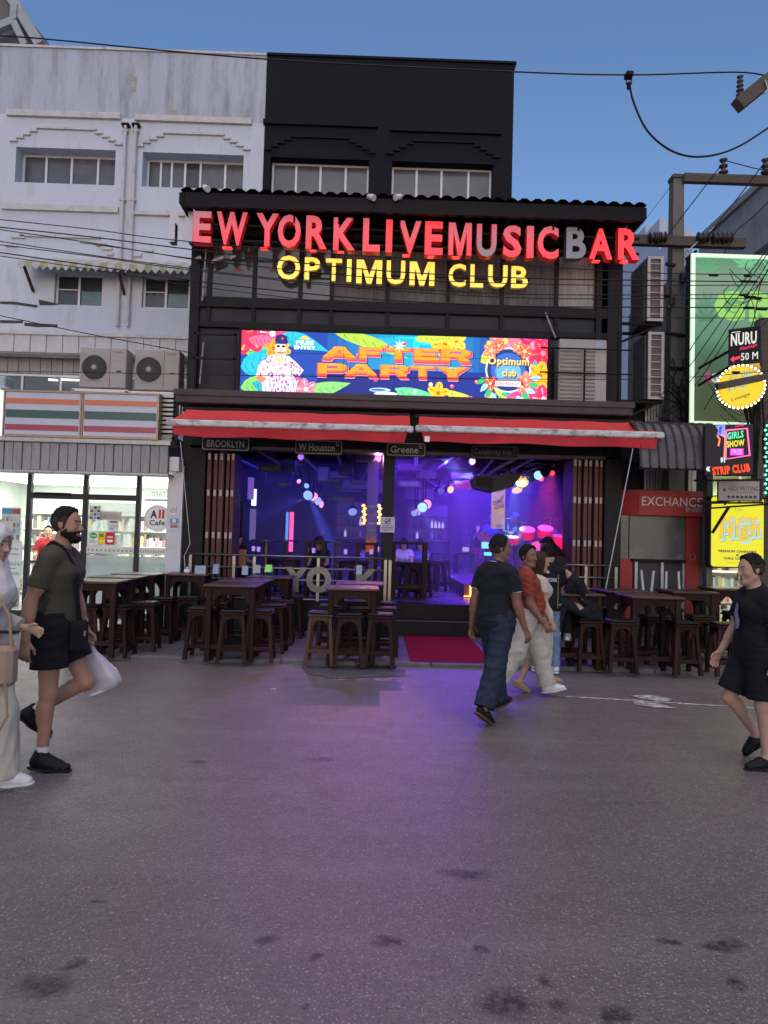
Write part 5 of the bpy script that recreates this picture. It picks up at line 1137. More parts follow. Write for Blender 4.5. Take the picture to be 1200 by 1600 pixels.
m = MB(); xx = X(966,560,LYa-.1); m.tube([(xx,LYa-.1,z0),(xx,LYa-.1,Z(960,520,LYa))], .02, 6); m.build('guard_rail', M_bsteel, t)
M_rack = M('pinkish_white_case', (.46,.42,.41), .5, 0, .12, 4); M_rackside = M('ribbed_dark_side', (.12,.095,.10), .5, .2, .25, 5)
RYk = 12.6
def side_unit(label, pa, ya, pb, yb, far):
    x0, x1, z0, z1 = rect(pa,ya,pb,yb,RYk); y1 = on_x(far, (ya+yb)/2, x0).y; y1 = min(max(y1, RYk+.7), RYk+1.3); t = thing('side_unit', label, 'air conditioner', (x0,RYk,z0), 'grilled units hung on the side of the bar')
    m = MB(); m.box(x0+.01,x1-.01,RYk+.02,y1,z0,z1); m.build('case', M_rackside, t)
    m = MB()
    for b in ((x0,x0+.055,z0,z1),(x1-.055,x1,z0,z1),(x0+.055,x1-.055,z1-.05,z1),(x0+.055,x1-.055,z0,z0+.05)): m.box(b[0],b[1],RYk-.02,RYk+.018,b[2],b[3])
    m.build('front_frame', M_rack, t)
    n = 9
    for k in range(1, n): zz = z0+(z1-z0)*k/n; m = MB(); m.box(x0+.056,x1-.056,RYk-.005,RYk+.015,zz-.008,zz+.008); m.build('grille_slat', M_rack, t)
    n = 8
    for k in range(n): y = RYk+.1+(y1-RYk-.15)*k/n; m = MB(); m.box(x0-.02,x0+.012,y,y+.03,z0+.03,z1-.03); m.build('rib', M_rackside, t)
    m = MB(); m.bar((BX1,RYk+.1,z0-.03),(x1+.02,RYk+.1,z0-.03),.05); m.bar((BX1,RYk+.7,z0-.03),(x1+.02,RYk+.7,z0-.03),.05); m.bar((BX1+.05,RYk+.1,z0-.5),(x1-.05,RYk+.1,z0-.05),.04); m.build('bracket', M_bsteel, t)
side_unit('upper grilled outdoor unit on the side of the bar, below the red letter R', 1011,401,1036,502,985); side_unit('lower grilled outdoor unit on the side of the bar, above the red awning end', 1012,519,1037,624,988)
# ------------------------------------------------------------------ exchange kiosk
KYf = 12.3
M_kred = M('red_kiosk_paint', (.33,.028,.026), .5, 0, .2, 4, stain=(5,.55,.72,.35), stain_col=(.14,.02,.02)); M_kwhite = M('white_vinyl_letters', (.55,.52,.52), .5, 0, .1, 10)
x0, x1, z0, z1 = rect(962,766,1106,806,KYf-.1); zk0, zk1 = Z(1030,766,KYf-.1), Z(1030,806,KYf-.1)
kio = thing('exchange_kiosk', 'closed red currency exchange kiosk beside the bar', 'kiosk', ((x0+x1)/2,KYf,SZ))
def kp(name, mat, *b, bev=0): return part(name, mat, *b, parent=kio, bev=bev)
xa = X(998,790,KYf-.1)
kp('fascia', M_kred, (xa, x1, KYf-.1, KYf+.3, z0, z1), bev=.01); m = MB(); m.add([(xa,KYf-.1,z0),(x0,KYf+.25,z0),(x0,KYf+.25,z1),(xa,KYf-.1,z1),(xa,KYf+.3,z0),(xa,KYf+.3,z1)], [(0,1,2,3),(1,4,5,2),(0,4,1),(3,2,5)]); m.build('fascia_corner', M_kred, kio)
kx0, kx1 = X(968,880,KYf), X(1106,880,KYf); zs_ = Z(1030,874,KYf)
xi = X(1072,840,KYf)
kp('post', M_kred, (xi, kx1-.16, KYf, KYf+.2, SZ, z0), bev=.01); kp('post', M('dark_kiosk_edge', (.06,.05,.05), .5), (kx1-.158, kx1, KYf+.02, KYf+.25, SZ, z0)); kp('post', M_kred, (kx0-.02, X(990,900,KYf), KYf+.06, KYf+.26, SZ, zs_))
M_kgl = M('kiosk_glass_painted_reflection', (.07,.075,.08), .25, 0, .25, 1.5, stain=(1.5,.5,.7,.5), stain_col=(.22,.21,.17))  # pale patches put a dim yellowish reflection into the glass colour
kp('window_pane', M_kgl, (X(985,840,KYf), xi, KYf+.05, KYf+.07, zs_, z0)); kp('side_pane', M_kgl, (kx0, X(985,840,KYf)-.01, KYf+.07, KYf+.09, zs_, z0)); kp('sill', M_bsteel, (X(988,875,KYf), xi, KYf-.02, KYf+.2, zs_-.05, zs_-.002))
kp('roller_panel', M('dark_grey_shutter', (.05,.05,.055), .45, .2, .3, 5), (X(992,940,KYf), xi, KYf+.1, KYf+.14, SZ, zs_-.05))
for px in (995, 1036, 1070): kp('shutter_post', M_greysteel, (X(px,920,KYf)-.025, X(px,920,KYf)+.025, KYf+.04, KYf+.1, SZ, zs_-.052))
m = text_mb('EXCHANGE', X(1003,783,KYf-.1), X(1097,783,KYf-.1), Z(1050,791,KYf-.1), Z(1050,777,KYf-.1), KYf-.103, .0); m.build('lettering', M_kwhite, kio)
m = text_mb('e-zer', X(1071,797,KYf-.1), X(1099,797,KYf-.1), Z(1085,800,KYf-.1), Z(1085,793,KYf-.1), KYf-.1035, .03, .3); m.build('logo_lettering', M('dull_silver_print', (.25,.24,.25), .5), kio)
for yy in (770, 774): kp('small_print', M('dull_red_print', (.40,.12,.11), .6), (X(1078,yy,KYf-.1), X(1098,yy,KYf-.1), KYf-.1032, KYf-.1, Z(1088,yy+1,KYf-.1), Z(1088,yy,KYf-.1)))
m = MB(); c = at(1082,870,KYf-.0); m.tube([(c.x+.05*math.cos(t*math.pi/8),KYf-.005,c.z+.06*math.sin(t*math.pi/8)) for t in range(17)], .006, 5); m.build('hook_ring', M_greysteel, kio)
kp('body', M('dark_kiosk_wall', (.03,.028,.03), .6), (kx0, kx1, KYf+.3, KYf+2.4, SZ, z1))
# ribbed curved canopy over the kiosk
CY0, CY1 = 11.0, 12.4; x0, x1 = X(1000,715,CY0), X(1140,715,CY0); zt, zb = Z(1040,668,CY1), Z(1060,732,CY0)
can = thing('ribbed_canopy', 'dark ribbed sheet canopy curving down over the exchange kiosk', 'canopy', ((x0+x1)/2,CY0,zb)); M_can = M('dark_grey_ribbed_sheet', (.085,.08,.082), .5, .2, .25, 4, stain=(4,.5,.7,.45), stain_col=(.16,.15,.14)); n = 10; dx = (x1-x0)/n
for k in range(n):
    m = MB(); xs4 = (x0+k*dx, x0+k*dx+dx*.16, x0+k*dx+dx*.3, x0+(k+1)*dx+.004); hs = (.0,.05,.0,.0)
    prof = [(CY1,zt)]+[(CY1-.9-.5*math.sin(a*math.pi/12)*1.0, zt-.1-(zt-.1-zb)*(1-math.cos(a*math.pi/12))) for a in range(0,7)]
    prof = [(CY0+(p[0]-(CY1-1.4))*(CY1-CY0)/1.4, p[1]) for p in prof]
    V = [[(x, y-h_*.7, z+h_*.7) for y, z in prof] for x, h_ in zip(xs4, hs)]; q = len(prof)
    m.v = [p for c_ in V for p in c_]
    for i in range(3):
        for j in range(q-1): m.f.append((i*q+j, i*q+j+1, (i+1)*q+j+1, (i+1)*q+j)); m.m.append(0)
    m.build('sheet', M_can, can)
m = MB(); m.box(x0,x1,CY0+.02,CY0+.08,zb-.02,zb+.04); m.build('edge_bar', M_bsteel, can)
for xx in (x0+.3, x1-.3): m = MB(); m.bar((xx,CY0+.06,zb+.02),(xx,CY1,zb+.25),.05); m.build('bracket', M_bsteel, can)
# ribbed wall above the canopy
t = thing('ribbed_gate', 'grey ribbed sheet wall between the bar and the utility pole', 'wall', (X(1015,650,13.2),13.2,3.5))
for k in range(9): xx = X(1008+k*4.5,650,13.2); m = MB(); m.box(xx, xx+.04, 13.2, 13.24, SZ, Z(1018,632,13.2)); m.build('slat', M_greysteel, t)
m = MB(); m.box(BX1+.12, X(1100,650,13.3), 13.3, 13.4, SZ, Z(1018,640,13.3)); m.build('backing', M_bar, t)
# ------------------------------------------------------------------ utility pole with cross arms
PYp = 12.85; px_, pz = X(1057,300,PYp), Z(1058,281,PYp)
M_cpole = M('mossy_concrete_pole', (.15,.15,.125), .85, 0, .25, 3, .5, 40, stretch=(1,1,.3), stain=(3,.5,.7,.6), stain_col=(.06,.06,.05)); M_timber = M('weathered_timber', (.09,.075,.06), .85, 0, .3, 5, .4, 40, stretch=(.3,4,4)); M_insu = M('brown_porcelain', (.035,.025,.025), .25, 0, .2, 8)
pole = thing('utility_pole', 'square concrete utility pole beside the bar with wooden cross arms', 'utility pole', (px_,PYp,SZ))
m = MB(); m.taper((px_+.0,PYp,SZ),(px_,PYp,pz),.34,.20); m.build('shaft', M_cpole, pole)
m = MB(); m.box(px_-.12,px_+.12,PYp-.13,PYp+.12,pz-.02,pz+.05); m.build('cap', M_timber, pole)
m = MB(); m.box(px_+.06,px_+2.6,PYp-.22,PYp-.11,Z(1120,294,PYp),Z(1120,281,PYp)); m.build('cross_arm', M_timber, pole)
m = MB(); m.box(X(962,388,PYp),X(1155,388,PYp),PYp-.26,PYp-.13,Z(1060,392,PYp),Z(1060,378,PYp)); m.build('cross_arm', M_timber, pole)
m = MB(); m.bar((px_+.1,PYp-.28,Z(1070,402,PYp)),(X(1108,360,PYp),PYp-.28,Z(1108,362,PYp)),.05,.02); m.build('brace', M_greysteel, pole)
def insulator(parent, base, hgt, r, n=3, d=Vector((0,0,1))):
    m = MB(); pts = []; rs = []
    for k in range(n):
        q = k/n
        for a, b in ((0,.45),(.35,.95),(.55,1),(.62,.5)): pts.append(Vector(base)+d*hgt*(q+a/n)); rs.append(r*b*(1-.25*q))
    m.tube(pts, rs, 10); return m.build('insulator', M_insu, parent, smooth=True)
for px, py in ((1130,278),(1196,270)): p = at(px,py,PYp-.16); insulator(pole, (p.x,p.y,Z(px,281,PYp)), .36, .09); 
for px in (1020,1030,1095,1118,1132): p = at(px,372,PYp-.2); insulator(pole, (p.x-.12,PYp-.28,p.z-.05), .24, .12, 3, Vector((1,-.1,.15)))
for px, py, r in ((1040,455,.10),(1068,432,.07),(1050,470,.06),(1085,545,.1)): p = at(px,py,PYp-.2); m = MB(); m.lathe([(r*.6,-.12),(r,-.08),(r,.06),(r*.5,.12)], p, 10); m.build('spool', M_insu, pole)
for (a, b) in (((1040,412),(1055,415)),((1072,405),(1088,392)),((1040,520),(1070,525)),((1048,575),(1072,577))): m = MB(); m.bar(at(*a,PYp-.2), at(*b,PYp-.2), .05); m.build('bracket', M_bsteel, pole)
rng2 = random.Random(9)
for k in range(10):
    a = at(1046+rng2.uniform(0,26), 560+rng2.uniform(0,50), PYp-.22); m = MB(); P_ = [a+Vector((rng2.uniform(-.12,.12)*j, -.03*j, -.22*j+rng2.uniform(-.05,.05))) for j in range(7)]; m.tube(P_, .012, 5); o = m.build('cable_tail', M_bsteel, pole)
# timber arm of a nearer pole, upper corner
YN = 8.5; a, b = at(1152,165,YN), at(1238,95,YN); t = thing('near_cross_arm', 'dark timber cross arm of a nearer pole with a ribbed insulator', 'cross arm', a); m = MB(); m.bar(a, b, .14, .16); m.bar(b, b+Vector((3.2,.3,.1)), .14, .16); m.build('beam', M_timber, t)
p = at(1156,152,YN); insulator(t, p, .30, .05, 5)
m = MB(); m.tube([at(1196,125,YN-.1), at(1200,140,YN-.1), at(1194,146,YN-.1)], .012, 6); m.build('hook', M_greysteel, t)
# ------------------------------------------------------------------ green billboard
GBY = 12.0; x0, x1, z0, z1 = rect(1083,404,1290,662,GBY); gb = thing('green_billboard', 'big green glowing billboard with leaf patterns behind the tangled cables', 'billboard', (x0,GBY,z0))
m = MB(); m.box(x0-.03,x1,GBY+.02,GBY+.25,z0-.03,z1+.03); m.build('cabinet', M_bsteel, gb)
m = MB()
for bx in ((x0-.05,x0+.015,z0-.05,z1+.05),(x1-.02,x1+.04,z0-.05,z1+.05),(x0+.015,x1-.02,z1-.01,z1+.05),(x0+.015,x1-.02,z0-.05,z0+.01)): m.box(bx[0],bx[1],GBY-.03,GBY+.019,bx[2],bx[3])
m.build('lit_frame', E('pale_green_tube_frame', (.72,1,.68), .7, (.6,.7,.6)), gb)
A = Art((x1-x0)/(z1-z0)); g_ = [(0,'#55603f'),(.2,'#4f6448'),(.40,'#587e62'),(.52,'#6aa37e'),(.72,'#8fb398'),(.86,'#96b59a'),(1,'#62ac80')]  # olive lower end puts the yellow signs' light into the print
for (a, c), (b, d) in zip(g_, g_[1:]): A.grad(0,a,1,b,c,d,10,True); A.L -= 1
def hemp(cx, cz, r, c, rot=0):
    A.L += 1
    for k, (an, ln) in enumerate(((90,1),(55,.92),(125,.92),(20,.75),(160,.75),(-12,.45),(192,.45))):
        t = R(an)+rot; ca, sa = math.cos(t), math.sin(t); P_ = []
        for i in range(7): q = i/6; P_.append((q*r*ln, .085*r*math.sin(math.pi*q**.8)))
        for i in range(5, 0, -1): q = i/6; P_.append((q*r*ln, -.085*r*math.sin(math.pi*q**.8)))
        W_ = lambda P2: [(cx+(u*ca-v*sa)/A.asp, cz+u*sa+v*ca) for u, v in P2]
        A.poly(W_(P_), c, False)
    A.rect(cx-.004, cz-r*.5, cx+.004, cz, c, False)
hemp(.11,.92,.13,'#7fe0a0'); hemp(.40,.96,.13,'#86e4a4'); hemp(.10,.62,.14,'#5f9c78'); hemp(.10,.70,.11,'#6aa884',.2); hemp(.34,.74,.12,'#78c892'); hemp(.62,.90,.14,'#7fe0a0',.1); hemp(.80,.62,.13,'#6aa884')
for t, a, b in (('G',.165,.385),('R',.43,.62),('O',.66,.90)):
    for bo, c in ((.10,'#74ba80'),(.085,'#7cc97c'),(.068,'#90e078'),(.05,'#b8ff7c')): A.text(t,a-bo*.12,.625-bo*.15,b+bo*.12,.79+bo*.15,c,bo)
A.v = [(max(0,min(1,x)),l,max(0,min(1,z))) for x,l,z in A.v]
A.build('picture', x0,x1,z0,z1,GBY+.012,M_attr('billboard_picture', .7),gb,step=.0002)
# flower mark and the word God on the lower part
x_0, x_1, zz0, zz1 = rect(1112,583,1150,598,GBY-.05); t = thing('white_word_sign', 'white serif word God with a pink flower on the green billboard', 'lettering', (x_0,GBY-.05,zz0))
m = text_mb('Godd', x_0, X(1150,590,GBY-.05), zz0, zz1, GBY-.055, .02, 0, .03); m.build('letters', E('white_letters_lit', (.8,.8,.72), .45, (.6,.6,.55)), t)
A = Art(1.0)
for k in range(6): A.leaf(.5,.55,k*1.05,.5,.13,'#d0609a',None,.1)
A.poly([(.45,.5),(.55,.5),(.6,.0),(.5,.08),(.4,.0)],'#d0609a'); A.build('flower_mark', X(1098,590,GBY-.05), X(1113,590,GBY-.05), Z(1105,602,GBY-.05), Z(1105,579,GBY-.05), GBY-.06, M_attr('pink_print', .5), t)
# ------------------------------------------------------------------ projecting signs
def frame_at(px, py, Y, rz): p = at(px,py,Y); return p, Matrix.Translation(p) @ Matrix.Rotation(R(rz), 4, 'Z')
def turned(name, label, cat, px, py, Y, rz): p = at(px,py,Y); t = thing(name, label, cat, p); t.rotation_euler = (0,0,R(rz)); return t
def loc_obj(m, name, mat, parent, smooth=False): return obj_of(name, m.mesh(name, mat, smooth=smooth), parent)
def art_loc(A, name, x0, x1, z0, z1, y, mat, parent, step=.0003):
    o = A.build(name, x0, x1, z0, z1, y, mat, None, step); o.parent = parent; return o
M_boxk = M('black_sign_box', (.018,.018,.022), .4, 0, .2, 6)
# Nuru box: front face towards the street, swung
t = turned('nuru_sign', 'black box sign with white Nuru lettering and a pink arrow', 'sign', 1163,540,11.2,-33)
w, hh = .44, .62
m = MB(); m.bbox(-.24,.24,0,.34,-hh/2,hh/2,b=.01); loc_obj(m,'box',M_boxk,t)
A = Art(.48/hh); A.text('NURU',.08,.52,.88,.86,'#f4f2e8',.03); A.rect(.1,.885,.38,.905,'#f4f2e8'); A.text('Massage',.35,.39,.9,.50,'#ff2a6a',.03,.3,.2); A.text('50 M',.40,.10,.92,.30,'#f4f2e8',.012); A.poly([(.06,.16),(.18,.26),(.18,.2),(.38,.24),(.38,.16),(.18,.12),(.18,.06)],'#ff3a5a')
art_loc(A,'print',-.24,.24,-hh/2,hh/2,-.003,M_attr('sign_lit_print',.95),t)
m = MB(); m.bar((-.2,.2,hh/2-.3),(-.9,.55,hh/2-.55),.035); m.bar((-.2,.2,-hh/2+.05),(-.9,.55,-hh/2-.25),.035); loc_obj(m,'bracket',M_bsteel,t)
m = MB(); m.box(-.22,.22,.03,.32,-hh/2-.03,-hh/2-.002); loc_obj(m,'lit_underside',E('amber_light_panel',(1,.5,.08),.6),t)
# round yellow sign with bulbs
t = turned('bulb_sign', 'round yellow sign ringed with glowing bulbs behind the cables', 'sign', 1157,606,11.25,-28)
m = MB(); m.lathe([(.33,-.06),(.36,-.05),(.36,.1),(.33,.1)],(0,0,0),32,0,'y'); loc_obj(m,'drum',M('gold_drum',(.4,.25,.05),.4,.4,.2),t)
A = Art(1.0); A.disc(.5,.5,.47,'#ffd81a',36); A.disc(.5,.5,.44,'#f8c810',36); A.disc(.5,.5,.43,'#ffe02a',36)
for a_, z_, s_ in (('All time',.70,.0),('High',.46,.0)):
    A.text(a_,.2,z_-.02,.82,z_+.16,'#b8e4f4',.07,.3,.35); A.text(a_,.2,z_,.82,z_+.16,'#7a6a2a',.03,.3,.35); A.text(a_,.2,z_,.82,z_+.16,'#ffd818',.0,.3,.35)
A.text('Lounge',.3,.2,.7,.3,'#8a7a3a',.03,.2,.3); art_loc(A,'print',-.36,.36,-.36,.36,-.105,M_attr('yellow_lit_print',.95),t)
for k in range(34): a_ = 2*math.pi*k/34; m = MB(); m.lathe([(.006,-.01),(.02,.01),(.018,.035),(.004,.045)],(.355*math.cos(a_),-.07,.355*math.sin(a_)),8,0,'y'); loc_obj(m,'bulb',E('warm_bulb',(1,.82,.45),6.0),t)
# neon strip club sign
t = turned('neon_sign', 'black neon box with pink frame and orange strip club lettering', 'sign', 1141,702,10.8,-14); m = MB(); m.bbox(-.38,.34,.0,.16,-.42,.40,b=.01); loc_obj(m,'box',M_boxk,t)
def neon(name, pts, c, r=.012, s=2.2): m = MB(); m.tube(pts, r, 6); return loc_obj(m, name, E('neon_'+name, c, s), t)
neon('pink_frame', [(-.07,-.02,.30),(.24,-.02,.33),(.28,-.02,-.10),(-.07,-.02,-.16),(-.07,-.02,.30)], (1,.12,.38), .015, 1.6)
neon('orange_line', [(-.14,-.02,.24),(-.08,-.02,.20),(-.09,-.02,-.14)], (1,.18,.05)); neon('orange_line', [(-.2,-.02,.22),(-.16,-.02,.16),(-.18,-.02,.05)], (1,.18,.05))
A = Art(.72/.82)
def blk(tx, x0, z0, x1, z1, c): A.text(tx,x0,z0,x1,z1,c,.05)
A.poly([(.22,.98),(.42,.99),(.41,.74),(.33,.78),(.25,.80),(.28,.88)],'#8aa0ff'); A.poly([(.30,.96),(.36,.97),(.32,.78),(.29,.84)],'#3a4ad8')
A.text('GIRLS',.46,.72,.80,.86,'#5affb8',.04,.2,.15); A.text('SHOW',.45,.56,.82,.69,'#f8f030',.04,.1,.12); A.rect(.52,.39,.80,.53,'#d838e8'); A.text('FREE',.55,.41,.77,.51,'#ff9aff',.05); A.text('open',.62,.945,.80,.985,'#ff2a7a',.03,.2,.1); A.poly([(.33,.34),(.37,.36),(.38,.28),(.34,.24)],'#dfe6ff'); A.poly([(.39,.36),(.43,.35),(.42,.26),(.40,.24)],'#dfe6ff')
A.text('STRIP CLUB',.16,.03,.93,.20,'#ff4a14',.06,0,.12); A.text('«',.03,.08,.12,.17,'#e8f0e0',.04)
art_loc(A,'print',-.38,.34,-.42,.40,-.004,M_attr('neon_print',1.1),t)
# grey arrow sign
t = turned('arrow_sign', 'grey sign with a row of black arrows above the yellow sign', 'sign', 1156,767,11.2,-14); m = MB(); m.box(-.33,.34,.0,.08,-.17,.17); loc_obj(m,'board',M_boxk,t)
A = Art(.67/.34); A.rect(.01,.03,.93,.97,'#a09692'); A.poly([(.1,.48),(.14,.68),(.18,.48)],'#2a2624'); A.text('REDS PATONG',.24,.5,.9,.72,'#4a4440',.01); A.rect(.4,.40,.8,.44,'#7a706c')
for k in range(7): xx = .20+.098*k; A.poly([(xx,.2),(xx+.04,.3),(xx+.04,.25),(xx+.08,.25),(xx+.08,.15),(xx+.04,.15),(xx+.04,.1)],'#2a2624')
art_loc(A,'print',-.33,.34,-.17,.17,-.002,MPRT,t)
for z in (.19,-.19): m = MB(); m.bar((-.7,.05,z-.02),(.36,.02,z),.03); loc_obj(m,'bracket',M_bsteel,t)
# yellow light box
x0, x1, z0, z1 = rect(1111,777,1193,886,11.5); t = thing('yellow_lightbox', 'glowing yellow light box reading All time High premium cannabis and chill lounge', 'sign', ((x0+x1)/2,11.5,z0)); m = MB(); m.prism(rrect(x0-.02,x1+.02,z0-.02,z1+.02,.06),11.5,11.68); m.build('box', M_boxk, t)
A = Art((x1-x0)/(z1-z0)); W = A.asp
A.poly([((p[0]-x0)/(x1-x0),(p[1]-z0)/(z1-z0)) for p in rrect(x0,x1,z0,z1,.05)],'#f6ee2c')
for tx, a, b, c, d in (('All time',.16,.90,.62,.74),('High',.14,.94,.36,.64)):
    for dx, dz, col, bo in ((.034,-.038,'#3a5a7a',.06),(.030,-.034,'#b4e8f4',.055),(.015,-.018,'#b4e8f4',.06),(0,0,'#5a4632',.05),(0,0,'#fff6b0',.035),(0,0,'#f8d024',.02)): A.text(tx,a+dx,c+dz,b+dx,d+dz,col,bo,.15,.09)
A.text('PREMIUM CANNABIS',.14,.205,.86,.24,'#2a3040',.05); A.text('&',.47,.155,.53,.185,'#2a3040',.05); A.text('CHILL LOUNGE',.24,.105,.76,.14,'#2a3040',.05); A.text('www.alltimehigh.com',.28,.05,.72,.07,'#7a7430',.0); A.text('CHILL HIGH',.38,.86,.62,.89,'#c8c060',.02); A.rect(.82,.93,.90,.97,'#e8e890'); A.text('420',.42,.80,.58,.84,'#c8c060',.02)
A.build('print', x0,x1,z0,z1,11.495,M_attr('yellow_box_print',.95),t)
zb_ = Z(1150,787,11.3); m = MB()
for zz in (zb_+.06, zb_-.04): m.bar((x0-.25,11.32,zz-.06),(x1+.1,11.32,zz+.06),.03)
for k in range(5): xx = x0-.1+k*.24; m.bar((xx,11.32,zb_-.06+.03*k),(xx,11.32,zb_+.03+.03*k),.025)
m.bar((x0+.2,11.3,zb_-.05),(x0-.02,11.42,zb_-.5),.05); m.build('bracket', M_bsteel, t)
o = part('sign_post', M('green_grey_post',(.10,.11,.08),.6), (X(1104,880,11.7), X(1113,880,11.7), 11.7, 11.85, SZ, Z(1108,690,11.7)), parent=None); o.parent = None; tag(o, 'narrow grey green post between the kiosk and the yellow light box', 'post')
# dark post, cable bundle at the photo edge
t = thing('wooden_post', 'dark post wrapped in cable bundles behind the bulb sign', 'post', (X(1186,700,11.9),11.9,SZ)); m = MB(); xx = X(1186,700,11.9); m.taper((xx,11.9,SZ),(xx+.05,11.9,Z(1190,500,11.9)),.24,.2); m.build('shaft', M_timber, t)
for k in range(9):
    m = MB(); r_ = random.Random(k+40); m.tube([at(1166+k*3+r_.uniform(-4,4),610+28*j+r_.uniform(-3,3),11.6) for j in range(5)], .018, 5); m.build('cable', M_bsteel, t)
m = MB(); m.bar(at(1120,604,11.0), at(1215,585,11.0), .09, .11); o = m.build('bracket_arm', M_timber, None, base=at(1125,600,11.0)); tag(o, 'dark timber arm crossing in front of the round bulb sign', 'arm')
for px, py in ((1093,694),(1093,722)): pass
# green bead string at the very edge
t = thing('light_string', 'string of green lights hanging at the photo edge', 'lights', at(1199,660,11.4))
for k in range(16): p = at(1199-(k % 2)*3, 665+k*7, 11.4); m = MB(); m.lathe([(.004,-.02),(.022,-.008),(.022,.008),(.004,.02)],p,8); m.build('bulb', E('green_bulb',(.1,1,.55),3.0), t)
m = MB(); m.tube([at(1198,650,11.41),at(1199,790,11.41)], .006, 5); m.build('wire', M_bsteel, t)
# ------------------------------------------------------------------ lit cannabis shop behind the yellow sign
SHY = 13.2; shx0, shx1 = kx1+.05, 9.0
shop = thing('cannabis_shop', 'small brightly lit shop behind the yellow light box', 'shop', (7,SHY,SZ))
def shp(name, mat, *b): return part(name, mat, *b, parent=shop)
M_shop = M('pale_green_shop_wall', (.55,.60,.45), .6, 0, .15, 3)
shp('floor', M_tile, (shx0, shx1, 12.6, 16.5, SZ, .1)); shp('back_wall', M_shop, (shx0, shx1, 16.5, 16.6, .1, 3.4)); shp('side_wall', M_shop, (shx0, shx0+.08, SHY, 16.5, .1, 3.4)); shp('side_wall', M_shop, (shx1, shx1+.08, SHY, 16.5, .1, 3.4)); shp('ceiling', M_shop, (shx0, shx1, SHY, 16.6, 3.4, 3.5)); shp('upper_wall', M_concrete, (shx0, shx1+6, SHY+.1, 16.5, 3.5, Z(1150,410,SHY)))
for xx in (shx0+.1, X(1160,880,SHY), shx1-.2): shp('door_post', M_alu, (xx-.04, xx+.04, SHY-.02, SHY+.06, .1, 3.3))
for z in (.1, 2.3, 3.3): shp('door_rail', M_alu, (shx0, shx1, SHY-.015, SHY+.05, z, z+.07))
shp('tube_light', E('shop_tube',(.95,1,.75),6), (shx0+.4, shx1-1, 14.2, 14.3, 3.3, 3.36))
area('shop_light', ((shx0+shx1)/2, 14.6, 3.3), (0,0,0), 2.2, 2.2, 80, (.95,1,.70))
shelf('goods shelf inside the small bright shop', shx0+.3, shx1-.4, 16.0, 2.4, 6, .35); shelf('low goods counter inside the bright shop door', shx0+.6, shx0+2.0, 14.3, 1.2, 3, .4)
# leaning white rods behind the kiosk tables
for i, (a, b) in enumerate((((1002,892),(1006,932)),((1021,893),(1017,932)),((1041,894),(1040,950)),((1060,894),(1063,952)))):
    p, q = at(*a,11.3), at(*b,10.9); q = p+(q-p)*((SZ-p.z)/(q.z-p.z)) if False else q; m = MB(); m.tube([p, p+(q-p)*1.0], .02, 6); m.box(p.x-.015,p.x+.015,p.y-.02,p.y+.02,p.z-.01,p.z+.015); o = m.build('umbrella_rod', M('grimy_white_tube',(.42,.41,.40),.5,0,.2), None, base=p); tag(o, ['first white upright rod from the bar, standing behind the kiosk table','second white rod, leaning towards the bar','third white rod, upright in front of the kiosk shutter','fourth white rod, closest to the red kiosk post'][i], 'rod')
# grey rubbish bag and planter block by the kiosk door
# ------------------------------------------------------------------ inside the bar
def il(px, py, Y): return at(px, py, Y)
M_purp = M('stage_carpet', (.10,.06,.09), .6, 0, .25, 5)
# stage
stx0 = X(725,905,13.7); sy0 = 13.7; STH = .26
stage = thing('stage', 'low music stage with a glowing orange front inside the bar', 'stage', ((stx0+BX1)/2, sy0, FZ))
m = MB(); m.box(stx0,BX1-.02,sy0,14.88,FZ,FZ+STH); m.box(stx0,RX1-.1,14.882,BD-.4,FZ,FZ+STH); m.build('platform', M_purp, stage)
m = MB(); m.box(stx0+.0,BX1-.02,sy0-.04,sy0-.003,FZ+.02,FZ+STH-.01); m.build('front_panel', M('orange_brown_stage_front',(.30,.10,.04),.5,0,.3,4), stage)
M_or = E('orange_led_strip',(1,.28,.04),9)
for px in (735,742): xx = X(px,900,sy0); m = MB(); m.box(xx-.012,xx+.012,sy0-.06,sy0-.041,FZ+.03,FZ+.24); m.build('led_strip', M_or, stage)
m = MB(); m.box(stx0,X(745,915,sy0),sy0-.06,sy0-.041,FZ+.02,FZ+.035); m.build('led_strip', M_or, stage)
def spot(name, loc, to, e, col, ang=40, bl=.4, r=.06):
    e *= 2.2
    l = bpy.data.lights.new(name, 'SPOT'); l.energy = e; l.color = col; l.spot_size = R(ang); l.spot_blend = bl; l.shadow_soft_size = r; o = bpy.data.objects.new(name, l); COL.objects.link(o); o.location = loc
    d = Vector(to)-Vector(loc); o.rotation_euler = d.to_track_quat('-Z','Y').to_euler(); return o
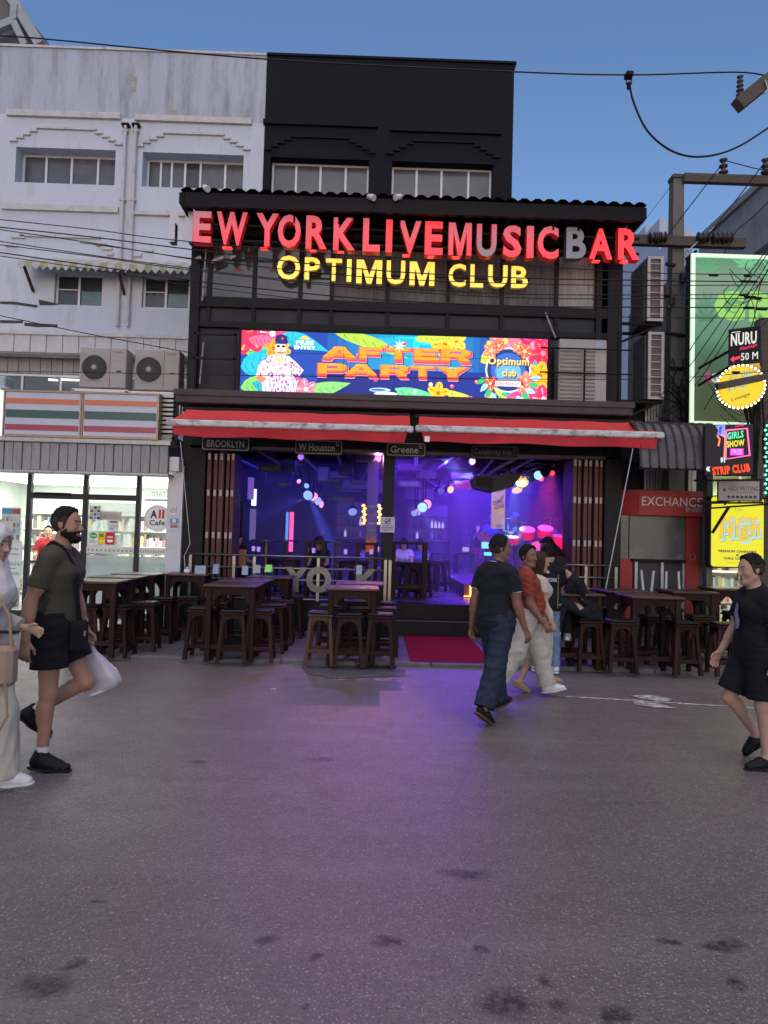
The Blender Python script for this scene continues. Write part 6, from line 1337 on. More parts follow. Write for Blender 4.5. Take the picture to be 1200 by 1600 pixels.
# moving head lamps: glowing lens in a black housing
def lamp(label, px, py, Y, r, col, d, e=6, group='stage lamps under the ceiling'):
    p = at(px,py,Y); t = thing('stage_lamp', label, 'stage lamp', p, group); d = Vector(d).normalized()
    m = MB(); m.tube([p-d*r*2.2, p-d*r*1.2, p-d*.01], [r*.5,r*1.05,r*1.12], 14); m.build('housing', M_bsteel, t)
    e *= .24; m = MB(); m.tube([p-d*.008, p+d*.012], [r,r*.96], 16); m.build('lens', E('lens_%02d%02d%02d' % tuple(int(c*99) for c in col), col, e), t)
    m = MB(); m.bar(p-d*r*1.2, Vector((p.x,p.y+.1,3.36)), .03); m.build('bracket', M_bsteel, t)
BL, PK, YE, RD = (.22,.36,1), (1,.36,.62), (1,.62,.06), (1,.06,.08)
YLm = 15.5
lamp('blue glowing lamp of the pair over the store side tables', 481,774,YLm,.11,BL,(-.3,-1,-.3),7); lamp('pink glowing lamp beside the blue one over the store side tables', 490,776,YLm+.2,.10,PK,(.2,-1,-.2),6); lamp('small blue lamp beyond the glowing pair', 497,783,17,.10,(.4,.45,1),(.8,-1,-.1),5); lamp('slim pink lamp seen edge on beyond the pair', 502,788,17.3,.09,PK,(1,-.6,-.1),4); lamp('small tilted pink tube lamp over the pair', 467,752,15.3,.05,PK,(-.6,-1,.3),4); lamp('blue lamp edge seen over the pair', 479,759,15.6,.06,BL,(-.4,-1,-.6),3); lamp('flat blue lamp over the back counter', 551,800,18.5,.12,(.3,.4,1),(.1,-1,-.8),4)
lamp('blue glowing lamp beside the column over the stage side floor', 660,793,16.5,.12,(.3,.6,1),(-.2,-1,-.25),7); lamp('pink glowing lamp next to the blue one by the column', 667,788,16.7,.12,PK,(.3,-1,-.15),6); lamp('small violet lamp under the pair by the column', 653,800,17.5,.09,(.6,.4,1),(.3,-1,-.2),4); lamp('little blue lamp at the column edge', 647,802,17.5,.08,(.3,.4,1),(-.5,-1,-.1),4); lamp('yellow lamp over the middle of the room', 704,765,16.2,.09,YE,(.6,-1,-.4),5); lamp('dim blue lamp over the middle of the room', 689,767,16.4,.09,(.15,.2,.9),(.6,-1,-.4),2)
lamp('big yellow stage lamp over the band', 816,753,16.0,.15,YE,(-.1,-1,-.5),5); lamp('smaller yellow stage lamp below the big one', 808,766,17.6,.14,YE,(.1,-.6,-1),3.5); lamp('blue dotted lamp in the red truss', 841,743,14.8,.10,(.3,.6,1),(-.7,-1,-.4),5); lamp('red lamp at the end of the truss', 863,739,14.6,.05,RD,(-.3,-1,-.2),8); lamp('red lamp beneath the blue one in the truss', 846,748,14.8,.06,RD,(-.2,-1,-.6),6); lamp('pale lamp on the ceiling behind the hanging speaker', 738,721,14.2,.07,(1,.7,.85),(0,-1,-.3),5)
# truss with dark lamp housings
tr = thing('lighting_truss', 'slanted ceiling truss with red lit lamp housings near the stage end', 'truss', at(860,735,14.7)); a, b = at(800,752,16.5), at(905,712,13.4)
for dz, dy in ((0,0),(.22,0),(.1,.2)): m = MB(); m.tube([a+Vector((0,dy,dz)), b+Vector((0,dy,dz))], .022, 6); m.build('chord', M_greysteel, tr)
m = MB(); prev = a
for k in range(1, 15): q = a+(b-a)*k/14+Vector((0,0,.22*(k % 2))); m.tube([prev,q], .011, 5); prev = q
m.build('lattice', M_greysteel, tr)
for k in (5, 8, 11, 13): q = a+(b-a)*k/14; m = MB(); m.tube([q+Vector((.02,.0,-.02)), q+Vector((-.08,-.2,-.10))], [.09,.12], 12); m.build('lamp_housing', M_bsteel, tr)
# hanging loudspeaker
p = at(773,748,12.75); t = thing('hanging_speaker', 'black loudspeaker hung on chains under the header', 'speaker', p)
m = MB(); w = .44; P_ = [(p.x-w,p.z-.03),(p.x-w+.05,p.z-.19),(p.x-.05,p.z-.26),(p.x+w-.14,p.z-.16),(p.x+w-.01,p.z+.02),(p.x+w,p.z+.10),(p.x+.05,p.z+.06),(p.x-.05,p.z+.03),(p.x-w+.02,p.z+.03)]; m.prism(P_, p.y-.22, p.y+.25); m.build('cabinet', M_boxk, t)
m = MB(); m.prism([(p.x-w+.06,p.z-.17),(p.x-.07,p.z-.22),(p.x-.07,p.z+.0),(p.x-w+.05,p.z+.0)], p.y-.232, p.y-.221); m.build('grille', M_bsteel, t)
for dx in (-.28, -.02, .28): m = MB(); m.tube([(p.x+dx,p.y,p.z+.03),(p.x+dx,p.y,p.z+.22),(p.x+dx+.12,p.y,p.z+.27),(p.x+dx+.12,p.y,3.5)], .012, 5); m.build('hanger', M_bsteel, t)
# small signs on the beams
def small_sign(label, pa, ya, pb, yb, Y, txt, bgc, fc, es=.0):
    x0, x1, z0, z1 = rect(pa,ya,pb,yb,Y); t = thing('wall_sign', label, 'sign', (x0,Y,z0)); m = MB(); m.box(x0,x1,Y,Y+.03,z0,z1); m.build('board', M_boxk, t)
    A = Art((x1-x0)/(z1-z0)); A.rect(0,0,1,1,bgc); A.text(txt,.1,.25,.9,.75,fc,.02); A.build('print',x0,x1,z0,z1,Y-.001,M_attr('sign_print_%d' % int(es*100), es) if es else MPRT,t)
small_sign('dim Wall St plate hanging in the dark room', 404,726,440,738,14.0,'WALL ST','#16161e','#6a6a88'); small_sign('Wall Street plate beside the column', 622,751,658,761,14.6,'WALL STREET','#24207a','#8a86d8',.5); small_sign('pink lit board on the ceiling beam', 710,752,756,764,15.0,'ENJOY','#c03ac0','#8a2a9a',.6)
for i, (a, b, c, d, tx) in enumerate(((434,754,450,760,'SOHO'),(511,748,531,754,'WATER'),(523,758,535,763,'MAIN'),(546,752,570,757,'BROAD'),(544,710,570,718,'5 AV'),(580,719,597,725,'ELM'),(580,729,597,736,'PINE'),(520,776,555,785,'TIMES SQ'),(500,829,510,834,'EXIT'))): small_sign('small street plate among the beams reading '+tx, a,b,c,d,15.0+.2*i,tx,'#2a2a4a','#8a8ac8',.12)
# lit panels and posters
def slab(name, label, cat, pa, ya, pb, yb, Y, mat, d=.06):
    x0, x1, z0, z1 = rect(pa,ya,pb,yb,Y); m = MB(); m.box(x0,x1,Y,Y+d,z0,z1); o = m.build(name, mat, None, base=((x0+x1)/2,Y,z0)); tag(o, label, cat); return o
slab('violet_lit_panel','violet lit panel on the side wall near the door leaves','panel',387,746,396,780,13.2,E('violet_panel_glow',(.22,.10,.85),.5));  # emission stands in for violet stage light falling on the wall panel
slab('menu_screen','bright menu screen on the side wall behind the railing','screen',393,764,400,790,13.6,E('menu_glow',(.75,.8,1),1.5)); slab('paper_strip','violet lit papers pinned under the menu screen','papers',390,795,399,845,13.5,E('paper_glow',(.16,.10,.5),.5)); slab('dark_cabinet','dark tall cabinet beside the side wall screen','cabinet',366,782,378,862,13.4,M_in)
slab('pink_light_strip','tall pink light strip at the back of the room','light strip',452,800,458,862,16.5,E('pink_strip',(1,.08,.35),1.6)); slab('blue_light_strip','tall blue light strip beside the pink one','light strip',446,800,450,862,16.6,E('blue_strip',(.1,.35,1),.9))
x0, x1, z0, z1 = rect(572,785,589,862,14.0); t = thing('poster_pillar', 'pale inner pillar covered in papers and an orange and black poster', 'pillar', (x0,14,FZ)); m = MB(); m.box(x0,x1,14.0,14.3,FZ,3.5); m.build('shaft', M('violet_white_paint',(.14,.13,.18),.6,0,.1), t)
A = Art((x1-x0)/(z1-z0)); A.grad(0,0,1,.30,'#ffb020','#ff7a20',6,True); A.rect(0,.02,.9,.12,'#ff5a10'); A.text('HOLY',.02,.20,.98,.30,'#1a1410',.05,0,-.1); A.text('MAN',.08,.1,.9,.18,'#c02a10',.05); A.rect(.15,.42,.85,.45,'#a06a8a'); A.rect(.2,.55,.8,.6,'#b088c0'); A.rect(.15,.72,.85,.74,'#b06a9a'); A.disc(.5,.82,.03,'#6a5a9a'); A.rect(.2,.9,.8,.93,'#b890c8')
A.build('print', x0+.01,x1-.01,z0,z1,13.995,M_attr('poster_warm',.35),t)
for sx, lbl in ((568,'amber lantern string at the near side of the inner pillar'),(592,'amber lantern string at the column side of the inner pillar')):
    t = thing('lantern_string', lbl, 'lanterns', at(sx,805,14.1), 'amber lantern strings')
    for k in range(7): p = at(sx+(k % 2)*2, 790+k*4.6, 14.1); m = MB(); m.lathe([(.01,-.03),(.038,-.012),(.038,.012),(.01,.03)],p,10); m.build('lantern', E('amber_lantern',(1,.42,.08),3.2), t)
x0, x1, z0, z1 = rect(768,758,789,826,17.5); t = thing('tall_poster', 'tall lit yellowish poster with black lettering behind the band', 'poster', (x0,17.5,z0)); m = MB(); m.box(x0,x1,17.5,17.55,z0,z1); m.build('sheet', M_alu, t)
A = Art((x1-x0)/(z1-z0)); A.grad(0,0,1,1,'#e8b890','#f0d0a0',6,True); A.ell(.5,.5,.45,.16,'#f8c020'); A.ell(.75,.42,.2,.09,'#ffd030'); A.text('COME',.1,.56,.8,.66,'#2a1a30',.05,0,.3); A.text('LOUD',.25,.46,.95,.55,'#2a1a30',.05,0,.2); A.text('HOLY',.4,.02,.98,.10,'#2a1820',.05); A.poly([(.1,.9),(.3,.97),(.5,.9),(.8,.98),(.9,.88),(.6,.84),(.3,.86)],'#c8a080'); A.poly([(.6,.7),(.9,.78),(.85,.68)],'#8a5a40')
A.build('print', x0,x1,z0,z1,17.495,M_attr('poster_lit',.55),t)
# back bar with bottles
for (pa, pb, lb, Yb) in ((524,570,'back bar shelf with lit bottles on the store side',20.0),(638,700,'back bar shelf with bottles behind the two seated women',20.5)):
    x0, x1 = X(pa,835,Yb), X(pb,835,Yb); t = thing('back_bar', lb, 'shelf', ((x0+x1)/2,Yb,FZ)); m = MB(); m.box(x0,x1,Yb-.45,Yb,FZ,FZ+1.1); m.build('counter', M_in, t)
    for k, zz in enumerate((1.72, 2.05, 2.4)): m = MB(); m.box(x0,x1,Yb+.1,Yb+.35,zz-.02,zz); m.build('shelf_board', M_in, t)
    m = MB(); m.box(x0,x1,Yb+.36,Yb+.38,1.6,2.75); m.build('backlight', E('bottle_backlight',(.14,.12,.5),.07), t)
    n = int((x1-x0)/.11)
    for k in range(n):
        for zz in (1.72, 2.05): 
            r_ = random.Random(k*7+int(zz*100)); h_ = r_.uniform(.18,.27); b = MB(); cx = x0+.06+k*.11; b.lathe([(.034,0),(.034,h_*.6),(.013,h_*.75),(.012,h_)],(cx,Yb+.22,zz),8); b.build('bottle', [M('amber_bottle',(.25,.10,.02),.1,0,.2),M('green_bottle',(.03,.10,.04),.1,0,.2),M('clear_bottle',(.45,.45,.5),.1,0,.2),M('lit_bottle',(.5,.5,.6),.1,0,0,emit=(.8,.8,1),es=.6)][r_.randrange(4)], t)
# counter with drinkers and bar furniture silhouettes
def hi_table(label, px, py, Y, w=.6, base=FZ, hgt=1.05, group='high tables inside the bar'):
    p = at(px,py,Y); t = thing('high_table', label, 'table', (p.x,Y,base), group); m = MB(); m.lathe([(w/2,hgt-.03),(w/2,hgt)],(p.x,Y,base),20); m.build('tabletop', M_ttop, t); m = MB(); m.tube([(p.x,Y,base+.02),(p.x,Y,base+hgt-.03)], .035, 8); m.build('stem', M('brass_stem',(.22,.14,.05),.35,.9,.1), t); m = MB(); m.lathe([(.24,0),(.24,.015),(.05,.03)],(p.x,Y,base),16); m.build('foot', M_bsteel, t)
for px, Y, lb in ((415,13.3,'round high table behind the railing near the door leaves'),(447,14.2,'round high table in the middle of the store side room'),(525,13.6,'round high table before the woman with long hair'),(575,14.6,'round high table near the poster pillar'),(480,15.5,'round high table deep in the store side room')): hi_table(lb, px, 868, Y)
def silhouette_table(label, pa, pb, Y, hgt=1.05, d=.5):
    x0, x1 = X(pa,880,Y), X(pb,880,Y); t = thing('tall_table', label, 'table', ((x0+x1)/2,Y,FZ), 'square high tables inside the bar'); m = MB(); m.box(x0,x1,Y,Y+d,FZ+hgt-.05,FZ+hgt); m.build('tabletop', M_tw, t)
    for xx in (x0+.04,x1-.04):
        for yy in (Y+.04,Y+d-.04): m = MB(); m.box(xx-.035,xx+.035,yy-.035,yy+.035,FZ,FZ+hgt-.052); m.build('leg', M_tw, t)
    m = MB(); m.box(x0+.076,x1-.076,Y+.02,Y+.06,FZ+.2,FZ+.27); m.build('stretcher', M_tw, t)
silhouette_table('dark square high table just inside the entrance beside the column', 612,668,13.0,1.08); silhouette_table('square high table behind the railing in front of the seated woman', 475,508,13.0); silhouette_table('square high table by the poster pillar', 555,590,13.1); silhouette_table('pale violet lit high table in the middle of the floor', 672,697,18.0,.8); silhouette_table('second violet lit high table near the stage', 712,742,18.3,.8); silhouette_table('high table behind the steel railing near the stage end', 866,905,12.7,.98)
for i, (px, Y) in enumerate(((622,13.5),(640,13.3),(655,13.6),(680,15.2),(690,15.9),(455,13.4),(540,13.5),(560,14.0),(430,14.0),(500,14.2))):
    o = copy_tree(STO); p = at(px,930,Y); o.location = (p.x,Y,FZ); o.rotation_euler = (0,0,R(i*17)); o['label'] = 'dark stool on the bar floor '+['tucked under the entrance table next to the column','in front of the two seated women','on the open side of the entrance table','beside the first violet lit table','between the two violet lit tables','behind the railing below the pink light strip','near the poster pillar behind the railing','deep behind the poster pillar tables','near the orange chair back','behind the woman with long hair'][i]; o['group'] = 'stools inside the bar'
# keyboard stand, monitors, drum kit
p = at(800,868,15.4); dk = thing('drum_kit', 'red lit drum kit with cymbals at the back of the stage', 'drum kit', (at(840,850,17.6).x,17.6,FZ+STH+.22)); c = Vector((at(840,850,17.6).x,17.6,FZ+STH+.22)); M_drum = M('red_drum_shell',(.45,.05,.06),.25,0,.1); M_skin = M('drum_skin',(.6,.6,.62),.5,0,.05); M_cym = M('brass_cymbal',(.6,.45,.2),.25,.9,.1)
m = MB(); m.box(c.x-1.3,c.x+1.3,c.y-.7,c.y+.9,FZ+STH,c.z); m.build('riser', M_in, dk)
def drum(o_, r, d, ax, lb=None):
    m = MB(); a = c+Vector(o_); ax = Vector(ax).normalized(); m.tube([a,a+ax*d],r,20); q = m.build('drum', M_drum, dk); [MB().tube(e,r*.97,20).build('drum_skin', M_skin, q) for e in ([a+ax*(d+.002),a+ax*(d+.012)],[a-ax*.002,a-ax*.012])]
drum((0,-.2,.36),.34,.4,(0,1,0)); drum((-.34,-.2,.80),.2,.2,(0,-.5,1)); drum((.12,-.22,.84),.2,.2,(0,-.5,1)); drum((.56,.0,.5),.24,.34,(0,-.2,1)); drum((-.7,-.1,.62),.2,.16,(0,-.2,1)); drum((.75,-.1,.85),.16,.18,(0,-.5,1))
for dx, zz, r in ((-.75,1.25,.22),(-.35,1.15,.2),(.35,1.3,.24),(.75,1.1,.2)):
    m = MB(); m.tube([c+Vector((dx,.1,0)),c+Vector((dx,.1,zz))],.012,6); m.build('cymbal_stand', M_greysteel, dk); m = MB(); m.lathe([(.02,.02),(r,.0),(r,-.004)],c+Vector((dx,.1,zz)),20); m.build('cymbal', M_cym, dk)
def mic(label, px, py, Y): 
    p = at(px,py,Y); t = thing('microphone_stand', label, 'microphone stand', (p.x,Y,FZ+STH), 'microphone stands on the stage'); m = MB(); m.tube([(p.x,Y,FZ+.43),(p.x,Y,p.z),(p.x-.12,Y-.05,p.z+.12)],.011,6); m.build('pole', M_bsteel, t); m = MB(); m.tube([(p.x-.12,Y-.05,p.z+.12),(p.x-.17,Y-.08,p.z+.14)],[.02,.026],8); m.build('microphone', M_greysteel, t); m = MB(); m.lathe([(.14,0),(.14,.012),(.03,.03)],(p.x,Y,FZ+STH),12); m.build('foot', M_bsteel, t)
mic('microphone stand in front of the singer', 736,838,19.5); mic('microphone stand beside the guitarist in blue', 780,832,18.4); mic('microphone stand before the man in the hat', 795,834,17.4)
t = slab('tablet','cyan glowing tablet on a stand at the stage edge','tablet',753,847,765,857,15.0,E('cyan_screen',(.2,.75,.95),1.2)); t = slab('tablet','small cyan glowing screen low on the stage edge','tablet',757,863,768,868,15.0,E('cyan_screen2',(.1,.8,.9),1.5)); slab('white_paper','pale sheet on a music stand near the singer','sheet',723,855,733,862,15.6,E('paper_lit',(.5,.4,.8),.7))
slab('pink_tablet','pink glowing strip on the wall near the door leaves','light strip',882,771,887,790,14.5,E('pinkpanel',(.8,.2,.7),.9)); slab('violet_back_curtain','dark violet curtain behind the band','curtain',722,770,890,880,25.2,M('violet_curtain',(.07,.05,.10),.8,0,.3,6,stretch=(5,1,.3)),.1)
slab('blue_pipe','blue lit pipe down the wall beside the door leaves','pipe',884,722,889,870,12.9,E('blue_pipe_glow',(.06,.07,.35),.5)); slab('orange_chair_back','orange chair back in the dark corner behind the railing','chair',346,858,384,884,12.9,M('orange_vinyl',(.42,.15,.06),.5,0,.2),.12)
# candles and glasses on the inside tables
for i, (px, py) in enumerate(((396,857),(404,858),(480,860),(490,860),(540,862),(590,858),(580,862))):
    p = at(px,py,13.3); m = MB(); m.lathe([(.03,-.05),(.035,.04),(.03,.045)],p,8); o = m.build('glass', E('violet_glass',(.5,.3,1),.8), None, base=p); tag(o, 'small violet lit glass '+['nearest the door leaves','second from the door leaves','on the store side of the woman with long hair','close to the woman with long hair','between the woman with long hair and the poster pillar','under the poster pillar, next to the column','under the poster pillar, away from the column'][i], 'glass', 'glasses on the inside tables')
# ceiling clutter: cassettes, small boxes and pipes that catch the blue light
M_cas = M('pale_ceiling_unit', (.22,.21,.26), .5, 0, .15, 5); rc = random.Random(12)
for px, py, Y, w, hh in ((574,714,14.2,.5,.16),(588,722,14.4,.34,.2),(590,733,14.6,.34,.16),(556,757,16.5,.62,.2),(528,742,15.5,.4,.14),(548,762,17.5,.5,.2),(505,740,15.2,.22,.3),(540,728,14.8,.3,.34),(450,722,14.4,.3,.34),(640,728,14.6,.5,.2),(668,738,15.5,.4,.22),(690,745,17,.6,.2),(722,742,16.2,.5,.16),(655,772,19,.8,.3),(600,760,16.2,.3,.3)):
    p = at(px,py,Y); part('ceiling_unit', M_cas if rc.random() < .6 else M_boxk, (p.x-w/2, p.x+w/2, Y, Y+.4, p.z-hh/2, p.z+hh/2)); part('ceiling_hanger', M_bsteel, (p.x-.02, p.x+.02, Y+.15, Y+.19, p.z+hh/2, 3.45))
for k in range(9):
    x = -3+.75*k; m = MB(); m.tube([(x,12.9,3.3),(x+rc.uniform(-.3,.3),17,3.25),(x+rc.uniform(-.6,.6),22,3.3)], .03, 6); m.build('ceiling_pipe', M_cas, bar)
# room lighting: the violet and blue wash of the stage lamps, narrow beams drawn in the smoke
area('wash_violet_stage', ((stx0+BX1)/2, 18.5, 3.3), (0,0,0), 2.6, 5, 300, (.15,.03,1)); area('wash_blue_room', (-1.5, 17.0, 3.3), (0,0,0), 3.2, 6.0, 60, (.06,.05,1)); area('wash_violet_floor', (1.0, 14.0, 3.3), (0,0,0), 1.6, 1.8, 85, (.20,.05,1))
spot('beam_singer', at(716,716,14.4), at(746,850,20), 420, (.75,.15,1), 16); spot('beam_guitar', at(752,716,14.4), at(768,850,19), 420, (.15,.3,1), 16); spot('beam_hat', at(806,745,15.8), at(800,850,18), 420, (.2,.55,1), 18)
spot('beam_drums', at(863,739,14.4), at(842,850,17.4), 220, (1,.06,.12), 30); spot('beam_drums_red', at(846,748,14.6), at(862,850,17.4), 110, (1,.05,.2), 26); spot('beam_yellow', at(816,753,16.0), at(780,790,17.4), 70, (1,.7,.2), 40); spot('beam_amber_wall', at(816,753,15.9), at(835,790,19), 180, (1,.5,.1), 30)
spot('beam_pair', at(483,774,15.0), at(535,900,17), 800, (.10,.14,1), 15); spot('beam_pair_side', at(483,774,15.0), at(395,810,14), 200, (.12,.12,1), 18); spot('beam_ceiling', at(690,712,13.4), at(745,770,17), 650, (.2,.35,1), 12); spot('beam_ceiling_side', at(705,712,13.4), at(722,800,18), 650, (.3,.3,1), 9); spot('beam_blue_fan', at(830,735,14.6), at(775,900,17), 650, (.15,.3,1), 9); spot('beam_blue_fan_mid', at(830,735,14.6), at(805,905,17), 650, (.2,.4,1), 8); spot('beam_blue_fan_side', at(830,735,14.6), at(742,880,18), 600, (.2,.3,1), 8)
spot('beam_column_pair', at(662,793,16), at(700,905,16.5), 300, (.2,.2,1), 16); spot('beam_floor', at(738,722,14.2), at(690,915,15), 150, (.35,.12,1), 40)
spot('added_street_wash', at(591,716,12.95), on_z(540,1230,0), 42, (1,.34,.72), 95, 1.0); spot('added_street_wash_violet', at(470,716,12.9), on_z(440,1100,0), 22, (.45,.2,1), 50, 1.0)  # added spots that throw pink and violet light onto the road
lamp('added pink lamp aimed at the street behind the top of the column', 591,716,13.05,.06,(1,.30,.75),(0,-1,-.35),4); lamp('added violet lamp aimed at the street behind the W Houston plate', 470,714,13.05,.06,(.45,.2,1),(0,-1,-.4),4)  # fixtures added to go with the two added street spots
# stage smoke hanging in the room
fog = MB(); fog.box(BX0+.02, BX1-.02, FY+.55, 14.95, FZ+.02, 3.36); fog.box(BX0+.02, RX1-.02, 14.951, BD-.1, FZ+.02, 3.36); fm = bpy.data.materials.new('stage_smoke'); fm.use_nodes = True; N = fm.node_tree.nodes; N.remove(N['Principled BSDF']); pv_ = N.new('ShaderNodeVolumePrincipled'); pv_.inputs['Color'].default_value = (.8,.8,.9,1); pv_.inputs['Density'].default_value = .04; pv_.inputs['Anisotropy'].default_value = .0
fm.node_tree.links.new(pv_.outputs[0], N['Material Output'].inputs['Volume']); o = fog.build('smoke', fm); tag(o, kind='stuff')
# ------------------------------------------------------------------ overhead cables
M_wire = M('black_cable', (.012,.012,.013), .5, 0, 0)
def smooth_path(pts, n=8):
    out = []; P_ = [pts[0]]+pts+[pts[-1]]
    for i in range(1, len(P_)-2):
        a, b, c, d = P_[i-1:i+3]
        for k in range(n): t = k/n; out.append(.5*((2*b)+(c-a)*t+(2*a-5*b+4*c-d)*t*t+(3*b-a-3*c+d)*t**3))
    return out+[pts[-1]]
def wire(label, pts, Y, r=.008, group=None, joints=()):
    Ys = Y if isinstance(Y, (list, tuple)) else [Y]*len(pts); P_ = smooth_path([at(x,y,yy) for (x, y), yy in zip(pts, Ys)])
    m = MB(); m.tube(P_, r, 5); o = m.build('cable', M_wire, None, base=P_[len(P_)//2], smooth=True); tag(o, label, 'cable', group)
    for px, py, ln in joints:
        p = at(px,py,Ys[0]-.01); j = MB(); j.tube([p-Vector((ln/2,0,0)),p-Vector((ln*.4,0,0)),p+Vector((ln*.4,0,0)),p+Vector((ln/2,0,0))],[.008,.022,.022,.008],6); j.build('splice_sleeve', M_wire, o)
    return o
G = 'street cables crossing in front of the bar'
wire('topmost cable of the bundle, touching the white letter N', [(-20,341),(140,358),(262,374),(500,395),(760,410),(1000,426),(1220,429)], 10.9, .008, G, ((1115,430,.16),(1168,431,.12)))
wire('cable passing just under the letter W of the red sign', [(-20,353),(140,370),(300,390),(560,420),(800,434),(1000,438),(1220,441)], 10.85, .010, G, ((1170,440,.3),))
wire('cable crossing the yellow letters near their middle', [(-20,356),(140,379),(300,404),(560,432),(800,443),(1000,446),(1220,445)], 10.8, .008, G)
wire('cable crossing the yellow letters near their foot', [(-20,374),(210,408),(480,440),(760,458),(1000,461),(1220,459)], 10.75, .008, G, ((1162,461,.14),))
wire('cable running over the small white building windows', [(-20,380),(140,400),(306,423),(560,450),(800,465),(1000,467),(1220,466)], 10.7, .008, G, ((1172,464,.2),(1185,466,.12)))
wire('cable dropping from the tin awning over the grey curtains', [(-20,392),(150,416),(320,441),(560,466),(800,478),(1000,480),(1220,481)], 10.65, .010, G, ((1170,481,.2),(1190,483,.2)))
wire('lowest cable of the bundle, crossing below the yellow letters', [(-20,397),(150,422),(320,449),(560,476),(800,489),(1000,496),(1220,497)], 10.6, .007, G)
wire('short cable entering over the tin awning to the bar corner', [(125,379),(220,392),(306,406),(420,418)], 10.95, .008, G)
wire('single cable slanting down over the ribbed strip to the bar corner', [(-20,489),(140,522),(296,551),(306,556)], [11,11.3,11.8,11.9], .008)
wire('level cable crossing the fans and the glowing screen', [(-20,580),(140,582),(296,585),(640,590),(960,593),(1100,588),(1220,578)], 11.0, .006, None, ((1150,582,.14),))
wire('high sky cable running past the black building top', [(-30,55),(60,60),(410,92),(800,112),(985,117),(1158,113),(1215,125)], 9.0, .010)
lp = wire('thick cable loop hanging in the sky from a clamp', [(983,128),(990,160),(1012,205),(1050,236),(1095,245),(1150,231),(1215,190)], 8.9, .014)
p = at(983,121,8.95); m = MB(); m.bbox(p.x-.05,p.x+.05,8.9,9.02,p.z+.0,p.z+.07,b=.012); m.bar(p+Vector((-.035,0,0)),p+Vector((-.035,0,-.10)),.012); m.bar(p+Vector((.035,0,0)),p+Vector((.03,0,-.10)),.012); m.tube([p+Vector((0,0,-.08)),p+Vector((-.01,0,-.16))],[.03,.022],8); m.build('clamp', M_wire, lp)
D = 'slanting cables in front of the green billboard'
for i, (pts, lb) in enumerate((([(1068,566),(1091,527),(1159,443),(1215,366)],'slanting cable farthest up the green billboard'),([(1070,582),(1095,548),(1150,468),(1220,366)],'second slanting cable over the green billboard'),([(1075,600),(1106,560),(1160,474),(1220,377)],'third slanting cable over the green billboard'),([(1085,604),(1116,560),(1175,463),(1225,378)],'fourth slanting cable, crossing the glowing letter G'),([(1100,640),(1170,520),(1190,440),(1225,395)],'slanting cable nearest the Nuru box sign'))): wire(lb, pts, [12.0,11.4,10.8,10.3], .008, D)
wire('thin stay wire from the pole top to the bar roof', [(1049,290),(1020,328),(985,375)], [12.6,12.3,12.0], .005)
wire('cable from the arm insulator down to the concrete pole', [(1124,262),(1095,300),(1068,335),(1040,372)], 12.5, .010); wire('cable from the far insulator slanting to the lower cross arm', [(1196,252),(1160,300),(1122,348),(1098,380)], 12.45, .011); wire('cable sagging from the pole insulator out of the photo', [(1130,250),(1160,258),(1190,265),(1220,266)], 12.5, .009); wire('cable slanting over the grey building to the lower arm', [(1215,300),(1180,336),(1150,362),(1130,400)], 12.3, .011)
wire('small cable loop above the letter G', [(1140,420),(1143,424),(1148,430),(1160,441),(1152,447),(1140,425)], 10.7, .006); wire('drooping loop in front of the glowing letter G', [(1140,446),(1131,456),(1135,470),(1150,478),(1175,468),(1190,470)], 10.62, .006); wire('loop from the sleeve down to the Nuru sign', [(1168,408),(1165,420),(1178,430),(1189,436),(1182,448),(1168,458),(1170,465)], 10.55, .006); wire('cable drop beside the Nuru sign', [(1173,466),(1178,480),(1182,500),(1200,497),(1190,510)], 10.55, .006)
rw = random.Random(21)
for k in range(5): a = rw.uniform(1090,1150); wire('thin loose cable among the tangle by the bulb sign', [(a,615+12*k-rw.uniform(0,40)),((a+1215)/2,640+10*k+rw.uniform(0,14)),(1215,590+16*k+rw.uniform(-20,20))], 10.9+.03*k, .005, 'loose cables by the bulb sign')
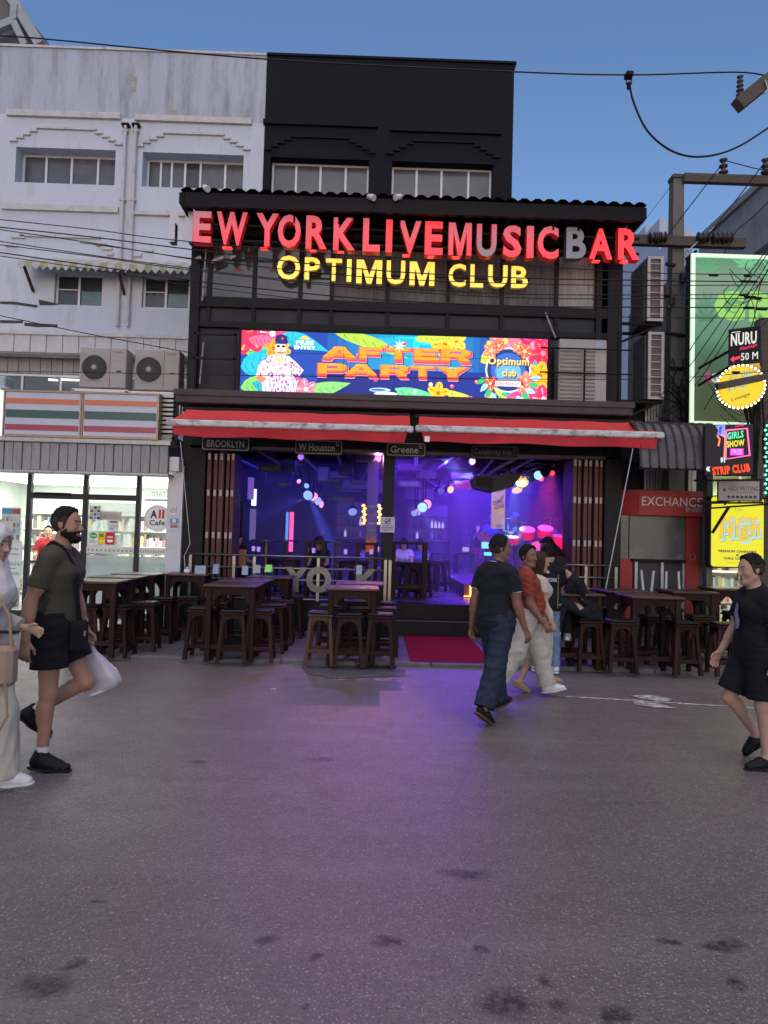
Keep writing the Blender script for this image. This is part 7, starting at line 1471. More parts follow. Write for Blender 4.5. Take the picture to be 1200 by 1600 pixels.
# ------------------------------------------------------------------ people: smooth signed-distance bodies turned into one mesh
def surface_nets(F, org, h):
    S = F < 0
    nx, ny, nz = F.shape
    c = np.zeros((nx-1, ny-1, nz-1), np.int8)
    for dx in (0,1):
        for dy in (0,1):
            for dz in (0,1): c += S[dx:nx-1+dx, dy:ny-1+dy, dz:nz-1+dz]
    cell = (c > 0) & (c < 8); idx = -np.ones(cell.shape, np.int64); ijk = np.argwhere(cell); idx[cell] = np.arange(len(ijk))
    acc = np.zeros((len(ijk), 3)); cnt = np.zeros(len(ijk))
    I, J, K = ijk.T
    for ax in range(3):
        o1, o2 = [a for a in range(3) if a != ax]
        for b1 in (0,1):
            for b2 in (0,1):
                d0 = [0,0,0]; d0[o1] = b1; d0[o2] = b2; d1 = list(d0); d1[ax] = 1
                f0 = F[I+d0[0], J+d0[1], K+d0[2]]; f1 = F[I+d1[0], J+d1[1], K+d1[2]]
                x = (f0 < 0) != (f1 < 0); t = np.where(x, f0/np.where(x, f0-f1, 1), 0)
                p = np.tile(np.array(d0, float), (len(ijk), 1)); p[:, ax] = t
                acc += np.where(x[:, None], p, 0); cnt += x
    V = (ijk+acc/np.maximum(cnt, 1)[:, None])*h+org
    faces = []
    for ax in range(3):
        o1, o2 = [a for a in range(3) if a != ax]
        sl0 = [slice(1,-1)]*3; sl0[ax] = slice(0,-1); sl1 = [slice(1,-1)]*3; sl1[ax] = slice(1,None)
        e = np.argwhere(S[tuple(sl0)] != S[tuple(sl1)])
        if not len(e): continue
        e[:, o1] += 1; e[:, o2] += 1
        def at_(a, b):
            q = e.copy(); q[:, o1] += a; q[:, o2] += b; return idx[q[:,0], q[:,1], q[:,2]]
        Q = np.stack([at_(-1,-1), at_(0,-1), at_(0,0), at_(-1,0)], 1)
        flip = S[e[:,0], e[:,1], e[:,2]] ^ (ax == 1)
        Q[~flip] = Q[~flip][:, ::-1]; faces.append(Q)
    Q = np.concatenate(faces); Q = Q[(Q >= 0).all(1)]
    return V, Q
class P:      # primitive: rounded cone a->b, optionally in a scaled frame (rows of fr are the axes, sc their scale), or an ellipsoid
    def __init__(s, a, b, ra, rb, k=.03, fr=None, sc=None, tag=''):
        s.a, s.b = np.array(a, float), np.array(b, float); s.ra, s.rb, s.k, s.fr, s.sc, s.tag = ra, rb, k, fr, sc, tag
    def inf(s, d, f=1., k=None): return P(s.a, s.b, s.ra*f+d, s.rb*f+d, s.k if k is None else k, s.fr, s.sc, s.tag)
    def bounds(s, m):
        r = max(s.ra, s.rb)*(max(s.sc) if s.sc is not None else 1)+m
        return np.minimum(s.a, s.b)-r, np.maximum(s.a, s.b)+r
    def dist(s, X):
        a, b = s.a, s.b; Y = X-a; ba = b-a; g = 1.
        if s.fr is not None:
            Y = (Y@s.fr.T)/s.sc; ba = (s.fr@ba)/s.sc; g = min(s.sc)
        L = ba@ba; t = np.clip((Y@ba)/L, 0, 1) if L > 1e-9 else np.zeros(len(Y))
        return (np.linalg.norm(Y-t[:, None]*ba, axis=1)-(s.ra+(s.rb-s.ra)*t))*g
def sdf_mesh(prims, h, cuts=(), sub=(), noise=None, mx=0.):
    lo = np.min([p.bounds(.03+mx)[0] for p in prims], 0); hi = np.max([p.bounds(.03+mx)[1] for p in prims], 0)
    n = np.ceil((hi-lo)/h).astype(int)+3; F = np.full(n, 1.0)
    ax = [lo[i]+np.arange(n[i])*h for i in range(3)]
    def region(p, m):
        l, u = p.bounds(m); i0 = np.clip(np.floor((l-lo)/h).astype(int), 0, n-1); i1 = np.clip(np.ceil((u-lo)/h).astype(int)+1, 1, n)
        sl = tuple(slice(a, b) for a, b in zip(i0, i1)); G = np.stack(np.meshgrid(*[ax[i][sl[i]] for i in range(3)], indexing='ij'), -1); return sl, G
    for p in prims:
        sl, G = region(p, p.k+2*h+.01); d = p.dist(G.reshape(-1, 3)).reshape(G.shape[:3]); f = F[sl]
        hh = np.maximum(p.k-np.abs(f-d), 0)/p.k; F[sl] = np.minimum(f, d)-hh*hh*p.k*.25
    G = None
    if cuts or noise:
        G = np.stack(np.meshgrid(*ax, indexing='ij'), -1)
        near = np.abs(F) < .08
        if noise:
            q = G[near]; F[near] += noise(q)
        for c in cuts:
            F = np.maximum(F, c(G))
    for p in sub:
        sl, G2 = region(p, 3*h); d = p.dist(G2.reshape(-1, 3)).reshape(G2.shape[:3]); F[sl] = np.maximum(F[sl], -d)
    return surface_nets(F, lo, h)
def np_mesh(name, V, Q, mats, mi=None):
    me = bpy.data.meshes.new(name); me.vertices.add(len(V)); me.vertices.foreach_set('co', V.astype(np.float32).ravel())
    me.loops.add(len(Q)*4); me.loops.foreach_set('vertex_index', Q.astype(np.int32).ravel())
    me.polygons.add(len(Q)); me.polygons.foreach_set('loop_start', np.arange(len(Q), dtype=np.int32)*4); me.polygons.foreach_set('loop_total', np.full(len(Q), 4, np.int32))
    for m in (mats if isinstance(mats, (list, tuple)) else [mats]): me.materials.append(m)
    if mi is not None: me.polygons.foreach_set('material_index', mi.astype(np.int32))
    me.polygons.foreach_set('use_smooth', np.ones(len(Q), bool)); me.update(calc_edges=True); me.validate(); return me
def folds(seed, amp, f=(9,9,26)):
    r = np.random.RandomState(seed); W = [(r.normal(size=3)*np.array(f), r.uniform(0,6.3), amp*r.uniform(.4,1)) for _ in range(6)]
    def fn(q):
        o = 0
        for w, ph, a in W: o = o+a*np.abs(np.sin(q@w+ph+.8*np.sin(q[...,2]*11+ph)))
        return o-amp*3.1
    return fn
def mat3(axis, deg):
    return np.array(Matrix.Rotation(R(deg), 3, Vector(axis)))
SKINC = {}
def skin(name, col): SKINC[name] = col; return M(name, col, .52, 0, .10, 14, .12, 220, spec=.4)
def fig(name_label, cat_group, loc, heading, H=1.72, sk=None, pose=None, hair=None, hair_mat=None, shirt=None, legs=None, shoes=None, beard=None, dress=None, h=.009, girth=1., belly=0., female=False, face=True, extra=None, seed=1, hand_grip=(0.3,0.3), base='feet'):
    """person facing +X in its own space, +Y to its left, feet on z = 0; heading is the turn about Z in degrees"""
    po = dict(lean=0, twist=0, hipL=0, hipR=0, abL=3, abR=3, kneeL=4, kneeR=4, ankL=0, ankR=0, shL=0, shR=0, saL=8, saR=8, elL=18, elR=18, rotL=0, rotR=0, hy=0, hp=0, side=0)
    po.update(pose or {}); s = H/1.75; g = girth
    up = np.array([0,0,1.]); T = mat3((0,1,0), po['lean'])@mat3((1,0,0), po['side']); Tw = mat3((0,0,1), po['twist'])@np.eye(3)
    pel = np.zeros(3)
    def sp(v): return T@Tw@np.array(v, float)*s
    J = {}
    J['waist'] = pel+T@np.array([0,0,.12])*s; J['chest'] = pel+sp((.0,0,.33)); J['neck'] = pel+sp((-.012,0,.515))
    hw = .092*(1.05 if female else 1)
    Fr = T@Tw
    prims = []; W = .9 if female else 1.
    def tor(a, b, ra, rb, sx, sy, k=.04, tag='torso'): prims.append(P(a, b, ra*s*g, rb*s*g, k, Fr.T, np.array([sx, sy, 1.]), tag))
    tor(pel+sp((-.01,0,-.01)), pel+sp((0,0,.06)), .112, .115, .88, 1.32*(1.06 if female else 1))
    tor(pel+sp((0,0,.06)), pel+sp((.005,0,.17)), .114, .104 if not female else .092, .84+belly, 1.25)
    if belly: prims.append(P(pel+sp((.06,0,.13)), pel+sp((.05,0,.22)), .12*s*g, .11*s*g, .08, None, None, 'torso'))
    tor(pel+sp((.005,0,.17)), pel+sp((.0,0,.34)), .104 if not female else .09, .128*W, .84, 1.28)
    tor(pel+sp((.0,0,.34)), pel+sp((-.01,0,.43)), .126*W, .092*W, .80, 1.45)
    prims.append(P(pel+sp((-.012,-.135*W,.452)), pel+sp((-.012,.135*W,.452)), .058*s*g, .058*s*g, .05, None, None, 'torso'))
    if female:
        for sy in (-1,1): prims.append(P(pel+sp((.085,.065*sy,.335)), pel+sp((.09,.066*sy,.33)), .058*s, .055*s, .04, None, None, 'torso'))
    else:
        for sy in (-1,1): prims.append(P(pel+sp((.06,.06*sy,.375)), pel+sp((.062,.075*sy,.37)), .062*s*g, .055*s*g, .04, None, None, 'torso'))
    for sy in (-1,1):
        prims.append(P(pel+sp((-.04,.07*sy,-.03)), pel+sp((-.045,.072*sy,-.05)), .088*s*g, .08*s*g, .05, None, None, 'torso'))
        prims.append(P(pel+sp((-.02,.02*sy,.53)), pel+sp((-.02,.13*sy,.475)), .036*s*g, .035*s*g, .04, None, None, 'neck'))
    # head
    nb = J['neck']; Hr = Fr@mat3((0,0,1), po['hy'])@mat3((0,1,0), po['hp']); nk = nb+T@np.array([.012,0,.03])*s
    hc = nb+Fr@np.array([.025,0,.115])*s+Hr@np.array([.015,0,.055])*s
    prims.append(P(nb-Fr@np.array([0,0,.03])*s, nb+(hc-nb)*.62, .060*s*(g**.5)*(.85 if female else 1), .054*s*(.85 if female else 1), .03, None, None, 'neck'))
    hs = s**.5
    def hd(v): return hc+Hr@np.array(v, float)*hs
    def hp_(a, b, ra, rb, k=.02, sc=None, tag='head'): prims.append(P(hd(a), hd(b), ra*hs, rb*hs, k, Hr.T if sc is not None else None, np.array(sc) if sc is not None else None, tag))
    hp_((-.012,0,.035), (.0,0,.028), .088, .086, .02, (1.08,.88,1.03))                     # skull
    hp_((.022,0,-.03), (.045,0,-.085), .064, .038, .03, (1,.90,1))                    # face to chin
    hp_((.062,0,-.10), (.064,0,-.102), .022, .021, .018)                                # chin
    for sy in (-1,1):
        hp_((.0,.052*sy,-.055), (.045,.03*sy,-.095), .022, .016, .025)                 # jaw line
        hp_((.052,.036*sy,-.022), (.05,.04*sy,-.028), .022, .02, .02)                    # cheek
        hp_((.074,.014*sy,.026), (.066,.044*sy,.024), .010, .009, .012)                 # brow
        hp_((-.008,.078*sy,.012), (-.012,.079*sy,-.022), .017, .010, .006, (1.0,.45,1))  # ear
        hp_((-.018,.082*sy,.014), (-.018,.083*sy,-.01), .012, .009, .004, (1.0,.45,1))
    hp_((.082,0,.012), (.104,0,-.028), .009, .0135, .012, None)                          # nose
    for sy in (-1,1): hp_((.092,.011*sy,-.032), (.086,.014*sy,-.033), .0085, .007, .006)
    hp_((.082,-.017,-.062), (.082,.017,-.062), .006, .006, .005, None, 'lip'); hp_((.080,-.013,-.072), (.080,.013,-.072), .0065, .0065, .005, None, 'lip')
    # legs
    feet = []
    legp = {}
    for sd, sy in (('L',1),('R',-1)):
        hip = pel+np.array([0, hw*sy*s, -.03*s]); A = mat3((0,1,0), -po['hip'+sd])@mat3((1,0,0), po['ab'+sd]*sy)
        B = A@mat3((0,1,0), po['knee'+sd]); C = B@mat3((0,1,0), po['ank'+sd])
        kn = hip+A@np.array([0,0,-.425])*s; an = kn+B@np.array([0,0,-.41])*s
        toe = an+C@np.array([.175,0,-.055])*s; heel = an+C@np.array([-.045,0,-.05])*s; ball = an+C@np.array([.12,.0,-.055])*s
        legp[sd] = (hip, kn, an, heel, ball, toe, A, B, C)
        gg = g*(1.03 if female else 1)
        prims.append(P(hip, kn, .083*s*gg, .053*s*gg, .035, None, None, 'thigh'+sd)); prims.append(P(kn, an, .049*s*gg, .034*s*gg, .02, None, None, 'shin'+sd))
        prims.append(P(kn+B@np.array([-.02,0,-.09])*s, kn+B@np.array([-.022,0,-.17])*s, .046*s*gg, .036*s*gg, .03, None, None, 'shin'+sd))
        prims.append(P(kn+B@np.array([.022,0,.01])*s, kn+B@np.array([.02,0,-.02])*s, .036*s*gg, .03*s*gg, .03, None, None, 'shin'+sd))
        prims.append(P(an, ball, .035*s, .026*s, .02, None, None, 'foot'+sd)); prims.append(P(heel+C@np.array([.01,0,.012])*s, ball, .028*s, .030*s, .02, C.T, np.array([1,1.15,.85]), 'foot'+sd)); prims.append(P(ball, toe, .030*s, .018*s, .015, C.T, np.array([1,1.35,.7]), 'foot'+sd))
        feet += [heel[2]-.034*s, toe[2]-.02*s, ball[2]-.034*s]
    # arms
    armp = {}
    for sd, sy in (('L',1),('R',-1)):
        sh = pel+sp((-.012,.185*sy*(.93 if female else 1.02)*(.5+.5*g),.445))
        A = Fr@mat3((0,0,1), po['rot'+sd]*sy*-1)@mat3((1,0,0), po['sa'+sd]*sy)@mat3((0,1,0), -po['sh'+sd]) if True else None
        el = sh+A@np.array([0,0,-.285])*s; B = A@mat3((0,1,0), -po['el'+sd]); wr = el+B@np.array([0,0,-.25])*s
        armp[sd] = (sh, el, wr, A, B); ag = (g**.7)*(.82 if female else 1)
        prims.append(P(sh, el, .051*s*ag, .040*s*ag, .03, None, None, 'upper'+sd)); prims.append(P(el, wr, .041*s*ag, .027*s*ag, .015, None, None, 'fore'+sd))
        prims.append(P(el+B@np.array([0,0,-.04])*s, el+B@np.array([0,0,-.10])*s, .042*s*ag, .038*s*ag, .02, None, None, 'fore'+sd))
        prims.append(P(sh+A@np.array([.01,0,-.10])*s, sh+A@np.array([.012,0,-.18])*s, .045*s*ag, .042*s*ag, .03, None, None, 'upper'+sd))
        # hand: palm faces the thigh; fingers curl towards +X of the hand turned inwards
        hsz = s*(.9 if female else 1.); Hd = B@mat3((0,0,1), 0)
        def hn(v): return wr+Hd@np.array([v[0], v[1]*sy, v[2]])*hsz
        prims.append(P(hn((0,0,-.01)), hn((.004,0,-.085)), .026*hsz, .030*hsz, .012, Hd.T, np.array([1.25,.52,1]), 'hand'+sd))
        cu = hand_grip[0 if sd == 'L' else 1]
        for f, (ox, ln) in enumerate(((.033,.070),(.012,.080),(-.010,.074),(-.030,.058))):
            ca = cu*(1+.15*f)
            d1 = np.array([.05*(1.5-f)*.4, -math.sin(ca*.9), -math.cos(ca*.9)]); d2 = np.array([0, -math.sin(ca*2.1), -math.cos(ca*2.1)]); d3 = np.array([0, -math.sin(ca*3.0), -math.cos(ca*3.0)])
            p0 = np.array([ox, 0, -.088]); p1 = p0+d1*ln*.48; p2 = p1+d2*ln*.30; p3 = p2+d3*ln*.25
            prims.append(P(hn(p0), hn(p1), .0105*hsz, .0098*hsz, .003, None, None, 'hand'+sd)); prims.append(P(hn(p1), hn(p2), .0098*hsz, .0092*hsz, .003, None, None, 'hand'+sd)); prims.append(P(hn(p2), hn(p3), .0092*hsz, .008*hsz, .003, None, None, 'hand'+sd))
        prims.append(P(hn((.026,-.004,-.022)), hn((.056,-.014,-.058)), .0125*hsz, .0105*hsz, .008, None, None, 'hand'+sd)); prims.append(P(hn((.056,-.014,-.058)), hn((.062,-.026,-.088)), .0105*hsz, .0085*hsz, .005, None, None, 'hand'+sd))
    zmin = min(feet) if base == 'feet' else base
    root = thing('person', name_label, 'person', loc, cat_group); root.rotation_euler = (0,0,R(heading))
    off = np.array([0,0,-zmin])
    def make(name, pr, mats, hh, parent=root, cuts=(), noise=None, matf=None, sub=()):
        V, Q = sdf_mesh(pr, hh, cuts, sub, noise); mi = None
        if matf is not None: mi = matf(V[Q].mean(1))
        me = np_mesh(name, V+off, Q, mats, mi); return obj_of(name, me, parent)
    sk = sk or skin('tan_skin', (.42,.24,.16)); lip = M('lip_of_'+sk.name, tuple(a*b for a, b in zip(SKINC.get(sk.name, (.4,.2,.15)), (.85,.55,.52))), .4, 0, .1)
    lips = [p for p in prims if p.tag == 'lip']
    def lipf(C):
        d = np.min([p.dist(C) for p in lips], 0); return (d < .0012).astype(int)
    sockets = [P(hd((.088,.031*sy,.006)), hd((.088,.034*sy,.006)), .0105*hs, .0105*hs, .01) for sy in (-1,1)] if face else []
    body = make('body', prims, [sk, lip], h, matf=lipf, sub=sockets)
    info = dict(J=J, leg=legp, arm=armp, hd=hd, Hr=Hr, hs=hs, s=s, off=off, root=root, Fr=Fr, sp=sp, make=make, prims=prims, g=g)
    if face:
        for sy in (-1,1):
            c = hd((.0735,.032*sy,.005)); m = MB(); bm = bmesh.new(); bmesh.ops.create_uvsphere(bm, u_segments=10, v_segments=8, radius=.0112*hs)
            ax = Vector(Hr@np.array([1,.12*sy,0])).normalized()
            for v in bm.verts: v.co = v.co
            vs = [(Vector(c)+v.co+Vector(off)) for v in bm.verts]; bm.verts.index_update()
            fs = [[v.index for v in f.verts] for f in bm.faces]; m.add(vs, fs)
            m.m = [1 if (f.calc_center_median().normalized().dot(ax) > .80) else 0 for f in bm.faces]; bm.free()
            me = m.mesh('eye', [M('eye_white', (.40,.36,.34), .3, 0, 0), M('dark_iris', (.02,.013,.01), .15, 0, 0)], smooth=True); obj_of('eye', me, root)
            bpr = [P(hd((.0865,.014*sy,.0285)), hd((.0745,.046*sy,.033)), .0068*hs, .0052*hs, .004)]
            make('eyebrow', bpr, hair_mat or M('black_hair', (.012,.01,.009), .6, 0, .3, 40, .6, 300), .0035)
    hm = hair_mat or M('black_hair', (.012,.01,.009), .55, 0, .35, 60, .8, 260)
    rough = folds(seed+3, .003, (60,60,60))
    HeadI = [p for p in prims if p.tag == 'head'][:1]
    def hl(G): return (G-hd((0,0,0)))@Hr/hs         # to head-local
    if hair in ('short','crop','fade'):
        up_ = {'short':.020, 'crop':.011, 'fade':.013}[hair]
        pr = [HeadI[0].inf({'fade':.0085,'crop':.0085}.get(hair,.0095))]
        if hair != 'crop': q_ = .086 if hair == 'fade' else .093; pr += [P(hd((.048,0,q_)), hd((-.03,0,q_+.008)), .030*hs, .038*hs, .04), P(hd((.045,.032,q_-.006)), hd((.045,-.032,q_-.006)), .024*hs, .024*hs, .03)]
        def cut(G):
            q = hl(G); x, y, z = q[...,0], q[...,1], q[...,2]
            front = x-.078+np.maximum(0, .058-z)*1.2; front2 = np.where(np.abs(y) > .05, x-.032-.5*np.maximum(0,z-.02), front); side = (-.045-z)+np.maximum(0, x-.0)*2.6
            return np.maximum(np.maximum(front2, side), -.08-z)*.7
        stub = M('cropped_side_hair', (.05,.032,.024), .7, 0, .4, 90, .5, 300)
        def hairf(C): q = hl(C); return ((q[:,2] < {'fade':.052,'crop':.03}.get(hair, .022)+.012*np.sin(q[:,0]*90)) & (np.abs(q[:,1])+np.maximum(0,-q[:,0])*.6 > .045)).astype(int)
        make('hair', pr, [hm, stub], .0055 if h < .0095 else h*.8, cuts=[cut], noise=folds(seed+3, .0045, (110,110,110)), matf=hairf)
    elif hair in ('long','bob'):
        ln = .34 if hair == 'long' else .17
        pr = [HeadI[0].inf(.014), P(hd((-.05,0,.03)), hd((-.075,0,-ln)), .078*hs, .06*hs, .04, Hr.T, np.array([.8,1.15,1]))]
        for sy in (-1,1): pr.append(P(hd((.0,.075*sy,.03)), hd((-.02,.085*sy,-ln*.8)), .03*hs, .026*hs, .03))
        def cut(G):
            q = hl(G); x, y, z = q[...,0], q[...,1], q[...,2]
            return np.where(z < .07, np.maximum(x-.03, np.where(np.abs(y) < .06, x-.02, -1)), x-.085+.0*z)*.7
        make('hair', pr, hm, .007 if h < .0095 else h*.8, cuts=[cut], noise=rough)
    elif hair == 'curly':
        pr = [HeadI[0].inf(.022), P(hd((.03,0,.11)), hd((-.06,0,.08)), .05*hs, .06*hs, .04), P(hd((-.07,0,.04)), hd((-.08,0,-.02)), .05*hs, .04*hs, .04)]
        def cut(G):
            q = hl(G); x, y, z = q[...,0], q[...,1], q[...,2]; return np.maximum(x-.075+np.maximum(0,.06-z)*1.2, (-.05-z)+np.maximum(0,x)*2)*.7
        make('hair', pr, hm, .006, cuts=[cut], noise=folds(seed, .010, (70,70,70)))
    elif hair == 'hat' or hair == 'cap':
        cm_ = hair_mat
        pr = [HeadI[0].inf(.014)]
        def cut(G): q = hl(G); return (.045-q[...,2])*.8
        o = make('cap', pr+[P(hd((.0,0,.06)), hd((.0,0,.10)), .085*hs, .075*hs, .02)], cm_, .009, cuts=[cut])
        br = [P(hd((.09,0,.05)), hd((.13,0,.045)), .06*hs, .05*hs, .01, Hr.T, np.array([1,1.1,.16]))] if hair == 'cap' else [P(hd((.0,0,.05)), hd((.0,.001,.05)), .15*hs, .15*hs, .01, Hr.T, np.array([1,1,.1]))]
        make('brim', br, cm_, .008)
    if beard:
        pr = [p.inf(.0045) for p in prims if p.tag == 'head'][1:5]+[P(hd((.03,.055*sy,-.05)), hd((.066,.02*sy,-.098)), .018*hs, .018*hs, .02) for sy in (-1,1)]+[P(hd((.088,-.02,-.045)), hd((.088,.02,-.045)), .0085*hs, .0085*hs, .01)]
        def cut(G):
            q = hl(G); x, y, z = q[...,0], q[...,1], q[...,2]
            lipsd = .021-np.sqrt((x-.088)**2*.5+(y*.75)**2+((z+.066)*1.5)**2)
            return np.maximum(np.maximum(z+.046-np.where(x < .03, .05, 0)*np.clip((.045-x)/.03,0,1)-np.where((x > .07) & (z < -.038), .006, 0), -.018-x), lipsd*1.0)
        make('beard', pr, hm, .005, cuts=[cut], noise=folds(seed, .0015, (90,90,90)))
    # clothes
    tors = [p for p in prims if p.tag == 'torso']
    if shirt:
        sm = shirt['mat']; sl = shirt.get('sleeve', .62); loose = shirt.get('loose', .016); hem = shirt.get('hem', -.06)
        pr = [p.inf(loose, k=.05) for p in tors]+[p.inf(loose*.7, k=.04) for p in prims if p.tag == 'neck']
        pr.append(P(pel+sp((.0,0,hem+.02)), pel+sp((.0,0,.12)), .122*s*g+loose, .118*s*g+loose, .05, Fr.T, np.array([.92+belly*.8, 1.28, 1.])))
        pr.append(P(pel+sp((-.02,-.1*W,.47)), pel+sp((-.02,.1*W,.47)), .045*s*g+loose*.5, .045*s*g+loose*.5, .05))
        cuts = []
        hemp = pel+sp((0,0,hem)); hn_ = Fr@np.array([0,0,1.])
        cuts_t = lambda G: (hemp-G)@hn_ if False else -((G-hemp)@hn_)
        nkp = pel+sp((.012,0,shirt.get('neck', .545))); nn = Fr@np.array([.42,0,.9]); nn = nn/np.linalg.norm(nn)
        cuts_n = lambda G: (G-nkp)@nn
        make('shirt', pr+[q for sd in 'LR' for q in sleeve_prims(info, sd, sl, loose)], shirt.get('mats', sm), max(.008, h*.95), cuts=[cuts_t, cuts_n]+[sleeve_cut(info, sd, sl, loose) for sd in 'LR'], noise=folds(seed+11, 1.0*shirt.get('fold', .0035), (11,11,20)), matf=shirt.get('matf') and (lambda C: shirt['matf'](C, info)))
    if legs:
        lm = legs['mat']; lo_ = legs.get('loose', .012); ln = legs.get('len', 1.95)
        pr = [p.inf(lo_, k=.04) for p in tors[:2]]+[p.inf(lo_, k=.05) for p in tors if p.a[2] < pel[2]+.0]
        wz = legs.get('waist', .10)
        for sd in 'LR':
            hip, kn, an, *_ = legp[sd]; A, B = legp[sd][6], legp[sd][7]; w = legs.get('w', (.090,.066,.060))
            if ln <= 1: pr.append(P(hip, hip+(kn-hip)*ln, w[0]*s*g+lo_, w[1]*s*g+lo_, .045))
            else:
                pr.append(P(hip, kn, w[0]*s*g+lo_*.6, w[1]*s*g+lo_*.6, .045)); e = kn+(an-kn)*(ln-1); pr.append(P(kn, e, w[1]*s*g+lo_*.6, w[2]*s*g+lo_*.6, .04))
        wp = pel+sp((0,0,wz)); hn_ = Fr@np.array([0,0,1.])
        def endcut(G):
            o = np.full(G.shape[:-1], -1.)
            D = []
            for sd in 'LR':
                hip, kn, an, *_ = legp[sd]
                if ln <= 1: e = hip+(kn-hip)*ln; d = (kn-hip)
                else: e = kn+(an-kn)*(ln-1); d = (an-kn)
                d = d/np.linalg.norm(d); ax_ = np.linalg.norm((G-e)-((G-e)@d)[...,None]*d, axis=-1)
                D.append(np.where(ax_ < .16*s, (G-e)@d, -1.))
            other = legs.get('nocross'); return np.maximum(D[0], D[1])
        make(legs.get('name', 'trousers'), pr, legs.get('mats', lm), max(.008, h*.95), cuts=[lambda G: np.where(np.linalg.norm((G-wp)-((G-wp)@hn_)[...,None]*hn_, axis=-1) < .24*s, (G-wp)@hn_, -1.) if abs(po['hipL']) > 60 else (G-wp)@hn_, endcut], noise=folds(seed+5, .75*legs.get('fold', .004), (12,12,20)), matf=legs.get('matf') and (lambda C: legs['matf'](C, info)))
    if dress:
        lo_ = dress.get('loose', .02); bot = dress.get('bot', -.80)*s
        a = (legp['L'][2]+legp['R'][2])/2; spread = np.linalg.norm(legp['L'][2]-legp['R'][2])/2
        pr = [p.inf(lo_, k=.05) for p in tors]+[p.inf(lo_+.012, k=.05) for p in prims if p.tag[:5] in ('thigh',)]+[P(pel+np.array([0,0,.0]), np.array([a[0],a[1],pel[2]+bot]), .15*s*g, dress.get('w', .19)*s, .08, np.eye(3), np.array([1+spread*1.2, 1.1, 1.]))]
        pr += [q for sd in 'LR' for q in sleeve_prims(info, sd, dress.get('sleeve', 1.9), lo_+.006)]
        nkp = pel+sp((.012,0,.512)); nn = Fr@np.array([.42,0,.9])
        make('dress', pr, dress['mat'], max(.009, h), cuts=[lambda G: (pel[2]+bot)-G[...,2], lambda G: (G-nkp)@nn]+[sleeve_cut(info, sd, dress.get('sleeve', 1.9)) for sd in 'LR'], noise=folds(seed+2, dress.get('fold', .006), (26,26,5)))
    if shoes:
        for sd in 'LR':
            hip, kn, an, heel, ball, toe, A, B, C = legp[sd]; up_ = C@np.array([0,0,1.])
            c = lambda v: an+C@np.array(v, float)*s
            low = shoes.get('low', False)
            pr = [P(c((-.035,0,-.035)), c((.06,0,-.045)), .040*s, .040*s, .02, C.T, np.array([1,1.,1.])), P(c((.05,0,-.045)), c((.165,0,-.058)), .043*s, .032*s, .02, C.T, np.array([1,1.12,.85]))]
            if not low: pr += [P(c((-.012,0,-.02)), c((-.008,0,.018)), .047*s, .045*s, .02), P(c((.0,0,-.012)), c((.11,0,-.046)), .046*s, .037*s, .02)]
            else: pr.append(P(c((.05,0,-.030)), c((.13,0,-.05)), .043*s, .036*s, .02))
            bot = an+C@np.array([0,0,-.088])*s
            sub = [P(c((-.01,0,.02)), c((-.004,0,.06)), .036*s, .04*s, .01)] if not low else []
            sh_ = make('shoe', pr, shoes['mat'], .006 if h < .0095 else .01, cuts=[lambda G: -((G-bot)@up_)-.0], sub=sub, noise=folds(seed, .0012, (60,60,60)))
            so = [P(c((-.04,0,-.078)), c((.05,0,-.080)), .047*s, .044*s, .012, C.T, np.array([1,.95,.30])), P(c((.05,0,-.080)), c((.170,0,-.078)), .047*s, .040*s, .012, C.T, np.array([1,1.05,.30]))]
            make('sole', so, shoes.get('sole', shoes['mat']), .006 if h < .0095 else .01, parent=sh_)
    if extra: extra(info)
    return root, info
def sleeve_prims(info, sd, sl, loose):
    sh, el, wr, A, B = info['arm'][sd]; s, g = info['s'], info['g']**.6
    if sl <= 1: return [P(sh, sh+(el-sh)*sl, .054*s*g+loose*.6, .052*s*g+loose*1.1, .03)]
    return [P(sh, el, .054*s*g+loose*.6, .045*s*g+loose*.9, .03), P(el, el+(wr-el)*(sl-1), .044*s*g+loose*.9, .036*s*g+loose*.9, .02)]
def sleeve_cut(info, sd, sl, loose=.016):
    tp = [p.inf(loose) for p in info['prims'] if p.tag == 'torso']
    sh, el, wr, A, B = info['arm'][sd]
    if sl <= 1: e = sh+(el-sh)*sl; d = el-sh
    else: e = el+(wr-el)*(sl-1); d = wr-el
    d = d/np.linalg.norm(d); s = info['s']
    def f(G):
        q = (G-e)@d; r = np.linalg.norm((G-e)-q[...,None]*d, axis=-1); o = np.where(r < .10*s, q, -1.)
        near = (o > -.03)
        if near.any():
            pts = G[near]; td = np.min([p.dist(pts) for p in tp], 0); o[near] = np.where(td > .012, o[near], -1.)
        return o
    return f
def strip_on(info, pts, w, th, mat, name, parent=None, n=1):
    m = MB(); P_ = [Vector(p)+Vector(info['off']) for p in pts]
    for a, b in zip(P_, P_[1:]): m.bar(a, b, w, th)
    me = m.mesh(name, mat); return obj_of(name, me, parent or info['root'])
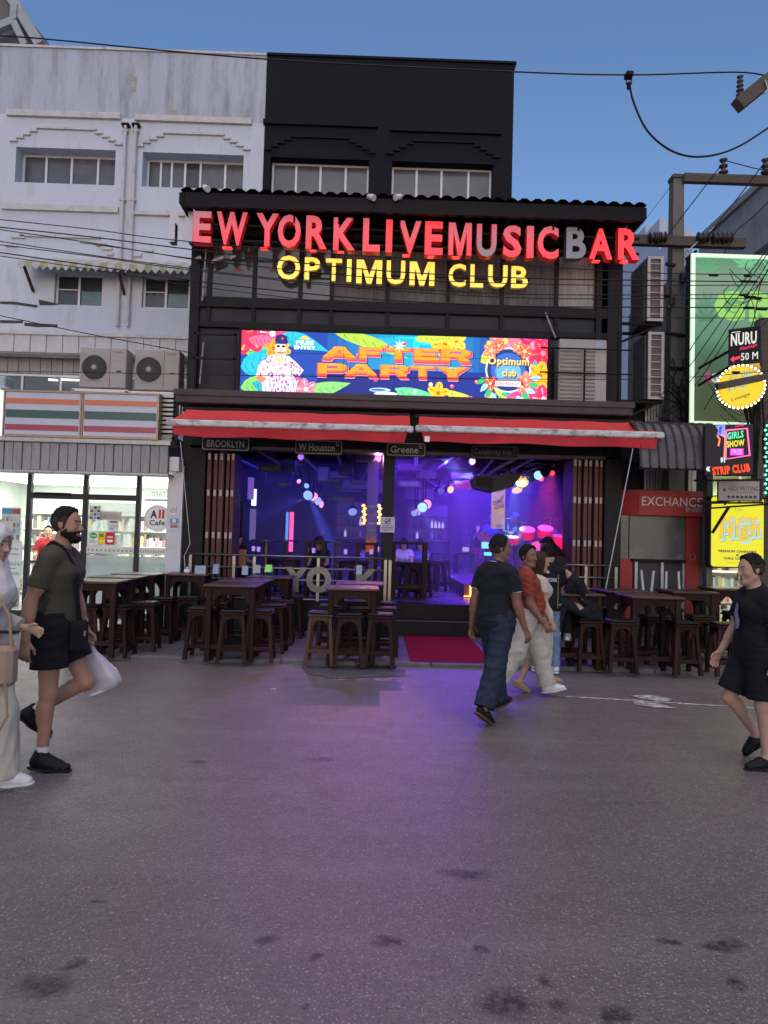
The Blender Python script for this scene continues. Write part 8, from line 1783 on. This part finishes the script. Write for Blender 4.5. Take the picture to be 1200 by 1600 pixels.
# ------------------------------------------------------------------ people in the street
SK_A = skin('warm_olive_skin', (.36,.19,.125)); SK_B = skin('brown_skin', (.20,.10,.065)); SK_C = skin('light_tan_skin', (.42,.25,.17)); SK_D = skin('pale_skin', (.50,.32,.23))
def cloth(n, c, sc=9, var=.15): return M(n, c, .9, 0, var, sc, .25, 320, spec=.2)
C_olive = cloth('olive_cotton', (.062,.058,.042)); C_black = cloth('black_cotton', (.010,.010,.012)); C_blackp = cloth('black_pique', (.014,.016,.02)); C_jean = cloth('dark_denim', (.022,.030,.050), 14, .35); C_jeanl = cloth('light_denim', (.13,.20,.30), 14, .3); C_rust = cloth('rust_red_cotton', (.24,.045,.030)); C_cream = cloth('cream_twill', (.45,.42,.37)); C_beige = cloth('beige_linen', (.50,.45,.38)); C_hij = cloth('pale_grey_scarf', (.60,.57,.55)); C_white = cloth('white_leather', (.60,.60,.60), 9, .06); C_tan = cloth('tan_leather', (.30,.22,.15)); C_dark = cloth('charcoal_trouser', (.016,.017,.022)); C_sole = cloth('brown_sole', (.13,.075,.045)); C_blkshoe = M('black_shoe', (.012,.012,.013), .5, 0, .2, 12, .2, 120); C_grey = cloth('grey_cotton', (.20,.20,.21))
def gpos(px, py, z=0): p = on_z(px, py, z); return (p.x, p.y, z)
def X_strap(i):
    sp, J, off = i['sp'], i['J'], i['off']; pts = [sp((-.085,-.09,.50)),sp((-.03,-.095,.565)),sp((.045,-.10,.53)),sp((.105,-.085,.43)),sp((.142,-.06,.30)),sp((.145,-.02,.15)),sp((.155,.01,.03))]
    strip_on(i, pts, .012, .036, C_black, 'strap')
    c = Vector(sp((.165,-.01,-.05)))+Vector(off); m = MB(); m.bbox(c.x-.05,c.x+.05,c.y-.08,c.y+.06,c.z-.13,c.z+.09,b=.02); obj_of('pouch', m.mesh('pouch', C_black), i['root'])
    m = MB(); m.bbox(c.x+.035,c.x+.06,c.y-.05,c.y-.02,c.z-.02,c.z+.02,b=.006); obj_of('buckle', m.mesh('buckle', M('steel_buckle',(.5,.5,.5),.3,.9,0)), i['root'])
gp = gpos(78,1194)
r1, i1 = fig('bearded man in olive t-shirt and black shorts walking with a plastic bag', None, gp, 2, 1.84, SK_A, dict(lean=2,hipL=24,kneeL=82,ankL=-22,hipR=2,kneeR=4,ankR=2,shL=9,elL=8,saL=8,shR=-13,elR=14,saR=10,hy=-4,hp=-4), 'fade', None, dict(mat=C_olive,sleeve=.66,loose=.010,hem=-.07,fold=.004), dict(mat=C_black,len=.60,name='shorts',w=(.100,.100,.104),loose=.014), dict(mat=C_blkshoe), beard=True, h=.0075, girth=1.06, seed=3, hand_grip=(.9,.45), extra=X_strap)
def socks(i, col=C_white):
    for sd in 'LR':
        hip, kn, an, heel, ball, toe, A, B, C_ = i['leg'][sd]; s = i['s']; i['make']('sock', [P(an+B@np.array([0,0,.055])*s, an+C_@np.array([0,0,-.02])*s, .040*s, .041*s, .02)], col, .007)
socks(i1)
# plastic carrier bag in his far hand
wr = i1['arm']['L'][2]; Bm = i1['arm']['L'][4]; hp = Matrix.Rotation(R(2),3,'Z') @ (Vector(wr+Bm@np.array([0,0,-.10])*i1['s'])+Vector(i1['off'])); hp = hp+Vector(gp)
M_plas = M('white_plastic_film', (.72,.70,.74), .22, 0, .06, 5, .25, 14, trans=.45, stretch=(3,3,.6))
bag = thing('plastic_bag', 'translucent white plastic bag swinging from the bearded man\'s hand', 'bag', hp)
m = MB(); n = 28; rb = random.Random(2); prof = [(-.01,.0,.018,.018),(.02,-.08,.04,.026),(.06,-.17,.09,.05),(.10,-.26,.135,.065),(.125,-.33,.145,.065),(.13,-.365,.135,.055),(.13,-.372,.08,.03)]
for dx, dz, rx, ry in prof:
    for k in range(n): a = 2*math.pi*k/n; wv = 1+.07*math.sin(a*5)+.05*math.sin(a*3+dz*9); c_, s_ = math.cos(a), math.sin(a); q = abs(c_)**.6*(1 if c_ > 0 else -1); m.v.append((hp.x+dx+q*rx*wv*.9, hp.y+s_*ry*wv, hp.z+dz+q*rx*.40))
for i in range(len(prof)-1):
    for k in range(n): m.f.append((i*n+k,i*n+(k+1)%n,(i+1)*n+(k+1)%n,(i+1)*n+k)); m.m.append(0)
m.f.append(tuple((len(prof)-1)*n+k for k in range(n))); m.m.append(0); m.build('film', M_plas, bag, smooth=True)
m = MB(); c_ = hp+Vector((.125,0,-.29)); mm_ = Matrix.Rotation(R(-20),3,'Y'); bm_ = MB(); bm_.box(-.10,.10,-.045,.045,-.045,.045); m.add([c_+mm_@Vector(v) for v in bm_.v], bm_.f); m.build('carton', M('white_carton',(.6,.6,.62),.5,0,.05), bag)
# woman in beige cut by the photo edge
def W_extra(i):
    hd, hs, Hr, sp, s = i['hd'], i['hs'], i['Hr'], i['sp'], i['s']; Hd0 = [p for p in i['prims'] if p.tag == 'head'][0]; J = i['J']
    pr = [Hd0.inf(.018), P(hd((-.03,0,.0)), hd((-.04,0,-.12)), .10*hs, .11*hs, .05), P(hd((-.03,0,-.12)), J['chest']+np.array([.02,0,.04]), .11*hs, .16*s, .06), P(hd((.0,0,-.12)), hd((.03,0,-.20)), .075*hs, .09*hs, .04)]
    cut = lambda G: np.minimum(1., .066-np.sqrt(((G-hd((.10,0,-.02)))@Hr[:,1]*1.05)**2+(((G-hd((.10,0,-.02)))@Hr[:,2])*.78)**2+(np.maximum(0,.055-((G-hd((0,0,0)))@Hr[:,0]))*1.6)**2))
    i['make']('headscarf', pr, C_hij, .007, cuts=[cut], noise=folds(8,.005,(20,20,14)))
r2, i2 = fig('woman in pale headscarf and long beige clothes holding a phone', None, (on_z(-2,1268,0).x-.265, 4.42, 0), 0, 1.70, SK_D, dict(hipL=8,kneeL=4,hipR=-10,kneeR=14,shR=-36,elR=104,rotR=20,shL=-14,elL=88,hp=8,hy=-6), None, M('brown_brow',(.05,.03,.02),.6,0,.2), dict(mat=C_beige,sleeve=1.85,loose=.022,hem=-.16,fold=.006), None, dict(mat=C_white,low=True), dress=None, h=.009, female=True, seed=6, extra=W_extra)
i2['make']('skirt', [p.inf(.02) for p in i2['prims'] if p.tag == 'torso'][:2]+[p.inf(.035,k=.07) for p in i2['prims'] if p.tag[:5] == 'thigh']+[P(i2['leg'][sd][1], i2['leg'][sd][2], .105*i2['s'], .10*i2['s'], .09) for sd in 'LR'], C_beige, .010, cuts=[lambda G: G[...,2]-.12, lambda G: (-.86)-G[...,2]], noise=folds(9,.008,(22,22,4)))
wr = i2['arm']['R'][2]; ph = Vector(wr+i2['arm']['R'][4]@np.array([.02,0,-.10])*i2['s'])+Vector(i2['off'])+Vector(r2.location)
m = MB(); m.bbox(ph.x-.02,ph.x+.12,ph.y-.005,ph.y+.07,ph.z+.012,ph.z+.022,b=.004); o = m.build('phone', C_black, None, base=ph); tag(o, 'dark phone in the hand of the woman in beige', 'phone')
hb = Vector(r2.location)+Vector((.20,-.16,.86)); t = thing('handbag', 'tan leather handbag hanging at the side of the woman in beige', 'handbag', hb)
m = MB(); m.bbox(hb.x-.14,hb.x+.09,hb.y-.06,hb.y+.06,hb.z-.13,hb.z+.12,b=.03); m.build('body', C_tan, t); m = MB(); m.tube([(hb.x-.10,hb.y,hb.z+.11),(hb.x-.09,hb.y,hb.z+.34),(hb.x-.02,hb.y,hb.z+.40),(hb.x+.04,hb.y,hb.z+.30),(hb.x+.06,hb.y,hb.z+.11)],.010,6); m.build('handle', C_tan, t); m = MB(); m.tube([(hb.x+.06,hb.y-.05,hb.z-.1),(hb.x+.08,hb.y-.05,hb.z-.3),(hb.x+.02,hb.y-.05,hb.z-.42),(hb.x-.03,hb.y-.05,hb.z-.34)],.008,6); m.build('dangling_strap', C_tan, t)
# man in black polo seen from behind
def trims(i, mat, collar=True):
    if collar:
        sp = i['sp']; pts = [sp((.075*math.cos(a)-.012,.078*math.sin(a),.548-.018*math.cos(a))) for a in np.linspace(.9,2*math.pi-.9,14)]; strip_on(i, pts, .007, .007, mat, 'collar_stripe')
    for sd in 'LR':
        sh, el, wr, A, B = i['arm'][sd]; e = sh+(el-sh)*.60; r = .068*i['s']*i['g']**.6; pts = [e+A@np.array([r*math.cos(a),r*math.sin(a),0]) for a in np.linspace(0,2*math.pi,15)]; strip_on(i, pts, .006, .006, mat, 'cuff_stripe')
C_wtrim = cloth('white_stripe_cotton', (.5,.5,.5))
r3, i3 = fig('man in black polo and dark jeans walking away, seen from behind', None, gpos(772,1122), 38, 1.72, SK_B, dict(lean=1,hipL=17,kneeL=6,ankL=-2,hipR=-17,kneeR=8,ankR=8,shL=-10,elL=14,shR=6,elR=14,saL=9,saR=9,hy=-34), 'short', None, dict(mat=C_blackp,sleeve=.62,loose=.014,hem=-.10,fold=.005), dict(mat=C_jean,loose=.014,len=1.98,w=(.096,.078,.082),fold=.007), dict(mat=C_blkshoe,sole=C_sole,low=True), h=.008, girth=1.10, belly=.12, seed=12, extra=lambda i: trims(i, C_wtrim))
r4, i4 = fig('stout man in rust red shirt and cream trousers looking across the street', None, gpos(822,1090), -8, 1.64, SK_B, dict(lean=-2,hipL=20,kneeL=4,ankL=4,hipR=-18,kneeR=14,ankR=8,shL=-8,elL=16,shR=4,elR=30,saR=6,hy=-44), 'short', None, dict(mat=C_rust,sleeve=.72,loose=.010,hem=-.08,fold=.006), dict(mat=C_cream,loose=.008,len=1.98,w=(.10,.082,.086),fold=.007), dict(mat=C_white), h=.008, girth=1.14, belly=.28, seed=14)
r5, i5 = fig('woman in beige dress half hidden behind the man in rust red', None, gpos(838,1078), 5, 1.56, SK_C, dict(hipL=16,kneeL=5,hipR=-12,kneeR=14,elL=25,elR=25), 'bob', M('brown_hair',(.04,.02,.012),.5,0,.3,50,.6,260), None, None, dict(mat=C_tan,low=True), dress=dict(mat=C_beige,sleeve=.5,bot=-.62,w=.17), h=.010, female=True, seed=15)
def J_extra(i):
    sp = i['sp']; off = Vector(i['off']); mm = MB(); vs, fs, a, b, c, d = text_geo('NEW YORK', .03, 0, 0)
    for v in vs: u = (v[0]-a)/(b-a)-.5; w = (v[1]-c)/(d-c); yy = -u*.28; p = sp((-.128-.03*(1-abs(yy)/.16),yy,.30+.055*w)); mm.v.append(tuple(Vector(p)+off))
    mm.f = [tuple(f) for f in fs]; mm.m = [0]*len(fs); obj_of('lettering', mm.mesh('lettering', C_wtrim), i['root'])
    mm = MB(); p = [sp((-.15,yy,z)) for yy, z in ((.03,.42),(-.03,.42),(-.03,.45),(.03,.45))]; mm.add([tuple(Vector(q)+off) for q in p], [(0,1,2,3)]); obj_of('emblem', mm.mesh('emblem', C_wtrim), i['root'])
    for s_ in (-1,1): strip_on(i, [sp((-.135,.155*s_,.40)),sp((-.135,.15*s_,.25)),sp((-.128,.15*s_,.05)),sp((-.12,.15*s_,-.06))], .006, .006, M('gold_piping',(.35,.27,.12),.6,0,0), 'piping')
r6, i6 = fig('man in black jersey lettered New York and light jeans standing at a bar table', None, (X(852,1000,9.0),8.98,0), 78, 1.64, SK_C, dict(lean=6,hipL=4,kneeL=4,hipR=-2,kneeR=2,shL=42,elL=40,shR=42,elR=44,hp=22,hy=-10), 'curly', None, dict(mat=C_black,sleeve=.72,loose=.024,hem=-.10,fold=.005), dict(mat=C_jeanl,len=1.97,fold=.006), dict(mat=C_white), h=.009, seed=16, extra=J_extra)
def S_extra(i):
    sp = i['sp']; off = Vector(i['off']); gold = cloth('gold_print', (.45,.27,.04))
    for k in range(3):
        for s_ in (-1,1):
            z = .12+.045*k; q = [sp((-.02-.012*k,s_*.178,z)),sp((.03,s_*.182,z+.06)),sp((.035,s_*.182,z+.03)),sp((-.01,s_*.178,z-.03))]; mm = MB(); mm.add([tuple(Vector(v)+off) for v in q], [(0,1,2,3)]); obj_of('gold_stripe', mm.mesh('gold_stripe', gold), i['root'])
sx_, sy_ = X(920,940,9.12), 9.12
r7, i7 = fig('man in black and gold jersey sitting on a stool, forearms on the table', None, (sx_,sy_,0), 176, 1.68, SK_C, dict(lean=30,hipL=112,kneeL=100,ankL=6,hipR=104,kneeR=78,ankR=10,abL=8,abR=8,shL=84,elL=34,shR=78,elR=38,rotL=18,rotR=22,hp=26), 'short', None, dict(mat=C_black,sleeve=.66,loose=.02,hem=-.06,fold=.006), dict(mat=C_dark,len=1.95,fold=.006), dict(mat=C_white), h=.009, seed=17, base=-(SZ+.68+.085), extra=S_extra)
r8, i8 = fig('seated man in dark jersey facing the street behind the bar table', None, (X(884,950,9.65),9.75,0), -118, 1.66, SK_C, dict(lean=22,hipL=100,kneeL=90,hipR=94,kneeR=84,abL=10,abR=10,shL=58,elL=60,shR=60,elR=58,hp=22), 'short', None, dict(mat=C_black,sleeve=.66,loose=.02,hem=-.06), dict(mat=C_dark,len=1.95), dict(mat=C_white), h=.010, seed=18, base=-(SZ+.68+.085))
def T_extra(i):
    sp = i['sp']; off = Vector(i['off']); s_ = 1
    A = [((.122,.03),(.128,.46)),]; 
    M1 = M('violet_print',(.24,.21,.38),.7,0,.3,20); q = [(.150,.02,.18),(.152,.075,.20),(.150,.085,.26),(.150,.06,.32),(.152,.075,.38),(.150,.05,.415),(.152,.03,.37),(.153,.012,.32),(.153,.03,.25)]
    mm = MB(); mm.add([tuple(Vector(sp((x+.012,y-.03,z)))+off) for x, y, z in q], [tuple(range(9))]); obj_of('shirt_print', mm.mesh('shirt_print', M1), i['root'])
    for sd, a_ in (('L',.09),('R',-.09)):
        hip, kn = i['leg'][sd][:2]; c = hip+(kn-hip)*.42; n_ = i['leg'][sd][6]@np.array([1,0,0]); u = i['leg'][sd][6]@np.array([0,0,1]); w = i['leg'][sd][6]@np.array([0,1,0]); c = c+n_*.112*i['s']
        mm = MB(); mm.add([tuple(Vector(c+u*b+w*a)+off) for a, b in ((-.012,-.03),(.004,-.032),(.012,.0),(.02,.03),(.002,.035),(-.006,.005))], [tuple(range(6))]); obj_of('shorts_emblem', mm.mesh('shorts_emblem', C_white), i['root'])
r9, i9 = fig('man in black t-shirt and black shorts walking in dark clogs at the photo edge', None, (on_z(1172,1190,0).x,5.42,0), 182, 1.62, SK_C, dict(lean=1,hipL=0,kneeL=3,ankL=2,hipR=20,kneeR=58,ankR=4,abL=4,abR=5,shL=-10,elL=18,shR=10,elR=18,saL=8,hy=0,hp=2), 'fade', None, dict(mat=C_black,sleeve=.66,loose=.014,hem=-.09,fold=.004), dict(mat=C_black,len=.86,name='shorts',w=(.100,.098,.104),loose=.014), dict(mat=C_blkshoe,low=True), h=.0075, girth=1.05, seed=21, extra=T_extra)
# ------------------------------------------------------------------ people in the bar and the store
def seated(label, px, py, Y, head, H, sk, hair, shirt, lean=18, female=True, **kw):
    p = at(px,py,Y); s_ = H/1.75; b = -(p.z-.865*s_*math.cos(R(lean*.8))); po = dict(lean=lean,hipL=92,kneeL=90,hipR=92,kneeR=90,shL=50,elL=50,shR=46,elR=56,hp=12); po.update(kw.pop('pose',{}))
    return fig(label, None, (p.x,Y,0), head, H, sk, po, hair, None, dict(mat=shirt,sleeve=.5,loose=.014,hem=-.05), dict(mat=C_dark), None, h=.013, female=female, seed=int(px), base=b, **kw)
def standing(label, px, py, Y, head, z, sk, hair, shirt, legs, pose=None, female=False, hm=None, H=None, **kw):
    p = at(px,py,Y); H = H or (p.z-z)*1.0; return fig(label, None, (p.x,Y,z), head, H, sk, pose or {}, hair, hm, dict(mat=shirt,sleeve=.7,loose=.018,hem=-.08), dict(mat=legs), dict(mat=C_blkshoe), h=.014, female=female, seed=int(px), **kw)
seated('woman with long hair seated behind the railing, facing the street', 500,834,13.5,-90,1.60,SK_C,'long',C_black,10)
seated('dark haired woman seated in shadow beside the door leaves', 368,828,13.2,-60,1.58,SK_C,'long',C_black,14)
seated('woman in white top seated behind the entrance table', 632,837,15.0,-95,1.58,SK_D,'long',cloth('white_top',(.5,.5,.52)),12)
seated('woman in blue top seated beside the woman in white', 660,840,15.6,-110,1.56,SK_D,'long',cloth('blue_top',(.12,.18,.4)),12)
seated('person in pale blue shirt at the back counter by the pillar', 557,846,15.8,20,1.6,SK_C,'short',cloth('pale_blue_shirt',(.25,.35,.6)),16,False)
seated('woman in white collared black top leaning on the counter by the railing end', 880,834,12.95,190,1.58,SK_D,'long',C_black,26, pose=dict(shL=66,elL=40,shR=64,elR=44,hp=18))
seated('person with short hair hidden behind the leaning woman at the counter', 868,838,13.5,200,1.6,SK_C,'short',C_black,20,False)
ZS = FZ+STH
standing('singer in a short dark dress standing by a microphone on the stage', 746,821,20.2,-80,ZS,SK_D,'long',C_black,cloth('red_boots',(.35,.02,.03)),dict(shR=50,elR=90),True)
standing('guitarist in blue shirt and cap on the stage', 768,808,19.0,-95,ZS,SK_B,'cap',cloth('bright_blue_shirt',(.08,.18,.55)),C_dark,dict(shR=25,elR=80,shL=35,elL=60),False,cloth('blue_cap',(.05,.2,.5)))
standing('man in dark vest and teal hat turned sideways on the stage', 808,804,18.0,175,ZS,SK_B,'hat',cloth('teal_dark_shirt',(.04,.10,.14)),C_dark,dict(shR=40,elR=70,shL=40,elL=70,hp=10),False,cloth('teal_hat',(.05,.30,.35)))
seated('drummer in blue shirt seated behind the red drums', 857,806,18.3,-110,1.66,SK_B,'short',cloth('drummer_blue_shirt',(.10,.20,.42)),14,False)
c = on_z(762,850,FZ); gt_ = thing('guitar', 'pale electric guitar held by the man in the blue shirt', 'guitar', at(768,838,18.75)); q = gt_.location
m = MB(); m.prism([(q.x-.20+.18*math.cos(a)*(1+.15*math.cos(2*a)),q.z-.02+.14*math.sin(a)*(1-.12*math.cos(2*a))) for a in np.linspace(0,2*math.pi,17)[:-1]], q.y-.03, q.y+.02); m.build('body', M('sunburst_wood',(.35,.16,.06),.3,0,.2), gt_); m = MB(); m.bar((q.x-.1,q.y-.02,q.z),(q.x+.52,q.y-.02,q.z+.16),.05,.03); m.build('neck', M_tw, gt_)
standing('store cashier in red vest behind the counter, partly hidden by the bearded man', 76,824,13.95,-70,zf,SK_D,'short',cloth('red_vest',(.35,.03,.04)),C_dark,dict(shR=20,elR=60))
# scraps on the road
for px, py, lb in ((427,1077,'tiny white paper scrap lying on the road before the bar'),):
    p = on_z(px,py,.0); m = MB(); m.add([(p.x-.03,p.y-.012,.004),(p.x+.028,p.y-.016,.006),(p.x+.034,p.y+.014,.012),(p.x-.024,p.y+.018,.005)], [(0,1,2,3)]); m.add([(p.x-.03,p.y-.012,.003),(p.x+.028,p.y-.016,.004),(p.x+.034,p.y+.014,.010),(p.x-.024,p.y+.018,.004)], [(3,2,1,0)]); o = m.build('paper_scrap', M_alu, None, base=p); tag(o, lb, 'litter')
